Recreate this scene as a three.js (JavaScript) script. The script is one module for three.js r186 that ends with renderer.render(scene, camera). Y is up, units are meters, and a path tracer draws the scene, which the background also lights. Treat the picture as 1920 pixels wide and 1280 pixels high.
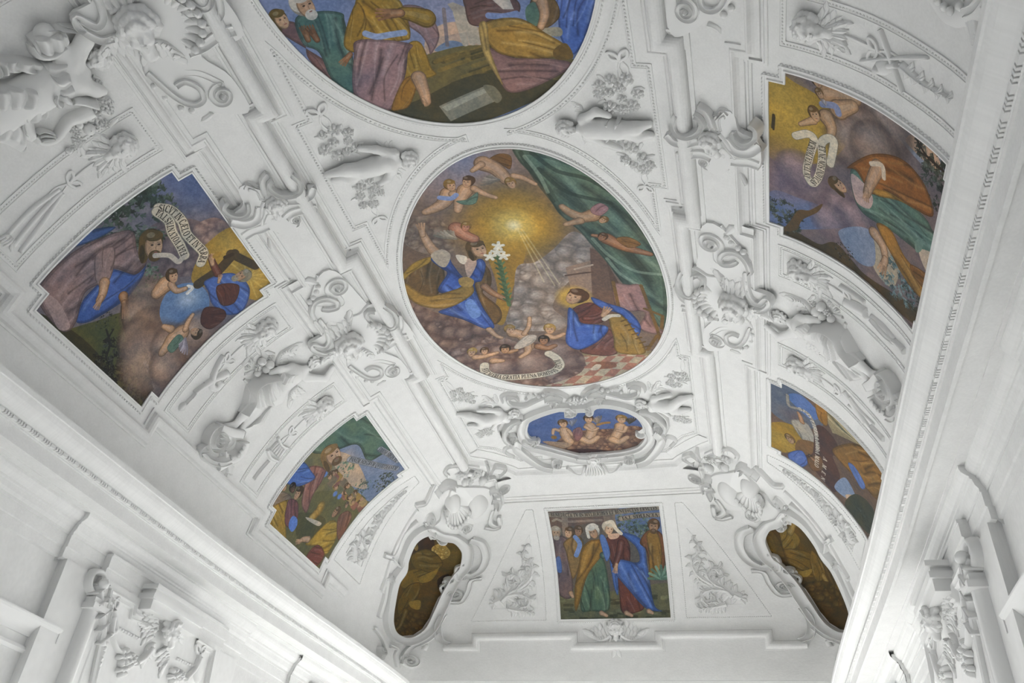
import * as THREE from 'three';
import { RectAreaLightUniformsLib } from 'three/addons/lights/RectAreaLightUniformsLib.js';
import { mergeVertices } from 'three/addons/utils/BufferGeometryUtils.js';

// ---------- camera, sky, exposure ----------
const scene = new THREE.Scene();
const camera = new THREE.PerspectiveCamera(44.53, 1.5, 0.05, 100);
camera.position.set(2.287, 1.6, 0);
camera.rotation.set(THREE.MathUtils.degToRad(36.615), THREE.MathUtils.degToRad(16.894), THREE.MathUtils.degToRad(4.715), 'YXZ');
const renderer = new THREE.WebGLRenderer({ antialias: true });
renderer.toneMapping = THREE.LinearToneMapping;
renderer.toneMappingExposure = .92;
renderer.shadowMap.enabled = true;
RectAreaLightUniformsLib.init();
scene.background = new THREE.Color(0.62, 0.72, 0.85);   // pale daylight sky outside the windows
const WINDOW_LIGHT = 21;                                // brightness of the daylight at each window

// ---------- small tools ----------
let seed = 7;
const rnd = () => { seed = (seed * 1664525 + 1013904223) >>> 0; return seed / 4294967296; };
const rr = (a, b) => a + (b - a) * rnd();
const PI = Math.PI, sin = Math.sin, cos = Math.cos, hyp = Math.hypot, abs = Math.abs, max = Math.max, min = Math.min;
const lerp = (a, b, t) => a + (b - a) * t;
const sstep = (a, b, x) => { const t = min(1, max(0, (x - a) / (b - a))); return t * t * (3 - 2 * t); };
const FLOOR = 1.6;              // the eye stands this high above the floor

// ---------- the vault as a surface ----------
const ZC = 11.65;               // where the barrel turns into the cove of the end
const KNOTS = [[0, 7.56], [.5, 7.536], [1, 7.465], [1.5, 7.345], [1.93, 7.197], [2.5, 6.93], [3, 6.627], [3.3, 6.4], [3.7, 5.97], [4, 5.46], [4.15, 5.1], [4.27, 4.55], [4.31, 4.05], [4.315, 3.7]];
const TAB = [], NT = 2048;      // profile by arc length: [half width, height, normal]
let TMAX = 0;
{
  const P = [[-KNOTS[1][0], KNOTS[1][1]], ...KNOTS, [2 * 4.315 - 4.31, 2 * 3.7 - 4.05]], pts = [];
  const mix = (a, b, ta, tb, t) => [((tb - t) * a[0] + (t - ta) * b[0]) / (tb - ta), ((tb - t) * a[1] + (t - ta) * b[1]) / (tb - ta)];
  for (let i = 1; i < P.length - 2; i++) {
    const [p0, p1, p2, p3] = P.slice(i - 1, i + 3), d = (a, b) => Math.sqrt(hyp(a[0] - b[0], a[1] - b[1]));
    const t1 = d(p0, p1), t2 = t1 + d(p1, p2), t3 = t2 + d(p2, p3);
    for (let k = 0; k < 24; k++) {
      const t = t1 + (t2 - t1) * k / 24, A1 = mix(p0, p1, 0, t1, t), A2 = mix(p1, p2, t1, t2, t), A3 = mix(p2, p3, t2, t3, t);
      pts.push(mix(mix(A1, A2, 0, t2, t), mix(A2, A3, t1, t3, t), t1, t2, t));
    }
  }
  pts.push(KNOTS[KNOTS.length - 1]);
  const S = [0];
  for (let i = 1; i < pts.length; i++) S.push(S[i - 1] + hyp(pts[i][0] - pts[i - 1][0], pts[i][1] - pts[i - 1][1]));
  TMAX = S[S.length - 1];
  for (let k = 0, j = 0; k <= NT; k++) {
    const s = TMAX * k / NT;
    while (j < S.length - 2 && S[j + 1] < s) j++;
    const f = (s - S[j]) / (S[j + 1] - S[j]);
    TAB.push([lerp(pts[j][0], pts[j + 1][0], f), lerp(pts[j][1], pts[j + 1][1], f)]);
  }
}
function prof(t) {
  t = max(-.3, t);
  const sg = t < 0 ? -1 : 1, x = abs(t) / TMAX * NT, i = min(NT - 1, Math.floor(x)), f = x - i;   // runs on straight past the spring
  return [sg * lerp(TAB[i][0], TAB[i + 1][0], f), lerp(TAB[i][1], TAB[i + 1][1], f)];
}
const tOf = (a) => { let lo = 0, hi = TMAX; for (let i = 0; i < 40; i++) { const m = (lo + hi) / 2; if (prof(m)[0] < a) lo = m; else hi = m; } return lo; };
const aEff = (x, z) => { x = abs(x); const d = max(0, -z - ZC), m = max(x, d) + 1e-9; return m * Math.pow(Math.pow(x / m, 12) + Math.pow(d / m, 12), 1 / 12); };
// charts: two coordinates in metres on the plaster -> a point; the third coordinate of a builder stands off along the normal into the room
const CH = {
  N: (t, z) => { const q = prof(abs(t)); return [Math.sign(t) * q[0], q[1] + FLOOR, z]; },          // barrel: arc from the crown, length
  E: (x, t) => { const q = prof(t); return [x, q[1] + FLOOR, -ZC - q[0]]; },                        // cove of the end: width, arc
  C: (x, z) => { const a = min(4.31, aEff(x, z)); return [x, prof(tOf(a))[1] + FLOOR, z]; },        // crown: plan coordinates
  Kl: (s, t) => hip(-1, s, t), Kr: (s, t) => hip(1, s, t),                                           // round a corner of the cove: turn, arc
  L: (z, y) => [-4.3, y, z], R: (z, y) => [4.3, y, z],                                               // the long walls
};
function hip(sx, s, t) { const ph = s / 3 + PI / 4, a = prof(t)[0], c = cos(ph), d = sin(ph), n = Math.pow(Math.pow(abs(c), 12) + Math.pow(abs(d), 12), 1 / 12); return [sx * a * c / n, prof(t)[1] + FLOOR, -ZC - a * d / n]; }
function place(chart, p, q, w) {
  const f = CH[chart], o = f(p, q);
  if (!w) return o;
  const e = .004, a = f(p + e, q), b = f(p, q + e), a0 = f(p - e, q), b0 = f(p, q - e);
  const ux = a[0] - a0[0], uy = a[1] - a0[1], uz = a[2] - a0[2], vx = b[0] - b0[0], vy = b[1] - b0[1], vz = b[2] - b0[2];
  let nx = uy * vz - uz * vy, ny = uz * vx - ux * vz, nz = ux * vy - uy * vx;
  const l = hyp(nx, ny, nz) || 1;
  let k = w / l;
  if (nx * -o[0] + ny * (4.5 - o[1]) + nz * (max(o[2], -9) - o[2]) < 0) k = -k;   // towards the middle of the room
  return [o[0] + nx * k, o[1] + ny * k, o[2] + nz * k];
}

// ---------- materials ----------
function noiseTexture(n, f, repeat, srgb) {
  const data = new Uint8Array(n * n * 4), s0 = seed; seed = 99;
  const lay = [4, 9, 23, 64, 160].map((m) => { const g = new Float32Array(m * m); for (let i = 0; i < m * m; i++) g[i] = rnd(); return [m, g]; });
  for (let y = 0; y < n; y++) for (let x = 0; x < n; x++) {
    const v = lay.map(([m, g]) => { const u = x / n * m, w = y / n * m, i = Math.floor(u), j = Math.floor(w), a = u - i, b = w - j, q = (p, r) => g[(p % m) + (r % m) * m]; return lerp(lerp(q(i, j), q(i + 1, j), a), lerp(q(i, j + 1), q(i + 1, j + 1), a), b); });
    const c = f(v), o = (x + y * n) * 4;
    data[o] = c[0]; data[o + 1] = c[1]; data[o + 2] = c[2]; data[o + 3] = 255;
  }
  seed = s0;
  const t = new THREE.DataTexture(data, n, n); t.wrapS = t.wrapT = THREE.RepeatWrapping; t.magFilter = THREE.LinearFilter; t.repeat.set(repeat, repeat);
  if (srgb) t.colorSpace = THREE.SRGBColorSpace;
  t.needsUpdate = true; return t;
}
const grain = noiseTexture(512, (v) => { const c = 236 + (v[0] - .5) * 5 + (v[2] - .5) * 5 + (v[4] - .5) * 6; return [c, c, c - 2]; }, .5, true);
const rough = noiseTexture(512, (v) => { const c = 128 + (v[1] - .5) * 60 + (v[3] - .5) * 60 + (v[4] - .5) * 60; return [c, c, c]; }, .8);
const M = {
  plaster: new THREE.MeshStandardMaterial({ map: grain, bumpMap: rough, bumpScale: .003, roughness: .82 }),
  stucco: new THREE.MeshStandardMaterial({ color: new THREE.Color(.835, .835, .82), roughness: .78 }),
  glass: new THREE.MeshStandardMaterial({ color: 0xffffff, emissive: 0xeaf2ff, emissiveIntensity: 1.2, roughness: .5 }),
  floor: new THREE.MeshStandardMaterial({ map: grain, color: new THREE.Color(.66, .66, .655), roughness: .6 }),
  wood: new THREE.MeshStandardMaterial({ color: new THREE.Color(.5, .48, .45), roughness: .6 }),
};

// ---------- objects ----------
const taken = {};
const numbered = (n) => { const k = taken[n] = (taken[n] ?? -1) + 1; return k ? n + '_' + String(k).padStart(3, '0') : n; };
function put(o) { o.traverse((c) => { if (c.isMesh) c.castShadow = c.receiveShadow = true; }); scene.add(o); return o; }
function thing(name, label, category, at, group) {
  const o = new THREE.Group(); o.name = numbered(name); o.position.set(...at); o.userData = { label, category };
  if (group) o.userData.group = group;
  scene.add(o); return o;
}
// a structural mesh of the building
function struct(name, geo, label, category, mat = M.plaster) { const m = new THREE.Mesh(geo, mat); m.name = name; m.userData = { kind: 'structure', label, category }; return put(m); }
function part(parent, name, geo, mat = M.stucco, extra) {
  const m = new THREE.Mesh(geo, mat); m.name = name; m.castShadow = m.receiveShadow = true; if (extra) Object.assign(m.userData, extra);
  let p = [0, 0, 0]; for (let o = parent; o && o !== scene; o = o.parent) p = [p[0] + o.position.x, p[1] + o.position.y, p[2] + o.position.z];
  geo.translate(-p[0], -p[1], -p[2]);
  parent.add(m); return m;
}

// ---------- builder: shapes drawn on a chart ----------
class B {
  constructor(chart, o = {}) { this.chart = chart; this.P = []; this.I = []; this.U = []; this.o = o; this.T = [1, 0, 0, 1, 0, 0]; this.lift = 0; this.ws = 1; this.mp = o.mp ?? 1; }
  // local frame: origin, turn (radians), scale, mirrored
  at(p, q, rot = 0, sc = 1, mir = 1) { const c = cos(rot) * sc, s = sin(rot) * sc; this.T = [c * mir, s * mir, -s, c, p, q]; this.ws = sc; return this; }
  // unit frame from a foot point and a head point: v runs from foot to head
  fr(O, U, mir = 1) { const x = U[0] - O[0], y = U[1] - O[1]; this.T = [mir * y, -mir * x, x, y, O[0], O[1]]; this.ws = hyp(x, y); return this; }
  id() { this.T = [1, 0, 0, 1, 0, 0]; this.ws = 1; return this; }
  v(u, v, w) { const T = this.T; this.P.push(this.mp * (T[0] * u + T[2] * v + T[4]), T[1] * u + T[3] * v + T[5], w * this.ws + this.lift); return this.P.length / 3 - 1; }
  tri(a, b, c) { this.I.push(a, b, c); }
  quad(a, b, c, d) { this.I.push(a, b, c, a, c, d); }
  // half ellipsoid
  dome(u, v, ru, rv = ru, h = ru, rot = 0, n = 10, m = 3, base = -.012) {
    const c = cos(rot), s = sin(rot), rows = [];
    for (let j = 0; j < m; j++) { const a = PI / 2 * j / m, r = cos(a), row = []; for (let i = 0; i < n; i++) { const f = 2 * PI * i / n, x = cos(f) * ru * r, y = sin(f) * rv * r; row.push(this.v(u + x * c - y * s, v + x * s + y * c, j ? h * sin(a) : base)); } rows.push(row); }
    const top = this.v(u, v, h);
    for (let j = 0; j < m; j++) for (let i = 0; i < n; i++) { const k = (i + 1) % n; if (j < m - 1) this.quad(rows[j][i], rows[j][k], rows[j + 1][k], rows[j + 1][i]); else this.tri(rows[j][i], rows[j][k], top); }
    return this;
  }
  // a ball standing off the surface
  ball(u, v, w, r, n = 8, m = 5, ry = r, rw = r) {
    const rows = [];
    for (let j = 0; j <= m; j++) { const a = PI * j / m - PI / 2, row = []; for (let i = 0; i < n; i++) { const f = 2 * PI * i / n; row.push(this.v(u + cos(f) * cos(a) * r, v + sin(f) * cos(a) * ry, w + sin(a) * rw)); } rows.push(row); }
    for (let j = 0; j < m; j++) for (let i = 0; i < n; i++) { const k = (i + 1) % n; this.quad(rows[j][i], rows[j][k], rows[j + 1][k], rows[j + 1][i]); }
    return this;
  }
  // sweep a section along a path; width, height, lift are numbers or functions of 0..1
  sweep(path, width, height, sec = SEC.round, o = {}) {
    const q = o.raw ? path : smooth(path, o.step ?? .03, o.closed), n = q.length, W = fn(width), Hh = fn(height), L = fn(o.lift ?? 0), rows = [];
    let tot = 0; const acc = [0];
    for (let i = 1; i < n; i++) acc.push(tot += hyp(q[i][0] - q[i - 1][0], q[i][1] - q[i - 1][1]));
    for (let i = 0; i < n; i++) {
      const a = q[o.closed ? (i - 1 + n) % n : max(0, i - 1)], b = q[o.closed ? (i + 1) % n : min(n - 1, i + 1)], l = hyp(b[0] - a[0], b[1] - a[1]) || 1, nx = -(b[1] - a[1]) / l, ny = (b[0] - a[0]) / l, f = tot ? acc[i] / tot : 0;
      const w = W(f) / 2, h = Hh(f), e = L(f);
      rows.push(sec.map(([s, k]) => this.v(q[i][0] + nx * s * w, q[i][1] + ny * s * w, k < 0 ? -.012 : e + k * h)));
    }
    const m = sec.length;
    for (let i = 0; i < (o.closed ? n : n - 1); i++) for (let j = 0; j < m - 1; j++) { const r = rows[i], s = rows[(i + 1) % n]; this.quad(r[j], r[j + 1], s[j + 1], s[j]); }
    if (!o.closed) for (const r of [rows[0], rows[n - 1]]) for (let j = 1; j < m - 1; j++) this.tri(r[0], r[j], r[j + 1]);
    return this;
  }
  // straight moulding with mitred corners; section in metres [offset, stand-off]
  mould(path, sec, closed, step = .12) {
    const q = []; const n0 = path.length;
    for (let i = 0; i < n0; i++) {
      const a = path[i], last = !closed && i === n0 - 1;
      const pr = path[(i - 1 + n0) % n0], nx = path[(i + 1) % n0];
      const d = (u, v) => { const l = hyp(v[0] - u[0], v[1] - u[1]) || 1; return [(v[0] - u[0]) / l, (v[1] - u[1]) / l]; };
      let d1 = i || closed ? d(pr, a) : d(a, nx), d2 = last ? d1 : d(a, nx);
      if (!closed && i === 0) d1 = d2;
      const m = [-(d1[1] + d2[1]), d1[0] + d2[0]], ml = hyp(...m) || 1, k = 1 / max(.35, (m[0] * -d1[1] + m[1] * d1[0]) / ml);
      q.push([a[0], a[1], m[0] / ml * k, m[1] / ml * k]);
      if (!last) { const l = hyp(nx[0] - a[0], nx[1] - a[1]), c = Math.ceil(l / step); for (let j = 1; j < c; j++) q.push([lerp(a[0], nx[0], j / c), lerp(a[1], nx[1], j / c), -d2[1], d2[0]]); }
    }
    // duplicate section points for crisp arrises
    const rows = q.map((p) => sec.flatMap(([s, w], j) => { const a = () => this.v(p[0] + p[2] * s, p[1] + p[3] * s, w); return j && j < sec.length - 1 ? [a(), a()] : [a()]; }));
    const n = q.length, m = rows[0].length;
    for (let i = 0; i < (closed ? n : n - 1); i++) for (let j = 0; j < m - 1; j += 2) { const r = rows[i], s = rows[(i + 1) % n]; this.quad(r[j], r[j + 1], s[j + 1], s[j]); }
    return this;
  }
  // beads along a polyline
  beads(path, r = .013, gap = .034, long = 1.25) {
    for (let i = 0; i < path.length - 1; i++) {
      const [a, b] = [path[i], path[i + 1]], l = hyp(b[0] - a[0], b[1] - a[1]), n = max(1, Math.round(l / gap)), rot = Math.atan2(b[1] - a[1], b[0] - a[0]);
      for (let k = 0; k < n; k++) this.dome(lerp(a[0], b[0], (k + .5) / n), lerp(a[1], b[1], (k + .5) / n), r * long, r, r, rot, 6, 2);
    }
    return this;
  }
  // flat or bevelled plate from an outline
  plate(pts, w1, o = {}) {
    const w0 = o.w0 ?? -.01, sh = pts.map((p) => new THREE.Vector2(...p)), holes = (o.holes ?? []).map((h) => h.map((p) => new THREE.Vector2(...p)));
    let tris = THREE.ShapeUtils.triangulateShape(sh, holes), vs = [...sh, ...holes.flat()].map((p) => [p.x, p.y]);
    for (let k = 0; k < (o.split ?? 0); k++) {
      const mid = new Map(), out = [], m = (a, b) => { const key = a < b ? a * 1e6 + b : b * 1e6 + a; if (!mid.has(key)) { mid.set(key, vs.length); vs.push([(vs[a][0] + vs[b][0]) / 2, (vs[a][1] + vs[b][1]) / 2]); } return mid.get(key); };
      for (const [a, b, c] of tris) { const x = m(a, b), y = m(b, c), z = m(c, a); out.push([a, x, z], [x, b, y], [z, y, c], [x, y, z]); }
      tris = out;
    }
    const top = vs.map((p) => this.v(p[0], p[1], w1));
    for (const [a, b, c] of tris) this.tri(top[a], top[b], top[c]);
    if (!o.flat) for (const ring of [pts, ...(o.holes ?? [])]) { const n = ring.length; for (let i = 0; i < n; i++) { const a = ring[i], b = ring[(i + 1) % n], k = 1 << (o.split ?? 0); for (let j = 0; j < k; j++) { const p = (f) => [lerp(a[0], b[0], f), lerp(a[1], b[1], f)], [c, d] = [p(j / k), p((j + 1) / k)]; this.quad(this.v(...c, w0), this.v(...d, w0), this.v(...d, w1), this.v(...c, w1)); } } }
    return this;
  }
  mesh(V, F, f) { const k = this.P.length / 3; for (const p of V) { const q = f ? f(p) : p; this.v(q[0], q[1], q[2]); } for (const t of F) this.I.push(t[0] + k, t[1] + k, t[2] + k); return this; }
  geo() {
    const n = this.P.length / 3, pos = new Float32Array(n * 3), uv = new Float32Array(n * 2), box = this.o.box;
    for (let i = 0; i < n; i++) {
      const p = this.P[3 * i], q = this.P[3 * i + 1], r = place(this.chart, p, q, this.P[3 * i + 2] * (this.o.flat ?? 1));
      pos.set(r, 3 * i);
      if (box) { uv[2 * i] = (p - box[0]) / (box[2] - box[0]); uv[2 * i + 1] = (q - box[1]) / (box[3] - box[1]); } else { uv[2 * i] = p; uv[2 * i + 1] = q; }
    }
    const g = new THREE.BufferGeometry();
    g.setAttribute('position', new THREE.BufferAttribute(pos, 3)); g.setAttribute('uv', new THREE.BufferAttribute(uv, 2)); g.setIndex(this.I); g.computeVertexNormals();
    return g;
  }
}
const fn = (f) => (typeof f === 'function' ? f : () => f);
const SEC = {
  round: [0, 1, 2, 3, 4, 5, 6].reduce((a, i) => { const t = PI * i / 6; a.push([-cos(t), i % 6 ? sin(t) : -1]); return a; }, []),
  strap: [[-1, -1], [-1, .8], [-.88, 1], [-.72, 1], [-.6, .72], [0, .6], [.6, .72], [.72, 1], [.88, 1], [1, .8], [1, -1]],
  flat: [[-1, -1], [-1, .7], [-.8, 1], [.8, 1], [1, .7], [1, -1]],
  leaf: [[-1, -1], [-.9, .25], [-.45, .75], [-.1, .7], [0, 1], [.1, .7], [.45, .75], [.9, .25], [1, -1]],
  fold: [[-1, -1], [-.75, .45], [-.4, .82], [-.12, .98], [.12, .98], [.4, .82], [.75, .45], [1, -1]],
  cove: [[-1, -1], [-1, 1], [-.8, 1], [-.5, .45], [0, .25], [.5, .45], [.8, 1], [1, 1], [1, -1]],
};
// pairs [x, y, x, y ...] -> points
const pairs = (a) => { const o = []; for (let i = 0; i < a.length; i += 2) o.push([a[i], a[i + 1]]); return o; };
// Catmull-Rom through points, resampled
function smooth(pts, step = .03, closed) {
  if (typeof pts[0] === 'number') pts = pairs(pts);
  const n = pts.length, out = [], g = (i) => closed ? pts[(i + n) % n] : pts[min(n - 1, max(0, i))];
  for (let i = 0; i < (closed ? n : n - 1); i++) {
    const [p0, p1, p2, p3] = [g(i - 1), g(i), g(i + 1), g(i + 2)], k = max(2, Math.ceil(hyp(p2[0] - p1[0], p2[1] - p1[1]) / step));
    for (let j = 0; j < k; j++) { const t = j / k, t2 = t * t, t3 = t2 * t; out.push([0, 1].map((c) => .5 * (2 * p1[c] + (p2[c] - p0[c]) * t + (2 * p0[c] - 5 * p1[c] + 4 * p2[c] - p3[c]) * t2 + (3 * p1[c] - p0[c] - 3 * p2[c] + p3[c]) * t3))); }
  }
  if (!closed) out.push(pts[n - 1]);
  return out;
}
const mirrorX = (pts) => pts.map(([x, y]) => [-x, y]);
// surface of a distance field (naive surface nets)
function nets(sdf, lo, hi, cell) {
  const n = [0, 1, 2].map((i) => Math.ceil((hi[i] - lo[i]) / cell) + 1), [a, b, c] = n, val = new Float32Array(a * b * c), id = new Int32Array(a * b * c).fill(-1), V = [], F = [];
  for (let z = 0, k = 0; z < c; z++) for (let y = 0; y < b; y++) for (let x = 0; x < a; x++, k++) val[k] = sdf(lo[0] + x * cell, lo[1] + y * cell, lo[2] + z * cell);
  const at = (x, y, z) => x + a * (y + b * z), E = [[0, 1], [0, 2], [0, 4], [1, 3], [1, 5], [2, 3], [2, 6], [3, 7], [4, 5], [4, 6], [5, 7], [6, 7]];
  for (let z = 0; z < c - 1; z++) for (let y = 0; y < b - 1; y++) for (let x = 0; x < a - 1; x++) {
    const v = [], k0 = at(x, y, z); let m = 0;
    for (let i = 0; i < 8; i++) { const q = val[at(x + (i & 1), y + (i >> 1 & 1), z + (i >> 2))]; v.push(q); if (q < 0) m |= 1 << i; }
    if (m === 0 || m === 255) continue;
    let px = 0, py = 0, pz = 0, cnt = 0;
    for (const [i, j] of E) if ((v[i] < 0) !== (v[j] < 0)) { const t = v[i] / (v[i] - v[j]); px += lerp(i & 1, j & 1, t); py += lerp(i >> 1 & 1, j >> 1 & 1, t); pz += lerp(i >> 2, j >> 2, t); cnt++; }
    id[k0] = V.length; V.push([lo[0] + (x + px / cnt) * cell, lo[1] + (y + py / cnt) * cell, lo[2] + (z + pz / cnt) * cell]);
  }
  for (let z = 1; z < c - 1; z++) for (let y = 1; y < b - 1; y++) for (let x = 1; x < a - 1; x++) {
    const s = val[at(x, y, z)] < 0;
    const f = (p, q, r, t, o) => { if (p < 0 || q < 0 || r < 0 || t < 0) return; if (o) F.push([p, q, r], [p, r, t]); else F.push([p, r, q], [p, t, r]); };
    if (s !== val[at(x + 1, y, z)] < 0) f(id[at(x, y - 1, z - 1)], id[at(x, y, z - 1)], id[at(x, y, z)], id[at(x, y - 1, z)], s);
    if (s !== val[at(x, y + 1, z)] < 0) f(id[at(x - 1, y, z - 1)], id[at(x - 1, y, z)], id[at(x, y, z)], id[at(x, y, z - 1)], s);
    if (s !== val[at(x, y, z + 1)] < 0) f(id[at(x - 1, y - 1, z)], id[at(x, y - 1, z)], id[at(x, y, z)], id[at(x - 1, y, z)], s);
  }
  return [V, F];
}

// ---------- the vault ----------
const ZN = 7, ZE = -ZC - 4.315, WALL = 4.3;
{
  const b = new B('N'), T = [], nz = 60;
  for (let i = -60; i <= 60; i++) T.push(TMAX * i / 60);
  const rows = [];
  for (let j = 0; j <= nz; j++) rows.push(T.map((t) => b.v(t || 1e-6, lerp(ZN, -ZC, j / nz), 0)));
  for (let j = 0; j < nz; j++) for (let i = 0; i < 120; i++) b.quad(rows[j][i], rows[j][i + 1], rows[j + 1][i + 1], rows[j + 1][i]);
  const g1 = b.geo();
  const b2 = new B('Kl'), fans = [];
  for (const sx of [-1, 1]) {
    const c = new B(sx < 0 ? 'Kl' : 'Kr'), rw = [], na = 60, nt = 60;
    for (let i = 0; i <= na; i++) { const ph = PI / 2 * i / na, row = []; for (let k = 0; k <= nt; k++) row.push(c.v((ph - PI / 4) * 3, TMAX * k / nt, 0)); rw.push(row); }
    for (let i = 0; i < na; i++) for (let k = 0; k < nt; k++) c.quad(rw[i][k], rw[i + 1][k], rw[i + 1][k + 1], rw[i][k + 1]);
    fans.push(c.geo());
  }
  const merged = merge([g1, ...fans]);
  // a skin 12 cm behind closes the vault to the sky
  struct('ceiling', merged, 'white plastered barrel vault with a coved end over the chapel', 'vault');
}
function merge(gs) {
  let n = 0, m = 0; for (const g of gs) { n += g.attributes.position.count; m += g.index.count; }
  const P = new Float32Array(n * 3), Nn = new Float32Array(n * 3), U = new Float32Array(n * 2), I = new Uint32Array(m); let a = 0, c = 0;
  for (const g of gs) { P.set(g.attributes.position.array, a * 3); Nn.set(g.attributes.normal.array, a * 3); U.set(g.attributes.uv.array, a * 2); for (let i = 0; i < g.index.count; i++) I[c++] = g.index.array[i] + a; a += g.attributes.position.count; }
  const r = new THREE.BufferGeometry(); r.setAttribute('position', new THREE.BufferAttribute(P, 3)); r.setAttribute('normal', new THREE.BufferAttribute(Nn, 3)); r.setAttribute('uv', new THREE.BufferAttribute(U, 2)); r.setIndex(new THREE.BufferAttribute(I, 1)); return r;
}
// ---------- walls, floor, windows ----------
const TH = .45, SPRING = 3.7 + FLOOR;
const bxg = (x0, x1, y0, y1, z0, z1) => { const g = new THREE.BoxGeometry(x1 - x0, y1 - y0, z1 - z0); g.translate((x0 + x1) / 2, (y0 + y1) / 2, (z0 + z1) / 2); return g; };
const WINZ = [-10.87, -5.9, -.93, 4.04], WW = .75, WY0 = .9, WY1 = 3.3;   // windows of the long walls
struct('floor', bxg(-WALL - TH, WALL + TH, -.2, 0, ZE - TH, ZN + TH), 'pale stone floor of the chapel', 'floor', M.floor);
function wallWith(name, label, holes, map) {   // a wall along u with window holes, u0..u1 by y
  const gs = [], us = [holes.u0, ...holes.list.flatMap((h) => [h[0], h[1]]), holes.u1];
  for (let i = 0; i < us.length - 1; i++) {
    const h = i % 2 ? holes.list[(i - 1) / 2] : null;
    if (!h) gs.push(map(us[i], us[i + 1], 0, SPRING + .6)); else { gs.push(map(us[i], us[i + 1], 0, h[2])); gs.push(map(us[i], us[i + 1], h[3], SPRING + .6)); }
  }
  return struct(name, merge(gs.map((g) => g)), label, 'wall');
}
const zh = [...WINZ].map((z) => [z - WW, z + WW, WY0, WY1]);
wallWith('wall_left', 'white plastered side wall below the cornice, left of the nave', { u0: ZE - TH, u1: ZN + TH, list: zh }, (a, b, c, d) => bxg(-WALL - TH, -WALL, c, d, a, b));
wallWith('wall_right', 'white plastered side wall below the cornice, right of the nave', { u0: ZE - TH, u1: ZN + TH, list: zh }, (a, b, c, d) => bxg(WALL, WALL + TH, c, d, a, b));
wallWith('wall_end', 'white plastered end wall under the coved end of the vault', { u0: -WALL - TH, u1: WALL + TH, list: [[-1.6, 1.6, 1, 4.4]] }, (a, b, c, d) => bxg(a, b, c, d, ZE - TH, ZE));
wallWith('wall_back', 'white plastered back wall behind the viewer with a tall window', { u0: -WALL - TH, u1: WALL + TH, list: [[-1.2, 1.2, 3, 5]] }, (a, b, c, d) => bxg(a, b, c, d, ZN, ZN + TH));
struct('wall_gable', bxg(-WALL - TH, WALL + TH, SPRING + .6, 9.6, ZN, ZN + TH), 'white plastered gable closing the near end of the vault', 'wall');
{ // roof over the vault, so that daylight comes only through the windows
  struct('roof', merge([bxg(-WALL - TH, WALL + TH, 9.45, 9.6, ZE - TH, ZN + TH), bxg(-WALL - TH, -WALL - TH + .1, SPRING, 9.5, ZE - TH, ZN + TH), bxg(WALL + TH - .1, WALL + TH, SPRING, 9.5, ZE - TH, ZN + TH), bxg(-WALL - TH, WALL + TH, SPRING, 9.5, ZE - TH, ZE - TH + .1)]), 'roof above the vault', 'roof');
}
let winNo = 0;
function windowAt(cx, cy, cz, w, h, turn, power = 1) {   // pane of old cloudy glass in a wooden frame, daylight behind it
  const g = new THREE.Group(); g.name = 'window_' + (++winNo); g.position.set(cx, cy, cz); g.rotation.y = turn; g.userData = { kind: 'structure', label: 'tall window of cloudy glass in a grey wooden frame', category: 'window' };
  const pane = new THREE.Mesh(new THREE.BoxGeometry(w, h, .02), M.glass); pane.name = 'pane'; g.add(pane);
  for (let i = 0; i <= 3; i++) { const m = new THREE.Mesh(new THREE.BoxGeometry(.05, h, .05), M.wood); m.name = 'mullion'; m.position.set(lerp(-w / 2, w / 2, i / 3), 0, .03); g.add(m); }
  for (let i = 0; i <= 4; i++) { const m = new THREE.Mesh(new THREE.BoxGeometry(w, .05, .05), M.wood); m.name = 'glazing_bar'; m.position.set(0, lerp(-h / 2, h / 2, i / 4), .03); g.add(m); }
  put(g);
  const l = new THREE.RectAreaLight(new THREE.Color(.985, .99, 1), WINDOW_LIGHT * power, w - .1, h - .1); l.name = 'window_light';
  l.position.set(cx + sin(turn) * .08, cy, cz + cos(turn) * .08); l.rotation.set(-1.3, turn + PI, 0, 'YXZ'); l.castShadow = true; scene.add(l);   // skylight slants down into the room
}
for (const z of WINZ) for (const s of [-1, 1]) windowAt(s * (WALL + .3), (WY0 + WY1) / 2, z, WW * 2, WY1 - WY0, -s * PI / 2, z < -8 ? 1.7 : z < -3 ? .6 : .1);
windowAt(0, 2.7, ZE - .3, 3.2, 3.4, 0, 1.6);
windowAt(0, 4, ZN + .3, 2.4, 2, PI, .15);

// ---------- cornice all round ----------
let trimNo = 0;
const trimName = () => 'trim_' + (++trimNo);
// section as [half width, height above the eye]; the walls draw in a little towards the far end
const CORN = [[4.36, 4.0], [3.73, 3.87], [3.7, 3.86], [3.7, 3.805], [3.715, 3.8], [3.722, 3.775], [3.735, 3.745], [3.758, 3.715], [3.785, 3.69], [3.806, 3.665], [3.82, 3.64], [3.82, 3.63], [3.845, 3.628], [3.845, 3.59], [3.85, 3.585], [3.85, 3.572], [3.868, 3.57], [3.868, 3.432], [3.9, 3.43], [3.9, 3.44], [4.06, 3.44], [4.06, 3.43], [4.14, 3.428], [4.14, 3.4], [4.15, 3.37], [4.18, 3.34], [4.2, 3.33], [4.2, 3.31], [4.215, 3.3], [4.225, 3.25], [4.245, 3.22], [4.245, 3.19], [4.255, 3.19], [4.255, 3.07], [4.27, 3.06], [4.27, 2.96], [4.31, 2.95]];
const pull = (z) => .1 * sstep(-8, -15, z);
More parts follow.
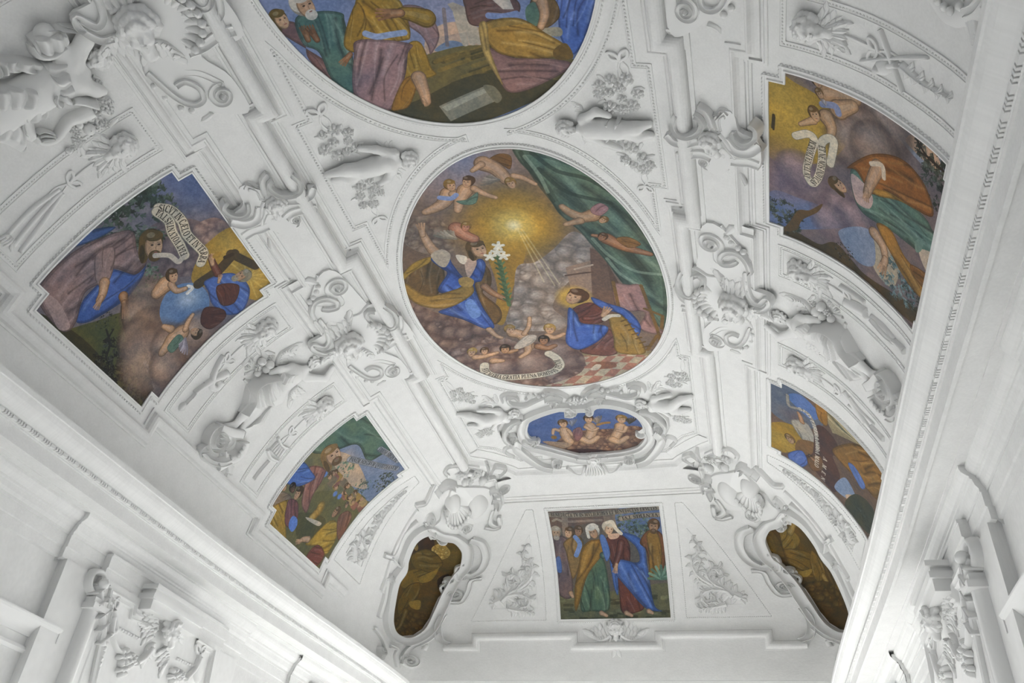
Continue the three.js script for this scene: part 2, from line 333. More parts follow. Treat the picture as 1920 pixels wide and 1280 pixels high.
function corniceGeo(sec, zs, push = 0) {   // along a long wall (right side); mirrored for the left
  const P = [], I = [], U = [];
  const seg = [];
  for (let j = 0; j < sec.length - 1; j++) {
    for (let i = 0; i < zs.length; i++) for (const k of [j, j + 1]) { const [a, h] = sec[k], p = pull(zs[i]); P.push(a - push - p * .9 * sstep(4.3, 3.9, a), h + p * sstep(3.2, 3.5, h) + FLOOR, zs[i]); U.push(a + h, zs[i]); }
    const o = j * zs.length * 2;
    for (let i = 0; i < zs.length - 1; i++) { const a = o + i * 2; I.push(a, a + 1, a + 3, a, a + 3, a + 2); }
  }
  const g = new THREE.BufferGeometry(); g.setAttribute('position', new THREE.Float32BufferAttribute(P, 3)); g.setAttribute('uv', new THREE.Float32BufferAttribute(U, 2)); g.setIndex(I); g.computeVertexNormals(); return g;
}
const flip = (g) => { const h = g.clone(); h.scale(-1, 1, 1); const ix = h.index.array; for (let i = 0; i < ix.length; i += 3) { const t = ix[i]; ix[i] = ix[i + 1]; ix[i + 1] = t; } h.computeVertexNormals(); return h; };
{
  const zs = []; for (let i = 0; i <= 60; i++) zs.push(lerp(ZN, -14.9, i / 60));
  const g = corniceGeo(CORN, zs);
  const dent = () => { const gs = []; for (let z = -1, k = 0; z > -14.6; k++) { const long = k % 4 === 3, l = long ? .062 : .019, p = pull(z); gs.push(bxg(3.818 - p * .9, 3.85 - p * .9, 3.594 + p + FLOOR, 3.625 + p + FLOOR, z - l, z)); z -= l + .013; } return merge(gs); };
  for (const s of [-1, 1]) {
    const o = struct(trimName(), s < 0 ? flip(g) : g, s < 0 ? 'long white cornice with a wave moulding along the left wall' : 'long white cornice with a wave moulding along the right wall', 'cornice');
    const d = dent(); part(o, 'bead_row', s < 0 ? flip(d) : d, M.stucco, { kind: 'stuff' });
  }
  // across the end wall
  const e = corniceGeo(CORN.slice(0, 20), [-3.75, -2, 0, 2, 3.75].map((x) => x)), pe = e.attributes.position;
  for (let i = 0; i < pe.count; i++) { const a = pe.getX(i), y = pe.getY(i), x = pe.getZ(i); pe.setXYZ(i, x, y + .12, -(a - 3.7) - 14.8); }
  e.computeVertexNormals();
  struct(trimName(), e, 'white cornice across the end wall under the cove', 'cornice');
}
// pilasters carry breaks of the entablature
for (const s of [-1, 1]) for (const zc of [-8.37, -13.34, -3.4, 1.57]) {
  const gs = [];
  for (const [d, hw] of [[.05, zc > -5 ? 1.55 : 1.78], [.13, 1.22]]) {
    const LOW = CORN.slice(d > .1 ? 30 : 22), cap = LOW.map(([a, h]) => [a - d, h]);
    const g = corniceGeo(cap, [zc + hw, zc, zc - hw]); gs.push(g);
    // returns
    for (const e of [-1, 1]) { const sh = new THREE.Shape(cap.map(([a, h]) => new THREE.Vector2(a, h + FLOOR)).concat([new THREE.Vector2(4.31, 2.9 + FLOOR), new THREE.Vector2(4.31, cap[0][1] + FLOOR)])); const q = new THREE.ShapeGeometry(sh); q.translate(0, 0, zc + e * hw); gs.push(q); }
    gs.push(bxg(4.25 - d, 4.31, 0, 2.96 + FLOOR, zc - hw + .06, zc + hw - .06));
  }
  const g = merge(gs);
  const far = zc < -10 ? 'nearest the end wall' : zc < -5 ? 'with the winged cherub capital' : zc < 0 ? 'beside the upper fresco' : 'at the near end of the nave';
  struct(trimName(), s < 0 ? flip(g) : g, (s < 0 ? 'stepped white pilaster on the left wall ' : 'stepped white pilaster on the right wall ') + far, 'pilaster');
}

// ---------- ribs: roll mouldings and flat bands between crown and flanks ----------
const JZ = [-2.08, -4.72, -7.08, -9.7];
const stepPath = (tw, tn, z1, z0 = ZN, dz = 0) => [[tw, z0], [tw, JZ[1] - dz], [tn, JZ[1] - dz], [tn, JZ[2] + dz], [tw, JZ[2] + dz], [tw, JZ[3] - dz], [tn, JZ[3] - dz], [tn, z1]];
const arc = (c, r, a0, a1, n) => Array.from({ length: n + 1 }, (_, i) => { const a = lerp(a0, a1, i / n); return [c[0] + r * cos(a), c[1] + r * sin(a)]; });
const SECIN = [[-.215, -.01], [-.215, .012], [-.19, .014], [-.185, .03], [-.16, .032], [-.15, .02], [-.13, .024], [-.112, .05], [-.1, .085], ...arc([0, .075], .088, PI, 0, 10), [.092, .058], [.1, .055], [.102, .072], [.125, .075], [.13, .085], [.155, .085], [.16, .06]];
const SECROLL = SECIN;
const SECOUT = [[-.06, .06], [-.055, .085], [-.012, .088], [0, .1], [.016, .1], [.022, .086], [.035, .06], [.055, .038], [.08, .026], [.095, .022], [.1, .004], [.118, .004], [.12, .028], [.135, .028], [.138, .016], [.165, .016], [.168, .004], [.17, -.01]];
for (const s of [-1, 1]) {
  const side = s < 0 ? 'left' : 'right', R = (sec) => (s < 0 ? sec.map(([a, w]) => [a, w]) : sec);
  const inn = stepPath(2.15, 2.31, -12.5), out = stepPath(3.03, 2.87, -12.62, ZN, -.03);
  const sg = (p) => p.map(([t, z]) => [s * t, z]);
  // in travel towards -z the left-hand normal points to +t: keep outward offsets on both sides
  const sec = (a) => (s > 0 ? a : a.map(([x, w]) => [-x, w]));
  const i1 = new B('N').mould(sg(inn), sec(SECIN));
  struct(trimName(), i1.geo(), 'round roll moulding with square jogs bordering the crown field, ' + side + ' side', 'moulding');
  const b2 = new B('N').mould(sg(out), sec(SECOUT));
  struct(trimName(), b2.geo(), 'ridged cove moulding with square jogs outside the flat band, ' + side + ' side', 'moulding');
  const pl = new B('N'); let k = 0;
  const zz = [ZN, JZ[1], JZ[2], JZ[3], -12.66];
  for (let i = 0; i < 4; i++) {
    const wide = i % 2 === 0, a0 = (wide ? 2.15 : 2.31) + .1, a1 = (wide ? 3.03 : 2.87) + .01, z0 = zz[i] + (i === 0 ? 0 : wide ? .1 : -.06), z1 = zz[i + 1] + (wide && i ? -.06 : wide ? -.06 : .1);
    const nz = Math.ceil((z0 - z1) / .3), ns = 6, rows = [];
    for (let j = 0; j <= nz; j++) { const row = []; for (let q = 0; q <= ns; q++) row.push(pl.v(s * lerp(a0, a1, q / ns), lerp(z0, z1, j / nz), .07)); rows.push(row); }
    for (let j = 0; j < nz; j++) for (let q = 0; q < ns; q++) pl.quad(rows[j][q], rows[j][q + 1], rows[j + 1][q + 1], rows[j + 1][q]);
  }
  struct(trimName(), pl.geo(), 'flat raised band between the roll mouldings, ' + side + ' side', 'band');
}

// ---------- fresco painter: draws in chart metres on a canvas ----------
class Fresco {
  constructor(box, W, base, flipText) {
    this.box = box; const H = Math.round(W * (box[3] - box[1]) / (box[2] - box[0]));
    this.c = document.createElement('canvas'); this.c.width = W; this.c.height = H; this.k = W / (box[2] - box[0]);
    const x = this.x = this.c.getContext('2d'); x.setTransform(this.k, 0, 0, -this.k, -box[0] * this.k, box[3] * this.k);
    x.lineCap = x.lineJoin = 'round'; x.fillStyle = base; x.fillRect(box[0], box[1], box[2] - box[0], box[3] - box[1]); this.up = flipText ? 1 : -1;
  }
  path(p, closed = true, straight) {
    if (typeof p[0] === 'number') p = pairs(p);
    const x = this.x, n = p.length, g = (i) => (closed ? p[(i + n) % n] : p[min(n - 1, max(0, i))]);
    x.beginPath(); x.moveTo(p[0][0], p[0][1]);
    for (let i = 0; i < (closed ? n : n - 1); i++) { const [a, b, c, d] = [g(i - 1), g(i), g(i + 1), g(i + 2)]; if (straight) x.lineTo(c[0], c[1]); else x.bezierCurveTo(b[0] + (c[0] - a[0]) / 6, b[1] + (c[1] - a[1]) / 6, c[0] - (d[0] - b[0]) / 6, c[1] - (d[1] - b[1]) / 6, c[0], c[1]); }
    if (closed) x.closePath(); return p;
  }
  fill(p, col) { this.path(p); this.x.fillStyle = col; this.x.fill(); return this; }
  poly(p, col) { this.path(p, true, true); this.x.fillStyle = col; this.x.fill(); return this; }
  line(p, col, w = .02, straight) { this.path(p, false, straight); this.x.strokeStyle = col; this.x.lineWidth = w; this.x.stroke(); return this; }
  glow(px, py, r, col, a = 1, inner = 0) { const g = this.x.createRadialGradient(px, py, r * inner, px, py, r); g.addColorStop(0, rgba(col, a)); g.addColorStop(1, rgba(col, 0)); this.x.fillStyle = g; this.x.beginPath(); this.x.arc(px, py, r, 0, 7); this.x.fill(); return this; }
  // cloth: outline with painted folds running along angle (radians) or towards a point
  cloth(p, col, o = {}) {
    const q = this.path(p), x = this.x; x.save(); x.fillStyle = col; x.fill(); x.clip();
    const xs = q.map((a) => a[0]), ys = q.map((a) => a[1]), lo = [min(...xs), min(...ys)], hi = [max(...xs), max(...ys)], d = hyp(hi[0] - lo[0], hi[1] - lo[1]);
    let cxx = 0, cyy = 0, sxx = 0, syy = 0, sxy = 0; for (const a of q) { cxx += a[0] / q.length; cyy += a[1] / q.length; } for (const a of q) { sxx += (a[0] - cxx) ** 2; syy += (a[1] - cyy) ** 2; sxy += (a[0] - cxx) * (a[1] - cyy); }
    const ang = o.ang ?? .5 * Math.atan2(2 * sxy, sxx - syy), dark = o.dark ?? shade(col, .45), light = o.light ?? shade(col, 1.45), n = Math.round((o.n ?? 16) * 1.7);
    for (let i = 0; i < n; i++) {
      const s = (i + .5) / n - .5 + rr(-.03, .03), off = rr(-.35, .1), px = cxx - sin(ang) * s * d + cos(ang) * off * d, py = cyy + cos(ang) * s * d + sin(ang) * off * d, l = d * rr(.35, .75), b = rr(-.12, .12) * l, w = d * rr(.006, .04);
      const pts = [[px, py], [px + cos(ang) * l * .5 - sin(ang) * b, py + sin(ang) * l * .5 + cos(ang) * b], [px + cos(ang) * l, py + sin(ang) * l]];
      for (const [f, al] of [[2, .16], [1, .26], [.4, .3]]) this.line(pts, rgba(i % 2 ? dark : light, al * (i % 2 ? 1 : .8)), w * f);
    }
    this.path(q); x.strokeStyle = rgba(dark, .35); x.lineWidth = d * .05; x.stroke(); x.strokeStyle = rgba(dark, .5); x.lineWidth = d * .014; x.stroke(); x.restore(); return this;
  }
  // rounded cloud bank
  cloud(list, light, mid, dark) {
    for (const [px, py, r] of list) { const g = this.x.createRadialGradient(px - r * .25, py + r * .3, r * .1, px, py, r); g.addColorStop(0, rgba(light, .85)); g.addColorStop(.5, rgba(mid, .75)); g.addColorStop(.82, rgba(dark, .45)); g.addColorStop(1, rgba(dark, 0)); this.x.fillStyle = g; this.x.beginPath(); this.x.arc(px, py, r, 0, 7); this.x.fill(); }
    return this;
  }
  billow(p, n, r, light, mid, dark) { // cloud puffs scattered inside an outline
    const q = this.path(p), x = this.x, xs = q.map((a) => a[0]), ys = q.map((a) => a[1]); x.save(); x.fillStyle = mid; x.fill(); x.clip();
    for (let i = 0; i < n * 3; i++) this.cloud([[rr(min(...xs), max(...xs)), rr(min(...ys), max(...ys)), r * rr(.25, 1.1) * (i < n ? 1 : .6)]], light, mid, dark);
    x.restore(); return this;
  }
  // limb: tapered stroke with a darker edge
  limb(p, w0, w1, col) {
    const q = smooth(p, .015); const x = this.x;
    for (const [k, c, dx] of [[1.05, shade(col, .6), 0], [.9, shade(col, .86), .04], [.66, col, .12], [.34, shade(col, 1.2), .25]]) { x.fillStyle = c; for (let i = 0; i < q.length; i++) { const w = lerp(w0, w1, i / (q.length - 1)) * k / 2; x.beginPath(); x.arc(q[i][0] + dx * w, q[i][1] + dx * w, w, 0, 7); x.fill(); } }
    return this;
  }
  hand(O, U, col) { const d = [U[0] - O[0], U[1] - O[1]], l = hyp(...d), n = [-d[1] / l, d[0] / l]; this.limb([O, [lerp(O[0], U[0], .5), lerp(O[1], U[1], .5)]], l * .34, l * .42, col); for (let i = -1.5; i <= 1.5; i++) this.line([[O[0] + d[0] * .45 + n[0] * i * l * .1, O[1] + d[1] * .45 + n[1] * i * l * .1], [O[0] + d[0] * (1 - .06 * abs(i)) + n[0] * i * l * .15, O[1] + d[1] * (1 - .06 * abs(i)) + n[1] * i * l * .15]], shade(col, i < 0 ? 1 : .85), l * .1); return this; }
  // head: chin O to crown U; turn -1..1; hair and beard colours
  face(O, U, skin, hair, o = {}) {
    const x = this.x, d = [U[0] - O[0], U[1] - O[1]], l = hyp(...d), s = o.flip ?? 1; x.save(); x.transform(d[1] * s * .86, -d[0] * s * .86, d[0], d[1], O[0], O[1]);
    const e = (a, b, r, t, c) => { x.fillStyle = c; x.beginPath(); x.ellipse(a, b, r, t, 0, 0, 7); x.fill(); };
    const tn = o.turn ?? 0;
    e(-.02 * tn, .6, .46, .47, shade(hair, .7)); e(.04 - .1 * tn, .66, .4, .38, hair);
    if (o.long) { e(-.3 * (tn || 1), .3, .2, .4, hair); e(-.36 * (tn || 1), .22, .1, .32, shade(hair, .7)); }
    e(.09 * tn, .43, .335, .43, shade(skin, .72)); e(.11 * tn, .44, .3, .4, skin); e(.17 * tn + .03, .42, .19, .28, shade(skin, 1.12));
    e(.1 * tn, .8, .34, .19, hair); e(.1 * tn - .12, .84, .16, .1, shade(hair, 1.35));
    for (const k of [-1, 1]) { e(.16 * tn + k * .13, .49, .062, .032, shade(skin, .45)); e(.16 * tn + k * .13, .49, .03, .024, '#2a1b14'); x.fillStyle = shade(skin, .6); x.fillRect(.16 * tn + k * .13 - .07, .55, .14, .02); }
    e(.2 * tn, .36, .045, .09, shade(skin, .8)); e(.22 * tn, .36, .025, .08, shade(skin, 1.2)); e(.17 * tn, .22, .085, .026, '#9c5a4c');
    if (o.beard) { e(.13 * tn, .1, .25, .2, o.beard); e(.14 * tn, .16, .12, .1, shade(o.beard, 1.25)); e(.17 * tn, .22, .07, .022, '#8a4f44'); }
    x.restore(); return this;
  }
  wingp(O, U, col, mir = 1) { const d = [U[0] - O[0], U[1] - O[1]], l = hyp(...d), a = Math.atan2(d[1], d[0]); for (let i = 6; i >= 0; i--) { const g = a - mir * i * .17, r = l * (1 - .09 * i); this.line([O, [O[0] + cos(g + .1 * mir) * r * .6, O[1] + sin(g + .1 * mir) * r * .6], [O[0] + cos(g) * r, O[1] + sin(g) * r]], shade(col, .7 + .09 * (i % 4)), l * .11); } return this; }
  // lettering along a curve
  text(str, p, size, col, style = 'bold') {
    const q = smooth(p, .005, false), x = this.x; const acc = [0]; for (let i = 1; i < q.length; i++) acc.push(acc[i - 1] + hyp(q[i][0] - q[i - 1][0], q[i][1] - q[i - 1][1]));
    const L = acc[acc.length - 1], px = 40; x.font = style + ' ' + px + 'px serif'; const tot = x.measureText(str).width; let s = 0;
    for (const ch of str) {
      const w = x.measureText(ch).width, at = (s + w / 2) / tot * L; let i = 1; while (i < acc.length - 1 && acc[i] < at) i++;
      const a = q[max(0, i - 2)], b = q[min(q.length - 1, i + 2)];
      x.save(); x.translate(q[i][0], q[i][1]); x.rotate(Math.atan2(b[1] - a[1], b[0] - a[0])); x.scale(size / px * min(1.25, L / (tot * size / px)), this.up * size / px); x.fillStyle = col; x.textAlign = 'center'; x.fillText(ch, 0, px * .33); x.restore(); s += w;
    }
    return this;
  }
  scroll(p, w, col = '#d8cdb6') { this.line(p, shade(col, .55), w * 1.12); this.line(p, col, w); return this; }
  tree(px, py, r, col, n = 60) { for (let i = 0; i < n; i++) { const a = rr(0, 7), k = Math.sqrt(rnd()) * r, c = shade(col, rr(.5, 1.4)), g = a + rr(-1, 1), q = r * rr(.08, .2); for (let m = 0; m < 3; m++) this.line([[px + cos(a) * k, py + sin(a) * k], [px + cos(a) * k + cos(g + m * .7) * q, py + sin(a) * k + sin(g + m * .7) * q]], rgba(c, .8), r * rr(.025, .07)); } return this; }
  done(opt = {}) {
    const x = this.x, { width: w, height: h } = this.c; x.setTransform(1, 0, 0, 1, 0, 0);
    const im = x.getImageData(0, 0, w, h), d = im.data, sat = opt.sat ?? .84, gain = opt.gain ?? .94;
    const lay = [[14, .1], [60, .09], [190, .12]].map(([m, a]) => [m, a, Float32Array.from({ length: (m + 2) * (m + 2) * 2 }, rnd)]), warm = [0, 0, 0];
    for (let j = 0, o = 0; j < h; j++) for (let i = 0; i < w; i++, o += 4) {
      let k = 1, t = 0;
      for (const [m, a, g] of lay) { const u = i / w * m, v = (j / w * m) % m, p = Math.floor(u), q = Math.floor(v), f = u - p, e = v - q, s = m + 2, n = lerp(lerp(g[p + q * s], g[p + 1 + q * s], f), lerp(g[p + (q + 1) * s], g[p + 1 + (q + 1) * s], f), e) - .5; k += a * n * 1.5; t += n * (m === 14 ? 12 : 3); }
      k = (k + rr(-.06, .06)) * gain; const l = (d[o] + d[o + 1] + d[o + 2]) / 3;
      for (let c = 0; c < 3; c++) d[o + c] = max(0, min(255, (l + (d[o + c] - l) * sat) * k + (c === 0 ? t : c === 2 ? -t : 0)));
    }
    x.putImageData(im, 0, 0);
    const t = new THREE.CanvasTexture(this.c); t.colorSpace = THREE.SRGBColorSpace; t.magFilter = THREE.LinearFilter; t.wrapS = t.wrapT = THREE.ClampToEdgeWrapping;
    return new THREE.MeshStandardMaterial({ map: t, roughness: .75 });
  }
}
const hexOf = (c) => { if (c[0] === '#') return [1, 3, 5].map((i) => parseInt(c.slice(i, i + 2), 16)); return c.match(/[\d.]+/g).slice(0, 3).map(Number); };
const rgba = (c, a) => { const [r, g, b] = hexOf(c); return `rgba(${r},${g},${b},${a})`; };
const shade = (c, k) => { const [r, g, b] = hexOf(c).map((v) => Math.round(max(0, min(255, k > 1 ? v + (255 - v) * (k - 1) * .6 : v * k)))); return `rgb(${r},${g},${b})`; };

// ---------- stucco kit ----------
const SIDE = { [-1]: 'globe fresco', 1: 'green woman fresco' }, SIDE2 = { [-1]: 'bread fresco', 1: 'awning fresco' }, BETWEEN = { [-1]: 'between the globe and bread frescoes', 1: 'between the green woman and awning frescoes' };
// a stucco thing on a chart; make(P) adds parts: P('name', (b) => b...)
function stucco(name, label, category, group, chart, mp, foot, make, flat = 1) {
  const o = thing(name, label, category, place(chart, mp * foot[0], foot[1], 0), group);
  const P = (n, f, parent = o, extra) => { const b = new B(chart, { mp, flat }); f(b); return part(parent, n, b.geo(), M.stucco, extra); };
  make(P, o); return o;
}
const twin = (src, f) => { for (const s of [-1, 1]) f(s, s === src ? 1 : -1); };
const smin = (a, b, k) => { const h = max(0, min(1, .5 + .5 * (b - a) / k)); return lerp(b, a, h) - k * h * (1 - h); };
const cap = (p, a, b) => { // tapered capsule [x,y,w,r]
  const dx = b[0] - a[0], dy = b[1] - a[1], dz = b[2] - a[2], l = dx * dx + dy * dy + dz * dz || 1e-9, t = max(0, min(1, ((p[0] - a[0]) * dx + (p[1] - a[1]) * dy + (p[2] - a[2]) * dz) / l));
  return hyp(p[0] - a[0] - dx * t, p[1] - a[1] - dy * t, p[2] - a[2] - dz * t) - lerp(a[3], b[3], t);
};
function bodyMesh(caps, cell, k = .03) {   // caps: list of [a, b]; one continuous skin
  const lo = [9, 9, -.05], hi = [-9, -9, 0];
  for (const c of caps.flat()) for (let i = 0; i < 3; i++) { if (i < 2) lo[i] = min(lo[i], c[i] - c[3] - .06); hi[i] = max(hi[i], c[i] + c[3] + .06); }
  return nets((x, y, w) => { let d = 9; const p = [x, y, w]; for (const c of caps) d = smin(d, cap(p, c[0], c[1]), k); return d; }, lo, hi, cell);
}
let headCache = {};
function headMesh(kind) {   // chin at 0, crown at 1; face towards the room
  if (headCache[kind]) return headCache[kind];
  const pr = [[[0, .56, .16, .34], [0, .66, .16, .34]], [[0, .27, .22, .22], [0, .3, .22, .25]], [[-.17, .33, .34, .11], [-.17, .34, .34, .11]], [[.17, .33, .34, .11], [.17, .34, .34, .11]], [[0, .12, .36, .07], [0, .13, .36, .07]],
    [[0, .52, .47, .04], [0, .37, .55, .055]], [[-.2, .6, .4, .06], [.2, .6, .4, .06]], [[-.37, .44, .12, .08], [-.37, .5, .12, .08]], [[.37, .44, .12, .08], [.37, .5, .12, .08]], [[0, -.1, .08, .17], [0, .2, .12, .18]]];
  const hair = [], s0 = seed; seed = 5 + kind;
  const ring = (r, n, w, rad, a0, a1) => { for (let i = 0; i < n; i++) { const a = lerp(a0, a1, i / (n - 1)); hair.push([cos(a) * r * rr(.95, 1.05), .58 + sin(a) * r * rr(.95, 1.08), w + rr(-.03, .03), rad * rr(.85, 1.15)]); } };
  ring(.4, 12, .14, .12, -.6, PI + .6); ring(.33, 9, .34, .1, .15, PI - .15); ring(.2, 5, .46, .09, .6, PI - .6); if (kind) ring(.46, 10, .05, .12, -1, PI + 1);
  seed = s0;
  const m = nets((x, y, w) => {
    let d = 9; const p = [x, y, w];
    for (const [a, b] of pr) d = smin(d, cap(p, a, b), .05);
    for (const s of [-1, 1]) { d = max(d, .075 - hyp(x - s * .15, y - .5, w - .53)); d = min(d, hyp(x - s * .15, y - .495, w - .43) - .06); }
    d = max(d, .03 - hyp(max(0, abs(x) - .07), y - .235, w - .53)); 
    for (const s of [.265, .2]) d = smin(d, hyp(max(0, abs(x) - .05), y - s, w - .475) - .028, .02);
    for (const h of hair) d = smin(d, hyp(x - h[0], y - h[1], w - h[2]) - h[3] + .015 * sin(40 * (x - h[0])) * sin(40 * (y - h[1])), .015);
    return max(d, -.06 - w);
  }, [-.68, -.3, -.1], [.68, 1.2, .66], .036);
  return headCache[kind] = m;
}
// a head tilted in the surface and turned: yaw shears the face sideways
const head = (b, O, U, mir = 1, kind = 0, yaw = 0, lift = 0) => { b.fr(O, U, mir); const [V, F] = headMesh(kind); b.mesh(V, F, ([x, y, w]) => [x + yaw * (w - .1), y, w + lift]); return b.id(); };
function feather(b, x, y, a, l, wd, lift = .05, bend = .2, h = .035) {
  const p = []; for (let i = 0; i <= 4; i++) { const t = i / 4, g = a + bend * (t - .5); p.push([x + cos(g) * l * t, y + sin(g) * l * t]); }
  return b.sweep(p, (f) => wd * (.55 + .75 * f) * Math.sqrt(max(0, 1 - Math.pow(f, 6))) + .004, (f) => h * (1 - .5 * f), SEC.leaf, { raw: true, lift: (f) => lift * (1 - .55 * f) });
}
// wing from its root O to its tip U
function wing(b, O, U, mir = 1, n = 7, h = 1) {
  b.fr(O, U, mir); b.ws *= h;
  const bone = (t) => [-.26 * sin(PI * min(1, t * .9)), .62 * t];
  for (let i = 0; i < n; i++) { const f = i / (n - 1), [x, y] = bone(1 - .9 * f); feather(b, x, y, lerp(1.75, .62, f), lerp(.4, .62, f), .17, .05, -.3); }
  for (let i = 0; i < n; i++) { const f = i / (n - 1), [x, y] = bone(.95 - .88 * f); feather(b, x, y, lerp(1.6, .6, f), lerp(.28, .4, f), .16, .1, -.3); }
  for (let i = 0; i < n; i++) { const f = i / (n - 1), [x, y] = bone(.9 - .85 * f); feather(b, x, y, lerp(1.5, .6, f), lerp(.16, .2, f), .13, .14, -.25); }
  b.sweep([bone(0), bone(.3), bone(.6), bone(.85), bone(1.02)], (f) => .16 * (1 - .4 * f), (f) => .17 * (1 - .3 * f), SEC.round, { step: .08 });
  return b.id();
}
function flower(b, u, v, r, n = 7, w = 0) {
  const a0 = rr(0, 6);
  for (let i = 0; i < n; i++) { const a = a0 + 2 * PI * i / n; b.dome(u + cos(a) * r * .64, v + sin(a) * r * .64, r * .4, r * .3, w + r * .4, a, 8, 3, w * .3 - .012); }
  b.dome(u, v, r * .5, r * .5, w + r * .3, 0, 8, 2); b.ball(u, v, w + r * .38, r * .24, 7, 4); return b;
}
function rose(b, u, v, r, w = 0) {
  const a0 = rr(0, 6);
  for (const [k, n, h] of [[.62, 5, .4], [.36, 4, .55], [.12, 2, .7]]) for (let i = 0; i < n; i++) { const a = a0 + 2 * PI * i / n + k; b.dome(u + cos(a) * r * k, v + sin(a) * r * k, r * .36, r * .3, w + r * h, a + PI / 2, 7, 2); }
  return b;
}
const fruit = (b, u, v, r, w = 0) => { b.ball(u, v, w + r * .55, r, 10, 6); b.ball(u, v, w + r * 1.5, r * .16, 5, 3); return b; };
const grapes = (b, u, v, r, w = 0) => { for (let i = 0; i < 16; i++) { const a = i * 2.4, k = Math.sqrt(i / 16) * r; b.ball(u + cos(a) * k, v + sin(a) * k, w + .7 * Math.sqrt(max(0, r * r - k * k)), r * .23, 6, 4); } return b; };
const leafAt = (b, u, v, l, a, wd = .4, w = .01, h = .12) => feather(b, u, v, a, l, l * wd, w, rr(-.5, .5), l * h);
// a bouquet: list of [u, v, r, kind] in metres on the chart, each piece a part
function bouquet(name, label, group, chart, mp, foot, items, leaves, bow, lift = 0) {
  return stucco(name, label, 'bouquet', group, chart, mp, foot, (P, o) => {
    for (const [u, v, r, k] of items) P(k === 'f' ? 'flower' : k === 'r' ? 'rose' : k === 'g' ? 'grape_cluster' : 'fruit', (b) => (b.lift = lift, k === 'f' ? flower(b, u, v, r, 7, .02) : k === 'r' ? rose(b, u, v, r, .02) : k === 'g' ? grapes(b, u, v, r, .02) : fruit(b, u, v, r, .01)));
    for (const [u, v, l, a] of leaves ?? []) P('leaf', (b) => { b.lift = lift; leafAt(b, u, v, l, a); });
    if (bow) P('ribbon_bow', (b) => bowAt(b, bow[0], bow[1], bow[2]));
  });
}
// scatter of blooms inside an ellipse between two points
function bunch(A, Bp, wid, n, r, kinds) {
  const out = [], lv = [], dx = Bp[0] - A[0], dy = Bp[1] - A[1], l = hyp(dx, dy), tries = 900;
  for (let i = 0; i < tries && out.length < n; i++) {
    const f = rr(0, 1), s = rr(-1, 1) * Math.sqrt(max(0, 1 - (2 * f - 1) ** 2)), u = A[0] + dx * f - dy / l * s * wid / 2, v = A[1] + dy * f + dx / l * s * wid / 2, q = r * rr(.8, 1.2);
    if (out.every((o) => hyp(o[0] - u, o[1] - v) > (o[2] + q) * .8)) out.push([u, v, q, kinds[Math.floor(rnd() * kinds.length)]]);
  }
  for (let i = 0; i < 9; i++) { const a = 2 * PI * i / 9 + rr(-.2, .2), c = (A[0] + Bp[0]) / 2, d = (A[1] + Bp[1]) / 2, g = Math.atan2(dy, dx), x = cos(a) * l * .46, y = sin(a) * wid * .42, px = x * cos(g) - y * sin(g), py = x * sin(g) + y * cos(g); lv.push([c + px * .9, d + py * .9, r * 1.5, Math.atan2(py, px)]); }
  return [out, lv];
}
// bow of ribbon: knot at O, tail end at U
function bowAt(b, O, U, sc = .09) {
  const a = Math.atan2(U[1] - O[1], U[0] - O[0]);
  for (const s of [-1, 1]) {
    const g = a + PI + s * .75, c = [O[0] + cos(g) * sc * 1.1, O[1] + sin(g) * sc * 1.1];
    b.sweep([O, [c[0] + cos(g + PI / 2) * sc * .5, c[1] + sin(g + PI / 2) * sc * .5], [O[0] + cos(g) * sc * 2, O[1] + sin(g) * sc * 2], [c[0] - cos(g + PI / 2) * sc * .5, c[1] - sin(g + PI / 2) * sc * .5], O], sc * .42, sc * .35, SEC.flat, { step: .02 });
    b.sweep([O, [lerp(O[0], U[0], .5) - s * sin(a) * sc * .6, lerp(O[1], U[1], .5) + s * cos(a) * sc * .6], [U[0] - s * sin(a) * sc * .25, U[1] + s * cos(a) * sc * .25]], sc * .3, sc * .2, SEC.flat, { step: .03 });
  }
  b.dome(O[0], O[1], sc * .35, sc * .35, sc * .4); return b;
}
const spiral = (c, r, a0, dir, turns, k = .16, n = 26) => Array.from({ length: Math.round(n * turns) + 1 }, (_, i) => { const f = i / Math.round(n * turns), q = r * lerp(1, k, Math.pow(f, .85)), a = a0 + dir * 2 * PI * turns * f; return [c[0] + cos(a) * q, c[1] + sin(a) * q]; });
// volute: spiral strap winding in to an eye; lead is an optional path that runs into it
function volute(b, c, r, a0, dir, o = {}) {
  const w = o.w ? max(o.w, r * .48) : r * .48, h = o.h ?? r * .45, turns = o.turns ?? 2, sp = spiral(c, r, a0, dir, turns, .2), lead = o.lead ? smooth([...o.lead, sp[0]], .03).slice(0, -1) : [], path = [...lead, ...sp], k = lead.length / path.length;
  b.sweep(path, (f) => (f < k ? lerp(o.w0 ?? w, w, f / max(k, .01)) : w * lerp(1, .6, (f - k) / (1 - k))), (f) => h * (.55 + .5 * f), o.sec ?? SEC.strap, { raw: true });
  b.dome(c[0], c[1], r * .98, r * .98, h * .5, 0, 20, 3); b.dome(c[0], c[1], r * .24, r * .24, h * 1.35, 0, 10, 4); return b;
}
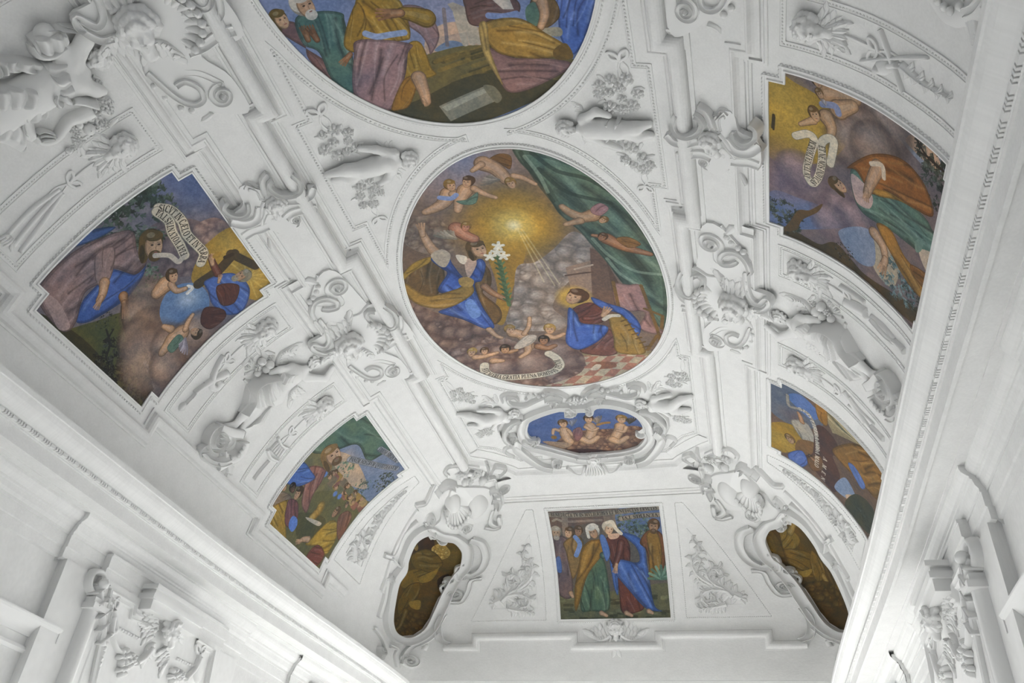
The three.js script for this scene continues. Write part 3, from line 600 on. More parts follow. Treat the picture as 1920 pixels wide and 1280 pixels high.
// back plate under a volute
// acanthus: a stem with lobed leaves on both sides; scale by width
function acanthus(b, path, wd, n = 9, h = .05, side = 0) {
  const q = smooth(path, .02), m = q.length;
  b.sweep(q, (f) => wd * .62 * (1 - .8 * f), (f) => h * (1 - .45 * f), SEC.leaf, { raw: true, lift: h * .2 });
  for (let i = 0; i < n; i++) for (const s of side ? [side] : [-1, 1]) {
    const k = Math.min(m - 2, Math.floor((i + .2 + (s > 0 ? .4 : 0)) / n * (m - 1))), a = Math.atan2(q[k + 1][1] - q[k][1], q[k + 1][0] - q[k][0]), l = wd * lerp(.95, .45, i / n) * rr(.85, 1.1);
    feather(b, q[k][0], q[k][1], a + s * .7, l, l * .42, h * .25, s * .8, h * .7); feather(b, q[k][0], q[k][1], a + s * .35, l * .9, l * .34, h * .5, s * .6, h * .6);
  }
  return b;
}
// scallop shell from hinge O to rim U
function shell(b, O, U, mir = 1, spread = 2.1, n = 9, h = .25) {
  b.fr(O, U, mir);
  const R = (a) => 1 - .12 * Math.pow(abs(a) / (spread / 2), 2);
  for (let i = 0; i < n; i++) { const a = PI / 2 + lerp(-spread / 2, spread / 2, (i + .5) / n), r = R(a - PI / 2), e = [cos(a) * r, sin(a) * r]; b.sweep([[e[0] * .12, e[1] * .12], [e[0] * .5, e[1] * .5], [e[0] * .88, e[1] * .88], e], (f) => spread / n * (.2 + .95 * f), (f) => .03 + h * f * f * .8, SEC.round, { step: .14 }); b.ball(e[0] * 1.0, e[1] * 1.0, h * .72, spread / n * .48, 7, 4); }
  return b.id();
}
// cloth: a folded sheet spanned between two edges; ridges run from A to Bq
function drapery(b, A, Bq, n, h, amp, o = {}) {
  const a = smooth(A, .015), c = smooth(Bq, .015), at = (q, f) => { const x = f * (q.length - 1), i = min(q.length - 2, Math.floor(x)), t = x - i; return [lerp(q[i][0], q[i + 1][0], t), lerp(q[i][1], q[i + 1][1], t)]; };
  const U = n * 8, Vn = 14, ph = Array.from({ length: n + 2 }, () => rr(.6, 1.3)), wob = rr(0, 6), rows = [];
  for (let i = 0; i <= U; i++) {
    const u = i / U, row = [], p = at(a, u), q = at(c, u);
    for (let k = 0; k <= Vn; k++) {
      const v = k / Vn, x = n * u + .35 * sin(2.6 * v + wob) + .15 * sin(7 * v + u * 5), r = Math.pow(abs(sin(PI * x)), .8) * ph[max(0, min(n + 1, Math.floor(x) + 1))];
      const e = sstep(0, .09, min(u, 1 - u)), ev = sstep(0, .22, min(v, 1 - v)), bow = (o.bow ?? .05) * sin(PI * v) * sin(2 * PI * u + wob);
      row.push(b.v(lerp(p[0], q[0], v) + bow, lerp(p[1], q[1], v) - bow, (i % U === 0 || k % Vn === 0) ? -.012 : (h * (.6 + .4 * sin(PI * u)) + amp * (r - .5)) * e * ev));
    }
    rows.push(row);
  }
  for (let i = 0; i < U; i++) for (let k = 0; k < Vn; k++) b.quad(rows[i][k], rows[i + 1][k], rows[i + 1][k + 1], rows[i][k + 1]);
  return b;
}
// rectangular beaded frame: polyline doubled by thin fillets
function beadFrame(b, path, closed = true, r = .012, gap = .032) {
  const p = closed ? [...path, path[0]] : path;
  b.mould(path, [[-.034, -.005], [-.034, .01], [-.022, .01], [-.022, .004], [.022, .004], [.022, .01], [.034, .01], [.034, -.005]], closed, .1);
  b.beads(p, r, gap); return b;
}

// ---------- frescoes and their frames ----------
const ell = (a, b, c, k = 1, n = 96, f0 = 0, f1 = 1) => Array.from({ length: n + (f1 < 1 || f0 > 0 ? 1 : 0) }, (_, i) => { const t = 2 * PI * lerp(f0, f1, i / n); return [a * k * cos(t), c + b * k * sin(t)]; });
const OV1 = [1.68, 2.25, -3.41], OV2 = [1.77, 2.5, -8.55];
function fresco(name, label, chart, outline, box, mat, o = {}) {
  const c = outline.reduce((s, p) => [s[0] + p[0] / outline.length, s[1] + p[1] / outline.length], [0, 0]);
  const t = thing(name, label, 'fresco', place(chart, ...c, 0), o.group);
  const b = new B(chart, { box });
  if (o.polar) { // rings round the middle
    const rows = [b.v(c[0], c[1], .006)], K = 14, n = outline.length; let prev = null;
    for (let k = 1; k <= K; k++) { const r = outline.map((p) => b.v(lerp(c[0], p[0], k / K), lerp(c[1], p[1], k / K), .006)); for (let i = 0; i < n; i++) { const j = (i + 1) % n; if (k === 1) b.tri(rows[0], r[j], r[i]); else b.quad(prev[i], prev[j], r[j], r[i]); } prev = r; }
  } else b.plate(outline, .006, { flat: true, split: 3 });
  part(t, 'painted_surface', b.geo(), mat);
  const f = new B(chart), e = o.frame;
  if (e !== false) { const fr = e ?? outline; f.mould(fr, [[-.012, -.01], [-.012, .022], [.004, .024], [.01, .008], [.028, .008], [.034, .02], [.046, .02], [.05, -.01]].map(([s, w]) => [s * (o.dir ?? 1), w]), true, .1); const ring = offset(fr, .052 * (o.dir ?? 1)); f.beads([...ring, ring[0]], o.bead ?? .017, o.gap ?? .042); part(t, 'beaded_frame', f.geo(), M.stucco, { kind: 'stuff' }); }
  return t;
}
function offset(p, d) { const n = p.length; return p.map((a, i) => { const q = p[(i - 1 + n) % n], r = p[(i + 1) % n], u = (x, y) => { const l = hyp(y[0] - x[0], y[1] - x[1]) || 1; return [(y[0] - x[0]) / l, (y[1] - x[1]) / l]; }, d1 = u(q, a), d2 = u(a, r), m = [-(d1[1] + d2[1]), d1[0] + d2[0]], l = hyp(...m) || 1, k = d / max(.35, (m[0] * -d1[1] + m[1] * d1[0]) / l); return [a[0] + m[0] / l * k, a[1] + m[1] / l * k]; }); }
const SIDEPIC = (z0, z1, zn0, zn1) => [[3.19, z0], [3.355, z0], [3.355, zn0], [5.16, zn0], [5.16, z0 - .02], [5.38, z0 - .02], [5.38, z1 + .02], [5.16, z1 + .02], [5.16, zn1], [3.355, zn1], [3.355, z1], [3.19, z1]];
const PICU = SIDEPIC(-5, -6.86, -4.87, -6.98), PICD = SIDEPIC(-9.98, -11.77, -9.86, -11.87);
const sgn = (p, s) => p.map(([a, b]) => [s * a, b]);
const PICE = [[-1.055, 2.65], [1.055, 2.65], [1.055, 4.88], [-1.055, 4.88]];

// beaded borders on the crown: spandrels between and below the ovals
const ellAt = ([a, b, c], k, x, up) => c + (up ? 1 : -1) * b * k * Math.sqrt(max(0, 1 - (x / (a * k)) ** 2));
const crownBorder = new B('C');
for (const s of [-1, 1]) {
  const e1 = [], e2 = [], e3 = [];
  for (let i = 0; i <= 40; i++) { const x = lerp(.26, 1.775, i / 40); e1.push([s * x, ellAt(OV1, 1.105, x, false)]); e2.push([s * x, ellAt(OV2, 1.095, x, true)]); }
  const up = [...e1, [s * 1.775, -5.06], [s * 1.925, -5.06], [s * 1.925, -6.68], [s * 1.775, -6.68], ...e2.reverse()];
  crownBorder.mould(up, [[-.034, -.005], [-.034, .01], [-.022, .01], [-.022, .004], [.022, .004], [.022, .01], [.034, .01], [.034, -.005]], true, .1).beads([...up, up[0]], .016, .04);
  const lowEdge = [-1.883, -12.231, -1.659, -12.433, -1.547, -12.623, -1.429, -12.872, -1.333, -12.999]; const lw = pairs(lowEdge).map(([x, z]) => [s * abs(x), z]);
  for (let i = 0; i <= 24; i++) { const x = lerp(1.775, .75, i / 24); e3.push([s * x, ellAt(OV2, 1.105, x, false)]); }
  const low = [...e3.reverse(), [s * 1.775, -10.05], [s * 1.915, -10.05], [s * 1.89, -12.2], ...lw.slice(1), [s * .9, -13.01]];
  crownBorder.mould(low, [[-.034, -.005], [-.034, .01], [-.022, .01], [-.022, .004], [.022, .004], [.022, .01], [.034, .01], [.034, -.005]], false, .1).beads(low, .016, .04);
}
struct(trimName(), crownBorder.geo(), 'thin beaded borders framing the spandrels round the oval frescoes', 'moulding', M.stucco);
// end of the crown field, band above the cove and its lower edge
{
  const q = pairs([-2.087, -12.356, -1.877, -12.639, -1.665, -12.951, -1.419, -13.24]), L = [[-2.1, -12.3], ...smooth(q, .06).map(([x, z]) => [x, z]), [-.7, -13.27]], full = [...L, ...L.slice().reverse().map(([x, z]) => [-x, z])];
  struct(trimName(), new B('C').mould(full, [[.2, -.01], [.2, .012], [.03, .014], [.025, .03], [0, .032], [-.01, .02], [-.03, .022], [-.06, .04], [-.1, .075], [-.16, .09], [-.2, .09], [-.21, .06]].map(([s, w]) => [s, w]), false).geo(), 'moulding with concave corners closing the crown field above the end cove', 'moulding');
  const bd = new B('C'); const rows = []; for (let i = 0; i <= 24; i++) rows.push([0, 1, 2, 3].map((k) => { const x = lerp(-1.9, 1.9, i / 24); return bd.v(x, lerp(-13.4, -13.88, k / 3), .07); }));
  for (let i = 0; i < 24; i++) for (let k = 0; k < 3; k++) bd.quad(rows[i][k], rows[i + 1][k], rows[i + 1][k + 1], rows[i][k + 1]);
  struct(trimName(), bd.geo(), 'flat raised band across the top of the end cove', 'band');
  const e = new B('E').mould([[-1.95, 2.3], [1.95, 2.3]], SECOUT.map(([s, w]) => [s, w]), false);
  struct(trimName(), e.geo(), 'ridged cove moulding under the band above the end cove', 'moulding');
}
// roll moulding with notches low on the cove of the end and on both flanks
const SECLOW = [[-.1, -.01], [-.1, .012], [-.075, .014], [-.06, .05], [-.03, .075], [.0, .085], [.03, .08], [.055, .06], [.07, .025], [.09, .02], [.1, .02], [.1, -.01]];
{
  const t0 = 5.17, t1 = 5.36, p = [[-3.4, t1], [-2.76, t1], [-2.76, t0], [-.8, t0], [-.8, t1], [.8, t1], [.8, t0], [2.76, t0], [2.76, t1], [3.4, t1]];
  struct(trimName(), new B('E').mould(p, SECLOW).geo(), 'round moulding with square notches low on the end cove', 'moulding');
  for (const s of [-1, 1]) {
    const lo = 5.61, hi = 5.37, zj = [-2.06, -4.75, -7.1, -9.72, -12.05];
    const path = [[lo, ZN], [lo, zj[0] + .1], [hi, zj[0] + .1], [hi, zj[1]], [lo, zj[1]], [lo, zj[2]], [hi, zj[2]], [hi, zj[3]], [lo, zj[3]], [lo, zj[4]], [hi, zj[4]], [hi, -12.75]].map(([t, z]) => [s * t, z]);
    struct(trimName(), new B('N').mould(path, SECLOW.map(([a, w]) => [a, w])).geo(), s < 0 ? 'round moulding with square notches under the flank frescoes, side of the blue globe' : 'round moulding with square notches under the flank frescoes, side of the woman in green', 'moulding');
  }
}
// beaded panels on the flanks and triangles near the corners: borders (structure of the vault)

// ---------- stucco on the ribs ----------
const V2 = (a) => pairs(a);
// big cartouche with a winged cherub, drawn for the right rib; dz moves it one bay
for (const dz of [0, 4.97]) twin(1, (s, mp) => {
  const mv = (a) => V2(a).map(([t, z]) => [t, z + dz]);
  const [c1, c2, c3] = mv([2.51, -7.354, 2.472, -9.31, 2.775, -7.541]);
  stucco('rib_cartouche', 'stucco rib cartouche with winged cherub, shell and volutes, ' + (!dz ? BETWEEN[s] : s < 0 ? 'beside the large draped angel' : 'by the near end angel'), 'cartouche', 'rib cartouches', 'N', mp, c1, (P, o) => {
    const L = .055;
    P('back_plate', (b) => { b.lift = L; b.plate(smooth(mv([2.422, -7.107, 2.648, -7.058, 2.962, -7.464, 2.979, -7.953, 3.261, -8.012, 3.196, -8.302, 2.96, -8.674, 2.985, -9.019, 2.805, -9.28, 2.331, -9.597, 2.291, -9.17, 2.433, -8.821, 1.974, -8.834, 1.967, -8.383, 2.085, -7.995, 2.272, -7.871, 2.317, -7.702]), .08, true), .05); });
    P('volute', (b) => { b.lift = L; volute(b, c1, .165, -1.2, 1, { w: .085, h: .1, lead: mv([2.871, -7.44, 2.728, -7.559, 2.585, -7.645]) }); });
    P('volute', (b) => { b.lift = L; volute(b, c2, .125, 2.2, -1, { w: .07, h: .09, lead: mv([2.823, -8.796, 2.683, -8.917, 2.541, -9.009]) }); });
    P('scroll', (b) => { b.lift = L; b.sweep(mv([3.01, -7.675, 2.975, -7.521, 2.873, -7.398, 2.72, -7.426, 2.628, -7.565, 2.662, -7.649, 2.772, -7.616, 2.837, -7.548]), .07, .1, SEC.strap); });
    P('scroll', (b) => { b.lift = L; b.sweep(mv([2.974, -8.767, 2.88, -9.104, 2.771, -9.257, 2.65, -9.252, 2.629, -9.127, 2.713, -9.007, 2.815, -9.007]), .06, .09, SEC.strap); });
    P('scroll', (b) => { b.lift = L; b.sweep(mv([2.955, -7.7, 2.956, -7.919, 3.007, -8.122, 3.117, -8.181, 3.214, -8.037, 3.253, -8.13, 3.164, -8.296, 3.05, -8.334]), .075, .1, SEC.strap); });
    P('clasp_ring', (b) => { b.lift = .05; b.sweep(mv([2.097, -7.982, 2.026, -8.213, 2.067, -8.393, 2.197, -8.424, 2.345, -8.229, 2.384, -8.029, 2.325, -7.957, 2.249, -8.005]), .065, .13, SEC.strap); }); P('clasp_ring', (b) => { b.lift = .05; b.sweep(mv([1.981, -8.308, 2.058, -8.554, 2.241, -8.568, 2.354, -8.38]), .07, .09, SEC.strap); });
    P('strap', (b) => { b.lift = L; b.sweep(mv([2.024, -8.742, 2.194, -8.736, 2.377, -8.769, 2.53, -8.757]), .12, .08, SEC.strap); }); P('strap', (b) => { b.lift = L; b.sweep(mv([2.257, -7.854, 2.342, -7.894, 2.449, -7.948, 2.61, -7.911]), .05, .09, SEC.round); });
    P('shell', (b) => { b.lift = L; shell(b, mv([2.655, -8.428])[0], mv([2.248, -8.49])[0], 1, 1.9, 8, .4); });
    P('pearl_row', (b) => { b.lift = L; for (const [p, q] of mv([2.723, -7.19, 2.78, -7.26, 2.858, -7.318, 2.922, -7.357])) b.ball(p, q, .05, .04, 8, 6); b.lift = L; leafAt(b, ...mv([2.702, -7.158])[0], .2, .9, .6, .03, .2); b.sweep(mv([2.649, -7.038, 2.761, -7.197, 2.875, -7.335, 3.006, -7.507]), .035, .05, SEC.round); });
    for (const p of mv([2.821, -9.321, 2.897, -9.246, 2.967, -9.069, 3.001, -8.919])) P('pearl', (b) => { b.lift = L; b.ball(...p, .03, .034, 8, 5); });
    P('leaf', (b) => { b.lift = L; leafAt(b, ...mv([2.659, -9.441])[0], .15, -.4, .5, .02, .2); });
    const h = P('cherub_head', (b) => { b.lift = L; head(b, ...mv([2.839, -8.562, 2.758, -8.146]), 1, 0, .15, .15); });
    P('wing', (b) => { b.lift = L + .03; wing(b, ...mv([2.943, -8.107, 2.503, -7.706]), 1, 8); }, h);
    P('wing', (b) => { b.lift = L + .03; wing(b, ...mv([2.899, -8.508, 2.595, -8.958]), -1, 7, .8); }, h);
    P('wing', (b) => { b.lift = L + .05; wing(b, ...mv([2.919, -8.377, 3.275, -8.496]), 1, 7, .7); }, h);
    P('wing', (b) => { b.lift = L + .05; wing(b, ...mv([2.979, -7.953, 2.857, -7.831]), -1, 5, .8); }, h);
  });
});
// strap clasp with a mask across the narrow band
twin(1, (s, mp) => stucco('rib_clasp', 'stucco strap clasp with a mask on the rib above the ' + SIDE[s], 'clasp', 'rib clasps', 'N', mp, V2([2.661, -5.839])[0], (P) => {
  const L = .05;
  P('back_plate', (b) => { b.lift = L; b.plate(smooth(V2([2.513, -5.376, 2.614, -5.431, 2.671, -5.539, 2.792, -5.393, 2.886, -5.426, 2.926, -5.609, 3.078, -5.652, 3.15, -5.725, 3.136, -6.023, 2.859, -6.079, 2.696, -6.261, 2.56, -6.233, 2.45, -6.09, 2.218, -6.095, 2.199, -5.852, 2.376, -5.761, 2.501, -5.64]), .06, true), .05); });
  P('ring', (b) => { b.lift = L; b.sweep(V2([2.263, -5.508, 2.234, -5.627, 2.274, -5.728, 2.389, -5.746, 2.513, -5.664, 2.563, -5.55, 2.536, -5.471, 2.484, -5.457]), .06, .15, SEC.strap); });
  P('ring', (b) => { b.lift = L; b.sweep(V2([3.062, -5.456, 3.132, -5.5, 3.13, -5.602, 3.064, -5.687, 2.982, -5.72, 2.91, -5.683, 2.88, -5.605]), .055, .12, SEC.strap); });
  P('strap', (b) => { b.lift = L; b.sweep(V2([2.137, -5.801, 2.205, -5.881, 2.332, -5.879, 2.471, -5.812]), .1, .1, SEC.strap); }); P('strap', (b) => { b.lift = L; b.sweep(V2([2.219, -6.084, 2.378, -6.033, 2.507, -6.005, 2.607, -6.033]), .11, .08, SEC.strap); });
  P('strap', (b) => { b.lift = L; b.sweep(V2([3.15, -5.725, 3.049, -5.833, 2.934, -5.867, 2.852, -5.83, 2.775, -5.734]), .12, .09, SEC.strap); }); P('strap', (b) => { b.lift = L; b.sweep(V2([3.137, -5.992, 3.013, -5.982, 2.912, -6.012, 2.827, -6.016]), .12, .07, SEC.strap); });
  P('scroll', (b) => { b.lift = L; b.sweep(V2([2.496, -5.388, 2.582, -5.428, 2.632, -5.52, 2.657, -5.637]), .07, .1, SEC.strap); }); P('scroll', (b) => { b.lift = L; volute(b, V2([2.507, -6.129])[0], .06, 0, 1, { w: .035, h: .07, lead: V2([2.659, -6.021, 2.635, -6.14, 2.578, -6.207, 2.51, -6.202]) }); });
  P('plume', (b) => { b.lift = L; for (const q of [[2.696, -5.666, 2.654, -5.543, 2.744, -5.395, 2.822, -5.432], [2.729, -5.658, 2.72, -5.528, 2.773, -5.452, 2.787, -5.486], [2.665, -5.635, 2.64, -5.518, 2.676, -5.464, 2.724, -5.463]]) b.sweep(q, (f) => .07 * (1 - .6 * f), .07, SEC.leaf); });
  P('pendant', (b) => { b.lift = L; b.dome(...V2([2.737, -5.98])[0], .05, .06, .06); }); P('pendant', (b) => { b.lift = L; b.dome(...V2([2.735, -6.176])[0], .06, .045, .05); }); P('pendant', (b) => { b.lift = L; b.sweep([2.855, -6.152, 2.904, -6.221, 2.959, -6.351], .04, .03, SEC.leaf); });
  P('mask', (b) => { b.lift = L + .02; head(b, ...V2([2.663, -5.949, 2.57, -5.703]), 1, 0, .1, .05); });
  P('veil', (b) => { b.lift = L; b.sweep([2.711, -5.691, 2.788, -5.788, 2.849, -5.91, 2.88, -5.971], .06, .08, SEC.round); }); P('veil', (b) => { b.lift = L; b.sweep([2.661, -5.979, 2.734, -5.881, 2.783, -5.908, 2.846, -5.971], .05, .07, SEC.round); });
}));
// ---------- flank panels ----------
function trophy(P, kind, zc) {
  const T = (t, d) => [t, zc + d];
  P('ribbon', (b) => { b.sweep([T(3.86, 0), T(4.02, .01), T(4.2, 0)], .035, .02, SEC.flat); bowAt(b, T(4.25, 0), T(4.5, .02), .065); });
  if (kind === 0) { P('sash', (b) => { for (const d of [-.12, -.04, .05]) b.sweep([T(4.35, d * .3), T(4.7, d), T(5.05, d * 1.2 - .03)], .05, .03, SEC.round); }); P('tassel', (b) => { for (let i = 0; i < 5; i++) leafAt(b, 5, zc - .04 + i * .02, .12, (i - 2) * .15, .25, .02); }); }
  if (kind === 1) { P('chalice', (b) => { b.dome(4.33, zc - .1, .09, .075, .07, .5, 12, 4); b.sweep([T(4.37, -.07), T(4.47, -.01)], .06, .05, SEC.round); b.dome(4.3, zc - .12, .055, .05, .095, .5, 10, 3); }); P('crossed_staff', (b) => { b.sweep([T(4.25, .2), T(4.55, -.22)], .04, .04, SEC.round, { step: .1 }); }); P('crossed_staff', (b) => { b.sweep([T(4.1, -.15), T(4.75, .2)], .035, .035, SEC.round, { step: .1 }); }); P('foliage', (b) => { acanthus(b, [T(4.5, 0), T(4.75, -.03), T(5.05, .02)], .12, 5, .035); }); }
  if (kind === 2) { P('horn', (b) => { b.sweep([T(4.22, .12), T(4.4, .05), T(4.58, -.08), T(4.56, -.17), T(4.45, -.17)], (f) => .05 + .06 * f, .06, SEC.round); }); P('quiver', (b) => { b.sweep([T(4.32, -.15), T(4.55, -.03), T(4.8, .06)], (f) => .11 - .05 * f, .06, SEC.round); }); P('torch', (b) => { b.sweep([T(4.62, .02), T(4.85, .04), T(5.0, .06)], .045, .045, SEC.leaf); b.dome(5.02, zc + .07, .07, .05, .05); }); }
  if (kind === 3) { P('scroll_case', (b) => { b.sweep([T(4.2, -.07), T(4.5, .02)], .14, .07, SEC.round); }); P('side_roll', (b) => b.sweep([T(4.1, .12), T(4.45, .16)], .05, .045, SEC.round)); P('sash', (b) => { for (const d of [-.03, .03]) b.sweep([T(4.55, d), T(4.75, d * 2), T(4.92, d)], .06, .035, SEC.leaf); }); P('club', (b) => b.sweep([T(4.9, .02), T(5.1, .05)], (f) => .05 + .04 * f, .05, SEC.round)); }
  if (kind === 4) { P('crown', (b) => { for (let i = -2; i <= 2; i++) b.sweep([T(4.45, i * .05), T(4.6, i * .06)], .045, .045, SEC.round); b.sweep([T(4.4, -.16), T(4.44, 0), T(4.4, .16)], .05, .05, SEC.round); b.sweep([T(4.63, -.17), T(4.67, 0), T(4.63, .17)], .05, .05, SEC.round); }); P('torch', (b) => { b.sweep([T(4.72, 0), T(4.9, .02), T(5.05, .03)], (f) => .04 + .03 * f, .045, SEC.leaf); }); }
  if (kind === 5) { P('quiver', (b) => { b.sweep([T(4.3, .1), T(4.5, .02), T(4.7, -.08)], .09, .05, SEC.round); }); P('sash', (b) => { for (const d of [-.04, .05]) b.sweep([T(4.4, d * 2), T(4.6, d), T(4.85, d * 1.8)], .045, .03, SEC.round); }); P('torch', (b) => { b.sweep([T(4.8, 0), T(5.05, .04)], (f) => .04 + .05 * f, .05, SEC.leaf); }); }
}
const PANELS = [[-4.11, -4.6], [-7.2, -7.67], [-9.04, -9.47], [-2.22, -2.72]];
const PWHERE = (s, i) => ['beside the ' + SIDE[s] + ', near end', 'between the ' + SIDE[s] + ' and the angel', 'between the angel and the ' + SIDE2[s], 'at the near end, ' + (s < 0 ? 'globe' : 'green woman') + ' side'][i];
const KINDS = { '-1': [0, 2, 4, 5], 1: [1, 3, 5, 2] };
for (const s of [-1, 1]) PANELS.forEach(([z0, z1], i) => {
  const zc = (z0 + z1) / 2;
  stucco('trophy_panel', 'beaded stucco panel with cherub head and trophy ' + PWHERE(s, i), 'panel', 'beaded trophy panels', 'N', s, [4.2, zc], (P) => {
    P('beaded_frame', (b) => beadFrame(b, [[3.33, z0], [5.18, z0], [5.18, z1], [3.33, z1]]), undefined, { kind: 'stuff' });
    const h = P('cherub_head', (b) => head(b, [3.76, zc], [3.47, zc], 1, i % 2, .1, 0));
    for (const k of [-1, 1]) P('wing', (b) => wing(b, [3.66, zc + k * .1], [3.98, zc + k * .17], -k, 6, .9), h);
    P('wing', (b) => { for (let j = -2; j <= 2; j++) feather(b, 3.76, zc + j * .02, j * .25, .2, .06, .03, 0, .03); }, h);
    trophy(P, KINDS[s][i], zc);
  });
});
// ---------- standing angels on volute corbels ----------
const limbs = (list) => list.map(([a, b]) => [a, b]);
for (const [dz, only] of [[0, 0], [4.97, 1]]) twin(1, (s, mp) => {
  if (only && s !== only) return;
  const mv = (a) => V2(a).map(([t, z]) => [t, z + dz]);
  const J = mv([3.257, -8.406, 3.447, -8.484, 3.515, -8.398, 3.558, -8.547, 3.649, -8.22, 3.7, -8.328, 3.86, -8.348, 4.001, -8.335, 4.34, -8.21, 4.72, -8.256, 4.04, -8.45, 4.4, -8.36, 4.705, -8.413, 3.351, -8.77, 3.181, -8.673, 3.781, -8.081, 3.896, -8.042, 4.842, -8.106, 4.787, -8.393]);
  const j = (i, w, r) => [J[i][0], J[i][1], w, r];
  stucco('standing_angel', 'half-draped stucco angel holding fruit on a corbel ' + (dz ? 'at the near end' : BETWEEN[s]), 'relief figure', 'flank angels', 'N', mp, J[9], (P) => {
    P('body', (b) => { const [V, F] = bodyMesh([[j(2, .1, .07), j(5, .1, .15)], [j(3, .1, .08), j(4, .1, .08)], [j(5, .12, .17), j(6, .11, .14)], [j(6, .11, .14), j(7, .13, .17)], [j(7, .13, .15), j(8, .15, .1)], [j(8, .15, .1), j(9, .07, .055)], [j(10, .1, .15), j(11, .12, .1)], [j(11, .12, .1), j(12, .05, .055)], [j(3, .12, .07), j(13, .14, .055)], [j(13, .14, .055), j(14, .1, .045)], [j(4, .12, .07), j(15, .16, .055)], [j(15, .16, .055), j(16, .12, .045)], [j(9, .05, .05), j(17, .06, .04)], [j(12, .05, .05), j(18, .05, .04)]], .02); b.mesh(V, F); });
    P('head', (b) => head(b, J[1], J[0], 1, 1, .05, .12));
    P('drapery', (b) => drapery(b, mv([3.884, -8.136, 4.072, -7.981, 4.247, -7.957]), mv([3.948, -8.432, 4.196, -8.487, 4.502, -8.166]), 8, .3, .14));
    P('drapery', (b) => drapery(b, mv([4.032, -8.436, 4.231, -8.416]), mv([4.492, -8.662, 4.73, -8.37]), 5, .2, .12));
    P('sash', (b) => b.sweep(mv([3.855, -8.172, 4.034, -8.027, 4.227, -8.001, 4.355, -8.139, 4.553, -8.188]), (f) => .08 * (1 - .3 * f), .36, SEC.fold));
    P('bodice', (b) => drapery(b, mv([3.596, -8.386, 3.731, -8.071]), mv([3.805, -8.498, 3.935, -8.147]), 6, .29, .06));
    P('wing', (b) => wing(b, ...mv([3.77, -8.064, 3.322, -8.051]), -1, 8));
    P('wing', (b) => wing(b, ...mv([3.73, -8.636, 3.99, -8.895]), 1, 8));
  }, .62);
  const [it, lv] = [mv([3.842, -7.943, 3.894, -7.815, 3.974, -7.851, 3.922, -7.969, 3.811, -8.11, 3.996, -7.71, 3.909, -8.109, 4.038, -7.924, 3.764, -7.89, 4.088, -7.757]), []];
  bouquet('fruit_basket', 'bunch of stucco fruit carried by the angel ' + (dz ? 'at the near end' : BETWEEN[s]), 'angel fruit', 'N', mp, it[0], it.map(([t, z], i) => [t, z, [.065, .06, .06, .055, .05, .055, .06, .05, .05, .05][i], 'oogoorgofr'[i]]), mv([3.706, -7.882, 3.852, -7.725, 3.999, -7.611, 4.121, -7.656, 4.173, -7.807, 4.22, -7.864, 3.952, -8.177, 4.088, -8.06]).map(([t, z], i) => [t, z, .16, 1 + i * .7]));
  const [v1, v2] = mv([5.047, -8.115, 5.026, -8.447]);
  stucco('volute_corbel', 'curled stucco corbel under the angel ' + (dz ? 'at the near end' : BETWEEN[s]), 'corbel', 'angel corbels', 'N', mp, v1, (P) => {
    P('volute', (b) => volute(b, v1, .17, 2.4, -1, { w: .1, h: .24, lead: mv([5.287, -8.383, 5.327, -8.021, 5.205, -8.036, 5.05, -8.275, 4.898, -8.308]) }));
    P('console', (b) => { b.sweep(mv([4.789, -8.588, 4.953, -8.66, 5.13, -8.531, 5.292, -8.404]), .2, .16, SEC.round); b.sweep(mv([4.742, -8.422, 4.818, -8.271, 4.9, -8.01]), .12, .2, SEC.flat); });
    P('pearl_row', (b) => { for (const q of mv([4.862, -8.578, 4.929, -8.591, 4.996, -8.588, 5.081, -8.513])) b.ball(...q, .16, .035, 7, 5); });
    P('acanthus_leaf', (b) => { acanthus(b, mv([5.02, -8.569, 5.139, -8.575, 5.255, -8.665]), .24, 6, .08); for (let i = 0; i < 5; i++) b.sweep(mv([5.061, -8.484, 5.134, -8.553, 5.243, -8.684]).map(([t, z], k) => [t, z + (i - 2) * .05 * (1 - k * .3)]), .05, .12, SEC.round); });
    P('clasp', (b) => b.sweep(mv([5.327, -8.021, 5.327, -8.211, 5.234, -8.435, 5.13, -8.531]), .07, .18, SEC.strap));
  }, .7);
});
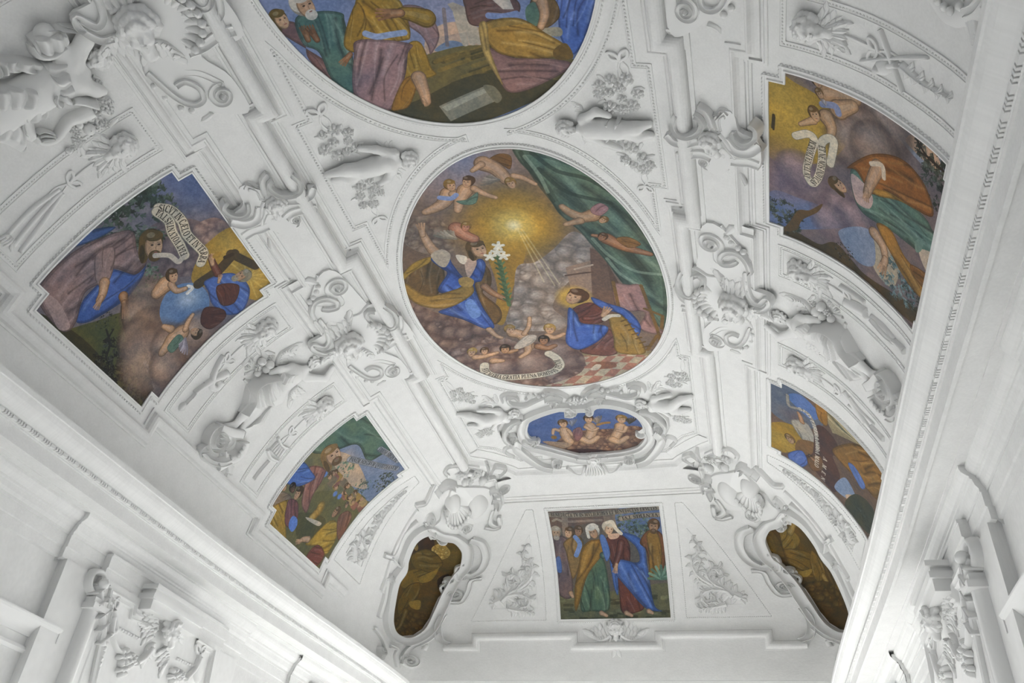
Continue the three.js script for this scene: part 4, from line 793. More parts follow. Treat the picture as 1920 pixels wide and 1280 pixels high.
// large draped angel with a horn of flowers, left flank by the nearest bay
{
  const A = V2([-3.384, -3.511, -3.184, -3.517, -3.479, -3.518, -3.578, -3.567, -3.515, -3.406, -3.719, -3.477, -3.986, -3.453, -4.288, -3.424, -3.481, -3.704, -3.43, -3.75, -3.28, -3.287, -3.537, -3.076, -3.222, -3.246, -4.512, -3.376]);
  const j = (i, w, r) => [A[i][0], A[i][1], w, r];
  stucco('draped_angel', 'large white stucco angel with curled hair and swirling drapery above the bow panel', 'relief figure', null, 'N', 1, A[5], (P) => {
    P('body', (b) => { const [V, F] = bodyMesh([[j(2, .12, .08), j(3, .12, .12)], [j(3, .13, .13), j(5, .12, .18)], [j(4, .12, .11), j(5, .12, .18)], [j(5, .12, .18), j(6, .1, .19)], [j(6, .1, .19), j(7, .08, .19)], [j(7, .08, .19), j(13, .08, .18)], [j(3, .15, .1), j(8, .16, .07)], [j(8, .16, .07), j(9, .14, .05)], [j(4, .14, .1), j(10, .1, .08)], [j(10, .1, .08), j(12, .08, .06)], [j(4, .12, .09), j(11, .12, .1)]], .022); b.mesh(V, F); });
    P('head', (b) => head(b, A[0], A[1], -1, 1, .05, .18));
    for (const [q, r, n, h] of [[[-3.737, -3.253, -3.781, -3.418, -3.874, -3.572], [-3.44, -3.368, -3.568, -3.491, -3.716, -3.645], 4, .3], [[-4.05, -3, -3.851, -3.124, -3.708, -3.271], [-4.187, -3.182, -3.984, -3.228, -3.768, -3.366], 5, .22], [[-4.223, -3.187, -4.035, -3.253, -3.811, -3.399], [-4.424, -3.401, -4.199, -3.489, -3.947, -3.585], 6, .3], [[-3.686, -3.028, -3.522, -3.038, -3.367, -3.12], [-3.725, -3.202, -3.607, -3.273, -3.461, -3.24], 4, .26], [[-3.56, -3.031, -3.385, -3.068], [-3.307, -3.193, -3.153, -3.232], 3, .2], [[-4.357, -3.465, -4.237, -3.508, -4.172, -3.508], [-4.582, -3.601, -4.454, -3.674, -4.378, -3.885], 5, .18], [[-4.199, -3.52, -4.097, -3.53], [-4.297, -3.702, -4.25, -3.836], 3, .16], [[-4.128, -3.477, -3.998, -3.506, -3.944, -3.59], [-4.182, -3.628, -4.139, -3.691, -3.994, -3.65], 4, .2], [[-3.843, -3.515, -3.733, -3.51], [-3.904, -3.646, -3.769, -3.673], 3, .32]]) P('cloak_fold', (b) => drapery(b, V2(q), V2(r), n, h, h * .4, { bow: .04 }));
    P('arm_scarf', (b) => b.sweep([-3.697, -3.077, -3.69, -3.194, -3.583, -3.244, -3.452, -3.23], (f) => .1 * (.4 + sin(PI * f)), .3, SEC.fold));
    P('sleeve', (b) => b.sweep([-3.724, -3.66, -3.64, -3.731, -3.56, -3.831], .1, .32, SEC.round));
    P('wing', (b) => wing(b, ...V2([-3.424, -3.627, -3.471, -3.838]), 1, 6));
    P('wing', (b) => wing(b, ...V2([-3.387, -3.316, -3.267, -3.308]), -1, 5));
    P('horn', (b) => { b.sweep([-4.198, -3.777, -4.182, -3.873, -4.054, -3.918, -3.862, -3.857, -3.755, -3.882, -3.62, -3.891], (f) => .06 + .1 * f, .13, SEC.round); for (const q of [[-4.171, -3.765, -4.114, -3.774, -4.05, -3.854], [-4.178, -3.792, -4.119, -3.82, -4.058, -3.882], [-4.194, -3.83, -4.136, -3.858, -4.08, -3.89]]) b.sweep(q, .035, .17, SEC.round); });
  }, .72);
  bouquet('flower_horn_bouquet', 'flowers and grapes spilling from the horn of the large draped angel', null, 'N', 1, V2([-3.738, -3.943])[0], V2([-3.743, -3.94, -3.636, -3.954, -3.49, -3.899, -3.758, -4.022, -3.667, -4.051, -3.909, -4.051, -3.87, -3.96, -3.488, -3.983, -3.605, -4.076, -4.041, -4.091, -3.982, -4.101, -3.806, -3.938]).map(([t, z], i) => [t, z, [.075, .07, .08, .06, .055, .055, .06, .055, .05, .035, .035, .04][i], 'ffgorfgrforo'[i]]), V2([-3.864, -4.109, -3.93, -4.131, -3.778, -4.102, -3.6, -4.123, -3.528, -3.852, -3.503, -4.034]).map(([t, z], i) => [t, z, .14, 3.5 + i]));
}
// ---------- putti in the spandrels ----------
function putto(name, label, chart, mp, Jr, o = {}) {
  // joints: chin crown neck shL shR chest belly hip kneeL footL kneeR footR elbowL handL elbowR handR
  const j = (i, w, r) => [Jr[i][0], Jr[i][1], w, r * (o.k ?? 1)];
  return stucco(name, label, 'putto', o.group, chart, mp, Jr[7], (P) => {
    P('body', (b) => { const w = .05; const [V, F] = bodyMesh([[j(2, w, .055), j(5, w + .02, .1)], [j(3, w, .065), j(4, w, .065)], [j(5, w + .02, .115), j(6, w + .03, .115)], [j(6, w + .03, .115), j(7, w + .02, .11)], [j(7, w + .02, .095), j(8, w + .04, .075)], [j(8, w + .04, .07), j(9, w, .04)], [j(7, w, .095), j(10, w + .02, .075)], [j(10, w + .02, .07), j(11, w - .01, .04)], [j(3, w, .055), j(12, w + .02, .048)], [j(12, w + .02, .048), j(13, w + .02, .035)], [j(4, w, .055), j(14, w + .02, .048)], [j(14, w + .02, .048), j(15, w + .02, .035)]], .016, .025); b.mesh(V, F); });
    P('head', (b) => head(b, Jr[0], Jr[1], o.mir ?? 1, 0, o.yaw ?? .15, .12));
    for (const [a, c, m] of o.wings ?? []) P('wing', (b) => wing(b, a, c, m, 6, .8));
    if (o.cloth) P('loincloth', (b) => { for (const q of o.cloth) b.sweep(q, .05, .16, SEC.round); });
  });
}
putto('putto', 'stucco putto standing with two bouquets in the spandrel facing the blue globe fresco', 'C', 1, V2([-1.062, -5.953, -.859, -5.881, -1.086, -5.912, -1.092, -5.791, -1.175, -5.984, -1.2, -5.861, -1.328, -5.85, -1.462, -5.856, -1.657, -5.767, -1.882, -5.757, -1.649, -5.901, -1.842, -5.869, -1.252, -5.651, -1.417, -5.568, -1.27, -6.085, -1.366, -6.12]), { group: 'spandrel putti', wings: [[...V2([-1.101, -5.748, -1.208, -5.569]), 1], [...V2([-1.106, -5.969, -1.128, -6.209]), -1]], yaw: .3 });
putto('putto', 'stucco putto with a loincloth and two bouquets in the spandrel facing the woman in green', 'C', 1, V2([1.073, -5.858, .849, -5.804, 1.106, -5.833, 1.162, -5.713, 1.185, -5.939, 1.226, -5.825, 1.387, -5.815, 1.54, -5.835, 1.729, -5.781, 1.871, -5.749, 1.734, -5.899, 1.867, -5.901, 1.32, -5.597, 1.461, -5.645, 1.353, -6.026, 1.516, -6.099]), { group: 'spandrel putti', wings: [[...V2([1.157, -5.629, 1.038, -5.525]), -1], [...V2([1.094, -5.973, 1.272, -6.09]), 1]], cloth: [V2([1.43, -5.712, 1.483, -5.812, 1.52, -5.931]), V2([1.552, -5.708, 1.491, -5.846, 1.392, -5.954]), V2([1.508, -5.828, 1.564, -5.912, 1.602, -5.927])] });
const bunchAt = (name, label, chart, mp, A, Bq, wid, n, r, kinds, bow, group) => { const [it, lv] = bunch(A, Bq, wid, n, r, kinds); return bouquet(name, label, group, chart, mp, A, it, lv, bow); };
const FR_ = 'ffffrr';
bunchAt('bouquet', 'larger bouquet held high by the bare putto in a spandrel, hung from a bow', 'C', 1, ...V2([-1.709, -5.249, -1.499, -5.649]), .34, 13, .07, FR_, [...V2([-1.645, -5.032, -1.629, -5.242]), .075], 'spandrel bouquets');
bunchAt('bouquet', 'smaller bouquet held low by the bare putto in a spandrel', 'C', 1, ...V2([-1.517, -6.079, -1.641, -6.434]), .3, 10, .064, FR_, [...V2([-1.604, -6.633, -1.613, -6.43]), .06], 'spandrel bouquets');
bunchAt('bouquet', 'larger bouquet held high by the putto with the loincloth', 'C', 1, ...V2([1.667, -5.178, 1.489, -5.594]), .44, 15, .076, FR_, [...V2([1.655, -4.999, 1.686, -5.177]), .075], 'spandrel bouquets');
bunchAt('bouquet', 'smaller bouquet held low by the putto with the loincloth', 'C', 1, ...V2([1.567, -6.087, 1.744, -6.436]), .28, 9, .072, FR_, [...V2([1.699, -6.691, 1.701, -6.498]), .06], 'spandrel bouquets');

// ---------- cartouche round the small oval above the end cove (mirrored halves) ----------
const both = (a) => { const p = V2(a); return [...p, ...p.slice().reverse().map(([x, z]) => [-x, z])]; };
const OVS = both([.092, -11.787, .083, -11.881, .14, -11.889, .21, -11.799, .323, -11.691, .495, -11.684, .675, -11.738, .831, -11.83, .944, -11.973, 1.005, -12.181, .999, -12.356, .92, -12.461, .859, -12.508, .868, -12.585, .947, -12.584, 1.01, -12.543, .967, -12.694, .827, -12.86, .558, -12.943, .215, -12.961, .001, -12.956]);
stucco('oval_cartouche', 'white stucco strapwork cartouche framing the small oval fresco of three putti', 'cartouche', null, 'C', 1, [0, -12.4], (P) => {
  const g = OVS.filter((_, i) => ![1, 2, 11, 12, 13, 14].includes(i < 19 ? i : 37 - i));
  P('inner_frame', (b) => b.sweep(offset(smooth(g, .06, true), .03), .07, .06, SEC.strap, { closed: true, raw: true }));
  P('outer_frame', (b) => b.sweep(offset(smooth(g, .06, true), .115), .13, .1, SEC.cove, { closed: true, raw: true }));
  for (const m of [-1, 1]) {
    const X = (a) => V2(a).map(([x, z]) => [m * x, z]);
    P('volute', (b) => volute(b, X([.384, -11.441])[0], .085, m > 0 ? 0 : PI, m, { w: .05, h: .12 }));
    P('volute', (b) => volute(b, X([1.271, -12.204])[0], .075, m > 0 ? 1 : PI - 1, m, { w: .045, h: .14 }));
    P('volute', (b) => volute(b, X([.644, -13.113])[0], .105, m > 0 ? 2 : PI - 2, -m, { w: .06, h: .16 }));
    P('side_scroll', (b) => { b.sweep(X([1.017, -11.704, 1.197, -11.738, 1.342, -11.913, 1.411, -12.145, 1.353, -12.347]), .075, .13, SEC.strap); b.sweep(X([.965, -11.677, 1.147, -11.542, 1.317, -11.64, 1.44, -11.849, 1.445, -12.17]), .03, .1, SEC.round); });
    P('lower_scroll', (b) => { b.sweep(X([1.237, -12.38, 1.291, -12.592, 1.177, -12.896, .966, -13.167, .755, -13.257]), (f) => .17 * (1 - .3 * f), .11, SEC.cove); b.sweep(X([1.122, -12.867, 1.291, -12.592, 1.451, -12.503, 1.514, -12.633, 1.416, -12.858]), .07, .07, SEC.leaf); });
    P('upper_scroll', (b) => { b.sweep(X([.498, -11.2, .704, -11.294, .88, -11.346, 1.059, -11.222, 1.08, -11.055, .957, -11.04, .921, -11.175]), .045, .09, SEC.strap); b.sweep(X([.907, -11.014, 1.043, -10.932, 1.161, -10.976, 1.177, -11.135]), .05, .08, SEC.leaf); });
    P('crest_leaf', (b) => { for (const q of [[.124, -11.314, .228, -11.155, .378, -11.032, .464, -11.067], [.186, -11.286, .319, -11.161, .417, -11.132, .48, -11.2], [.211, -11.356, .334, -11.296, .445, -11.3, .514, -11.334]]) b.sweep(X(q), (f) => .06 * (1 - .5 * f), .1, SEC.leaf); for (const q of X([.49, -11.133, .577, -11.166, .655, -11.13, .734, -11.094, .793, -11.188])) b.ball(...q, .05, .035, 7, 5); });
    P('lip_curl', (b) => { b.sweep(X([1.046, -12.425, 1.008, -12.543, .924, -12.585, .863, -12.527, .884, -12.45]), .05, .09, SEC.round); b.sweep(X([.224, -11.741, .211, -11.848, .145, -11.892, .097, -11.834]), .045, .09, SEC.round); });
    P('bead_drop', (b) => { for (const q of X([1.188, -11.81, 1.23, -11.854, 1.271, -11.897, 1.31, -11.958])) b.ball(...q, .1, .022, 6, 4); });
    P('festoon', (b) => { b.sweep(X([.496, -13.236, .397, -13.361, .248, -13.402, .156, -13.209]), .05, .1, SEC.round); b.sweep(X([.492, -13.263, .373, -13.386, .232, -13.375]), .1, .05, SEC.leaf); });
  }
  P('crest', (b) => { for (let i = 0; i < 22; i++) { const a = i * 2.4, k = Math.sqrt(i / 22) * .13; b.ball(cos(a) * k * 1.3, -11.42 + sin(a) * k * .8, .06, .028, 6, 4); } });
  P('mask', (b) => head(b, ...V2([0, -13.223, .039, -12.991]), 1, 1, 0, .1));
  P('mask_drapery', (b) => { for (let i = -3; i <= 3; i++) b.sweep([[i * .025, -13.15], [i * .045, -13.3], [i * .055, -13.42]], .05, .1, SEC.round, { lift: .02 }); for (const m of [-1, 1]) b.sweep([[m * .05, -13.02], [m * .2, -12.99], [m * .28, -13.05]], .08, .1, SEC.leaf); });
});
for (const m of [-1, 1]) {
  const X = (a) => V2(a).map(([x, z]) => [m * x, z]), who = m < 0 ? 'facing the bread fresco' : 'facing the awning fresco';
  putto('putto', 'reclining stucco putto beside the small oval cartouche, ' + who, 'C', 1, X([1.184, -11.534, .992, -11.467, 1.225, -11.491, 1.299, -11.305, 1.228, -11.627, 1.339, -11.429, 1.482, -11.423, 1.57, -11.428, 1.752, -11.131, 1.903, -11.033, 1.666, -11.528, 1.837, -11.457, 1.455, -11.166, 1.593, -11.091, 1.395, -11.584, 1.506, -11.722]), { group: 'cartouche putti', wings: [[...X([1.365, -11.19, 1.471, -10.841]), m], [...X([1.333, -11.166, 1.276, -10.889]), m]], yaw: .1, k: .9, mir: m });
  bunchAt('bouquet', 'bouquet hung from a ribbon above the reclining putto, ' + who, 'C', 1, ...X([1.823, -10.48, 1.585, -10.902]), .26, 10, .058, FR_, [...X([1.835, -10.139, 1.8, -10.459]), .05], 'cartouche bouquets');
  bunchAt('bouquet', 'small bouquet below the reclining putto, ' + who, 'C', 1, ...X([1.564, -11.878, 1.783, -11.825]), .2, 7, .055, FR_, null, 'cartouche bouquets');
}
// ---------- end cove ----------
for (const m of [-1, 1]) {
  const X = (a) => V2(a).map(([x, t]) => [-m * x, t]), who = m < 0 ? 'on the bread fresco side' : 'on the awning fresco side';
  stucco('acanthus_panel', 'triangular beaded acanthus panel on the end cove, ' + who, 'panel', 'acanthus panels', 'E', 1, [m * 1.8, 4.2], (P) => {
    P('beaded_frame', (b) => { const p = [[m * 1.33, 2.62], [m * 1.33, 4.88], [m * 2.85, 4.88], [m * 1.47, 2.62]]; b.beads([...p, p[0]], .013, .036); const q = [[m * 1.5, 3.2], [m * 1.5, 4.66], [m * 2.42, 4.66]]; b.mould(q, [[-.008, -.005], [-.008, .012], [.008, .012], [.008, -.005]], true); }, undefined, { kind: 'stuff' });
    P('acanthus_scroll', (b) => acanthus(b, X([-2.35, 4.534, -2.22, 4.468, -2.052, 4.387, -1.8, 4.375, -1.646, 4.464, -1.69, 4.597, -1.832, 4.595, -1.881, 4.509, -1.806, 4.46]), .26, 9, .08));
    P('acanthus_scroll', (b) => acanthus(b, X([-2.204, 4.503, -2.05, 4.352, -1.88, 4.253, -1.779, 4.115, -1.855, 3.989, -2.016, 3.984, -2.065, 4.108, -1.962, 4.163, -1.886, 4.113]), .24, 9, .08));
    P('acanthus_scroll', (b) => acanthus(b, X([-1.874, 4.291, -1.604, 4.087, -1.536, 3.799, -1.695, 3.646, -1.639, 3.497, -1.569, 3.383]), .22, 8, .07));
    P('acanthus_scroll', (b) => acanthus(b, X([-2.068, 4.64, -1.926, 4.677, -1.749, 4.696, -1.591, 4.716]), .2, 7, .06));
    P('acanthus_scroll', (b) => acanthus(b, X([-1.941, 4.338, -1.72, 4.257, -1.602, 4.138, -1.651, 3.923, -1.709, 3.812]), .2, 8, .06));
    P('leaf_tip', (b) => { for (const a of [0, .6, 1.2, 1.8]) leafAt(b, ...X([-2.314, 4.535])[0], .16, (m > 0 ? 0 : PI) + m * (a - .9), .4, .02, .2); });
  });
}
{
  const [o, u] = V2([0, 5.196, .017, 4.907]);
  stucco('winged_cherub', 'stucco cherub head with spread wings under the meeting fresco on the end cove', 'cherub', null, 'E', 1, [0, 5], (P) => {
    P('head', (b) => head(b, [0, o[1]], [0, u[1]], 1, 1, 0, .06));
    for (const m of [-1, 1]) { P('wing', (b) => wing(b, [m * .1, o[1] - .03], [m * .62, o[1] - .18], m, 8, .8)); P('wing', (b) => wing(b, [m * .07, o[1] + .02], [m * .42, o[1] + .12], -m, 6, .8)); P('lower_wing', (b) => wing(b, [m * .04, o[1] + .02], [m * .11, o[1] + .36], m, 7, .8)); }
  });
}
// ---------- corner cartouches with gold frescoes ----------
const GOLD = V2([-.699, 4.106, -.755, 3.965, -.719, 3.752, -.619, 3.57, -.517, 3.523, -.494, 3.582, -.418, 3.588, -.355, 3.513, -.387, 3.442, -.319, 3.456, -.23, 3.374, -.254, 3.457, -.196, 3.505, -.121, 3.472, -.11, 3.401, -.017, 3.334, .101, 3.392, .191, 3.545, .232, 3.723, .199, 3.816, .191, 3.942, .206, 4.046, .149, 4.018, .094, 4.047, .085, 4.155, .125, 4.249, .186, 4.274, .144, 4.331, .111, 4.456, .101, 4.643, .093, 4.845, .054, 5.055, -.026, 5.198, -.157, 5.286, -.295, 5.301, -.408, 5.214, -.477, 5.033, -.519, 4.832, -.555, 4.624, -.633, 4.51, -.582, 4.406, -.567, 4.258, -.654, 4.216]);
for (const s of [-1, 1]) {
  const chart = s < 0 ? 'Kl' : 'Kr', who = s < 0 ? 'on the bread fresco side' : 'on the awning fresco side', K = (a) => V2(a);
  stucco('corner_cartouche', 'tall stucco cartouche round a gold corner fresco, ' + who, 'cartouche', 'corner cartouches', chart, 1, GOLD[0], (P) => {
    P('frame', (b) => { b.sweep(K([-.749, 4.173, -.814, 3.814, -.646, 3.504, -.352, 3.386, -.058, 3.262, .184, 3.43, .275, 3.789, .238, 3.97, .2, 4.322, .181, 4.662, .132, 5.069, -.053, 5.318, -.331, 5.387, -.508, 5.247, -.62, 4.898, -.701, 4.587, -.668, 4.343]), .14, .12, SEC.cove, { closed: true, step: .05 }); });
    P('lip_curl', (b) => {  b.sweep(K([.252, 3.765, .177, 3.81, .195, 3.952, .247, 4.073, .322, 4.051]), .05, .1, SEC.round); }); P('lip_curl', (b) => {  b.sweep(K([-.64, 3.514, -.504, 3.549, -.41, 3.496, -.474, 3.425]), .035, .1, SEC.round); }); P('lip_curl', (b) => {  b.sweep(K([-.339, 3.482, -.265, 3.509, -.174, 3.449, -.169, 3.367]), .035, .1, SEC.round); }); P('lip_curl', (b) => {  volute(b, K([.141, 4.077])[0], .06, 0, 1, { w: .035, h: .12, lead: K([.146, 4.354, .091, 4.225]) }); }); P('lip_curl', (b) => {  b.sweep(K([-.984, 4.335, -.748, 4.346, -.68, 4.262, -.771, 4.22]), .04, .1, SEC.round); });
    for (const [v, r, a, d] of [[[-.749, 3.362], .12, 2, -1], [[-.008, 3.003], .12, 1, 1], [[.285, 4.365], .08, 3, 1], [[-.773, 4.623], .07, 0, -1], [[-.461, 5.75], .08, 1, 1], [[-.001, 5.684], .12, 3, 1]]) P('volute', (b) => volute(b, K(v)[0], r, a, d, { w: r * .5, h: .12 }));
    P('side_scroll', (b) => {  b.sweep(K([.173, 3.23, .343, 3.316, .471, 3.587, .476, 3.842, .385, 3.985, .297, 3.95]), .1, .1, SEC.cove); }); P('side_scroll', (b) => {  b.sweep(K([.24, 4.515, .369, 4.509, .409, 4.303, .407, 4.092, .51, 4.058]), .06, .08, SEC.strap); });
    P('side_scroll', (b) => {  b.sweep(K([-1.143, 4.416, -.962, 4.33, -.94, 4.17, -1.012, 3.884, -.957, 3.569]), .08, .08, SEC.strap); }); P('side_scroll', (b) => {  b.sweep(K([-.837, 4.893, -.848, 4.665, -.726, 4.952, -.692, 5.292]), .06, .07, SEC.strap); }); P('side_scroll', (b) => {  b.sweep(K([-.717, 5.5, -.528, 5.54, -.409, 5.655, -.43, 5.861]), .07, .07, SEC.strap); });
    P('foot_scroll', (b) => {  b.sweep(K([.208, 5.092, .122, 5.273, -.006, 5.406, -.076, 5.563, -.069, 5.755]), .07, .08, SEC.strap); }); P('foot_scroll', (b) => {  b.sweep(K([.226, 4.752, .206, 4.956, .261, 5.22, .355, 5.298]), .08, .09, SEC.cove); }); P('foot_scroll', (b) => {  b.sweep(K([-.322, 5.568, -.191, 5.554, -.193, 5.685, -.133, 5.849]), .06, .06, SEC.strap); }); P('foot_scroll', (b) => {  b.sweep(K([.073, 5.35, .131, 5.337, .125, 5.437]), .06, .07, SEC.round); });
    P('shield', (b) => { b.plate(smooth(K([-.656, 2.963, -.904, 2.703, -.68, 2.497, -.117, 2.171, .21, 2.49, .236, 2.806, .04, 2.917, -.029, 3.139, -.559, 3.469, -.554, 3.22, -.666, 3.098]), .06, true), .05, { split: 0 }); b.dome(...K([-.132, 2.539])[0], .25, .25, .27, 0, 24, 8); b.dome(...K([-.63, 2.83])[0], .17, .17, .24, 0, 18, 6); });
    P('shell', (b) => { b.lift = .1; shell(b, ...K([-.55, 2.809, -.316, 3.022]), 1, 2.8, 10, .6); });
    for (const q of [[-1.14, 2.891, -1.159, 2.714, -.93, 2.597], [-1.095, 2.997, -1.112, 2.776, -.866, 2.668], [.076, 2.258, .184, 2.2, .317, 2.397], [.115, 2.373, .238, 2.359, .316, 2.558], [-.049, 2.213, .016, 2.129, .194, 2.158]]) P('leaf', (b) => b.sweep(K(q), (f) => .13 * (1 - .5 * f), .14, SEC.leaf));
    P('scroll', (b) => {  b.sweep(K([.231, 2.562, .305, 2.837, .461, 2.918, .379, 2.718]), .06, .1, SEC.strap); }); P('scroll', (b) => {  b.sweep(K([.474, 2.958, .411, 2.995, .272, 2.956]), .06, .08, SEC.strap); }); P('scroll', (b) => {  b.sweep(K([-1.385, 2.628, -1.553, 2.647, -1.623, 2.509, -1.243, 2.242, -.942, 2.093]), .07, .12, SEC.strap); }); P('scroll', (b) => {  b.sweep(K([-.199, 1.85, -.194, 1.669, -.524, 1.804, -.465, 1.955]), .06, .12, SEC.strap); });
    P('volute', (b) => volute(b, K([.16, 2.059])[0], .11, 2, -1, { w: .055, h: .14, lead: K([-.378, 2.127, -.185, 1.953]) }));
    P('strap', (b) => {  b.sweep(K([-1.387, 2.928, -1.196, 3.163, -1.157, 3.269, -1.292, 3.417]), .06, .08, SEC.strap); }); P('strap', (b) => {  b.sweep(K([-1.143, 3.432, -1.086, 3.758, -.988, 4.216, -.802, 4.91]), .05, .05, SEC.flat); });
    P('palmette', (b) => { for (let i = -2; i <= 2; i++) b.sweep([K([-.578, 1.98])[0], K([-.782, 1.915])[0].map((v, k) => v + (k ? 0 : i * .05))], .05, .16, SEC.leaf); });
  });
  const seedFl = K([-1.153, 2.438, -1.192, 2.285, -.854, 2.233, -.574, 2.141, -.733, 2.341, -.823, 2.138, -.446, 2.059, -.935, 2.434]);
  bouquet('corner_flowers', 'flowers crowning the corner cartouche ' + who, 'corner flowers', chart, 1, seedFl[0], seedFl.map(([a, t], i) => [a, t, [.09, .08, .08, .085, .07, .075, .07, .07][i], 'frforgfo'[i]]), seedFl.slice(0, 5).map(([a, t], i) => [a, t, .2, i * 1.3]), null, .09);
  // acanthus panel on the flank by the corner
  stucco('acanthus_panel', 'pointed beaded acanthus panel between the corner cartouche and the ' + SIDE2[s], 'panel', 'acanthus panels', 'N', s, [4.4, -12.4], (P) => {
    P('beaded_frame', (b) => { const p = [[3.13, -12.1], [5.08, -12.03], [5.08, -13.15], [3.13, -12.34]]; b.beads([...p, p[0]], .013, .036); const q = [[3.35, -12.25], [4.85, -12.25], [4.85, -12.9]]; b.mould(q, [[-.008, -.005], [-.008, .012], [.008, .012], [.008, -.005]], true); }, undefined, { kind: 'stuff' });
    P('acanthus_scroll', (b) => acanthus(b, [[4.85, -12.55], [4.7, -12.35], [4.45, -12.35], [4.35, -12.5], [4.45, -12.6], [4.55, -12.52]], .2, 9, .08));
    P('acanthus_scroll', (b) => acanthus(b, [[4.6, -12.72], [4.75, -12.7], [4.78, -12.55], [4.7, -12.5]], .17, 6, .08));
    P('acanthus_scroll', (b) => acanthus(b, [[4.4, -12.55], [4.15, -12.5], [4.0, -12.38], [4.1, -12.3], [4.15, -12.38]], .15, 7, .07));
    P('acanthus_scroll', (b) => acanthus(b, [[4.1, -12.4], [3.85, -12.4], [3.6, -12.32], [3.42, -12.3]], .13, 8, .06));
  });
}
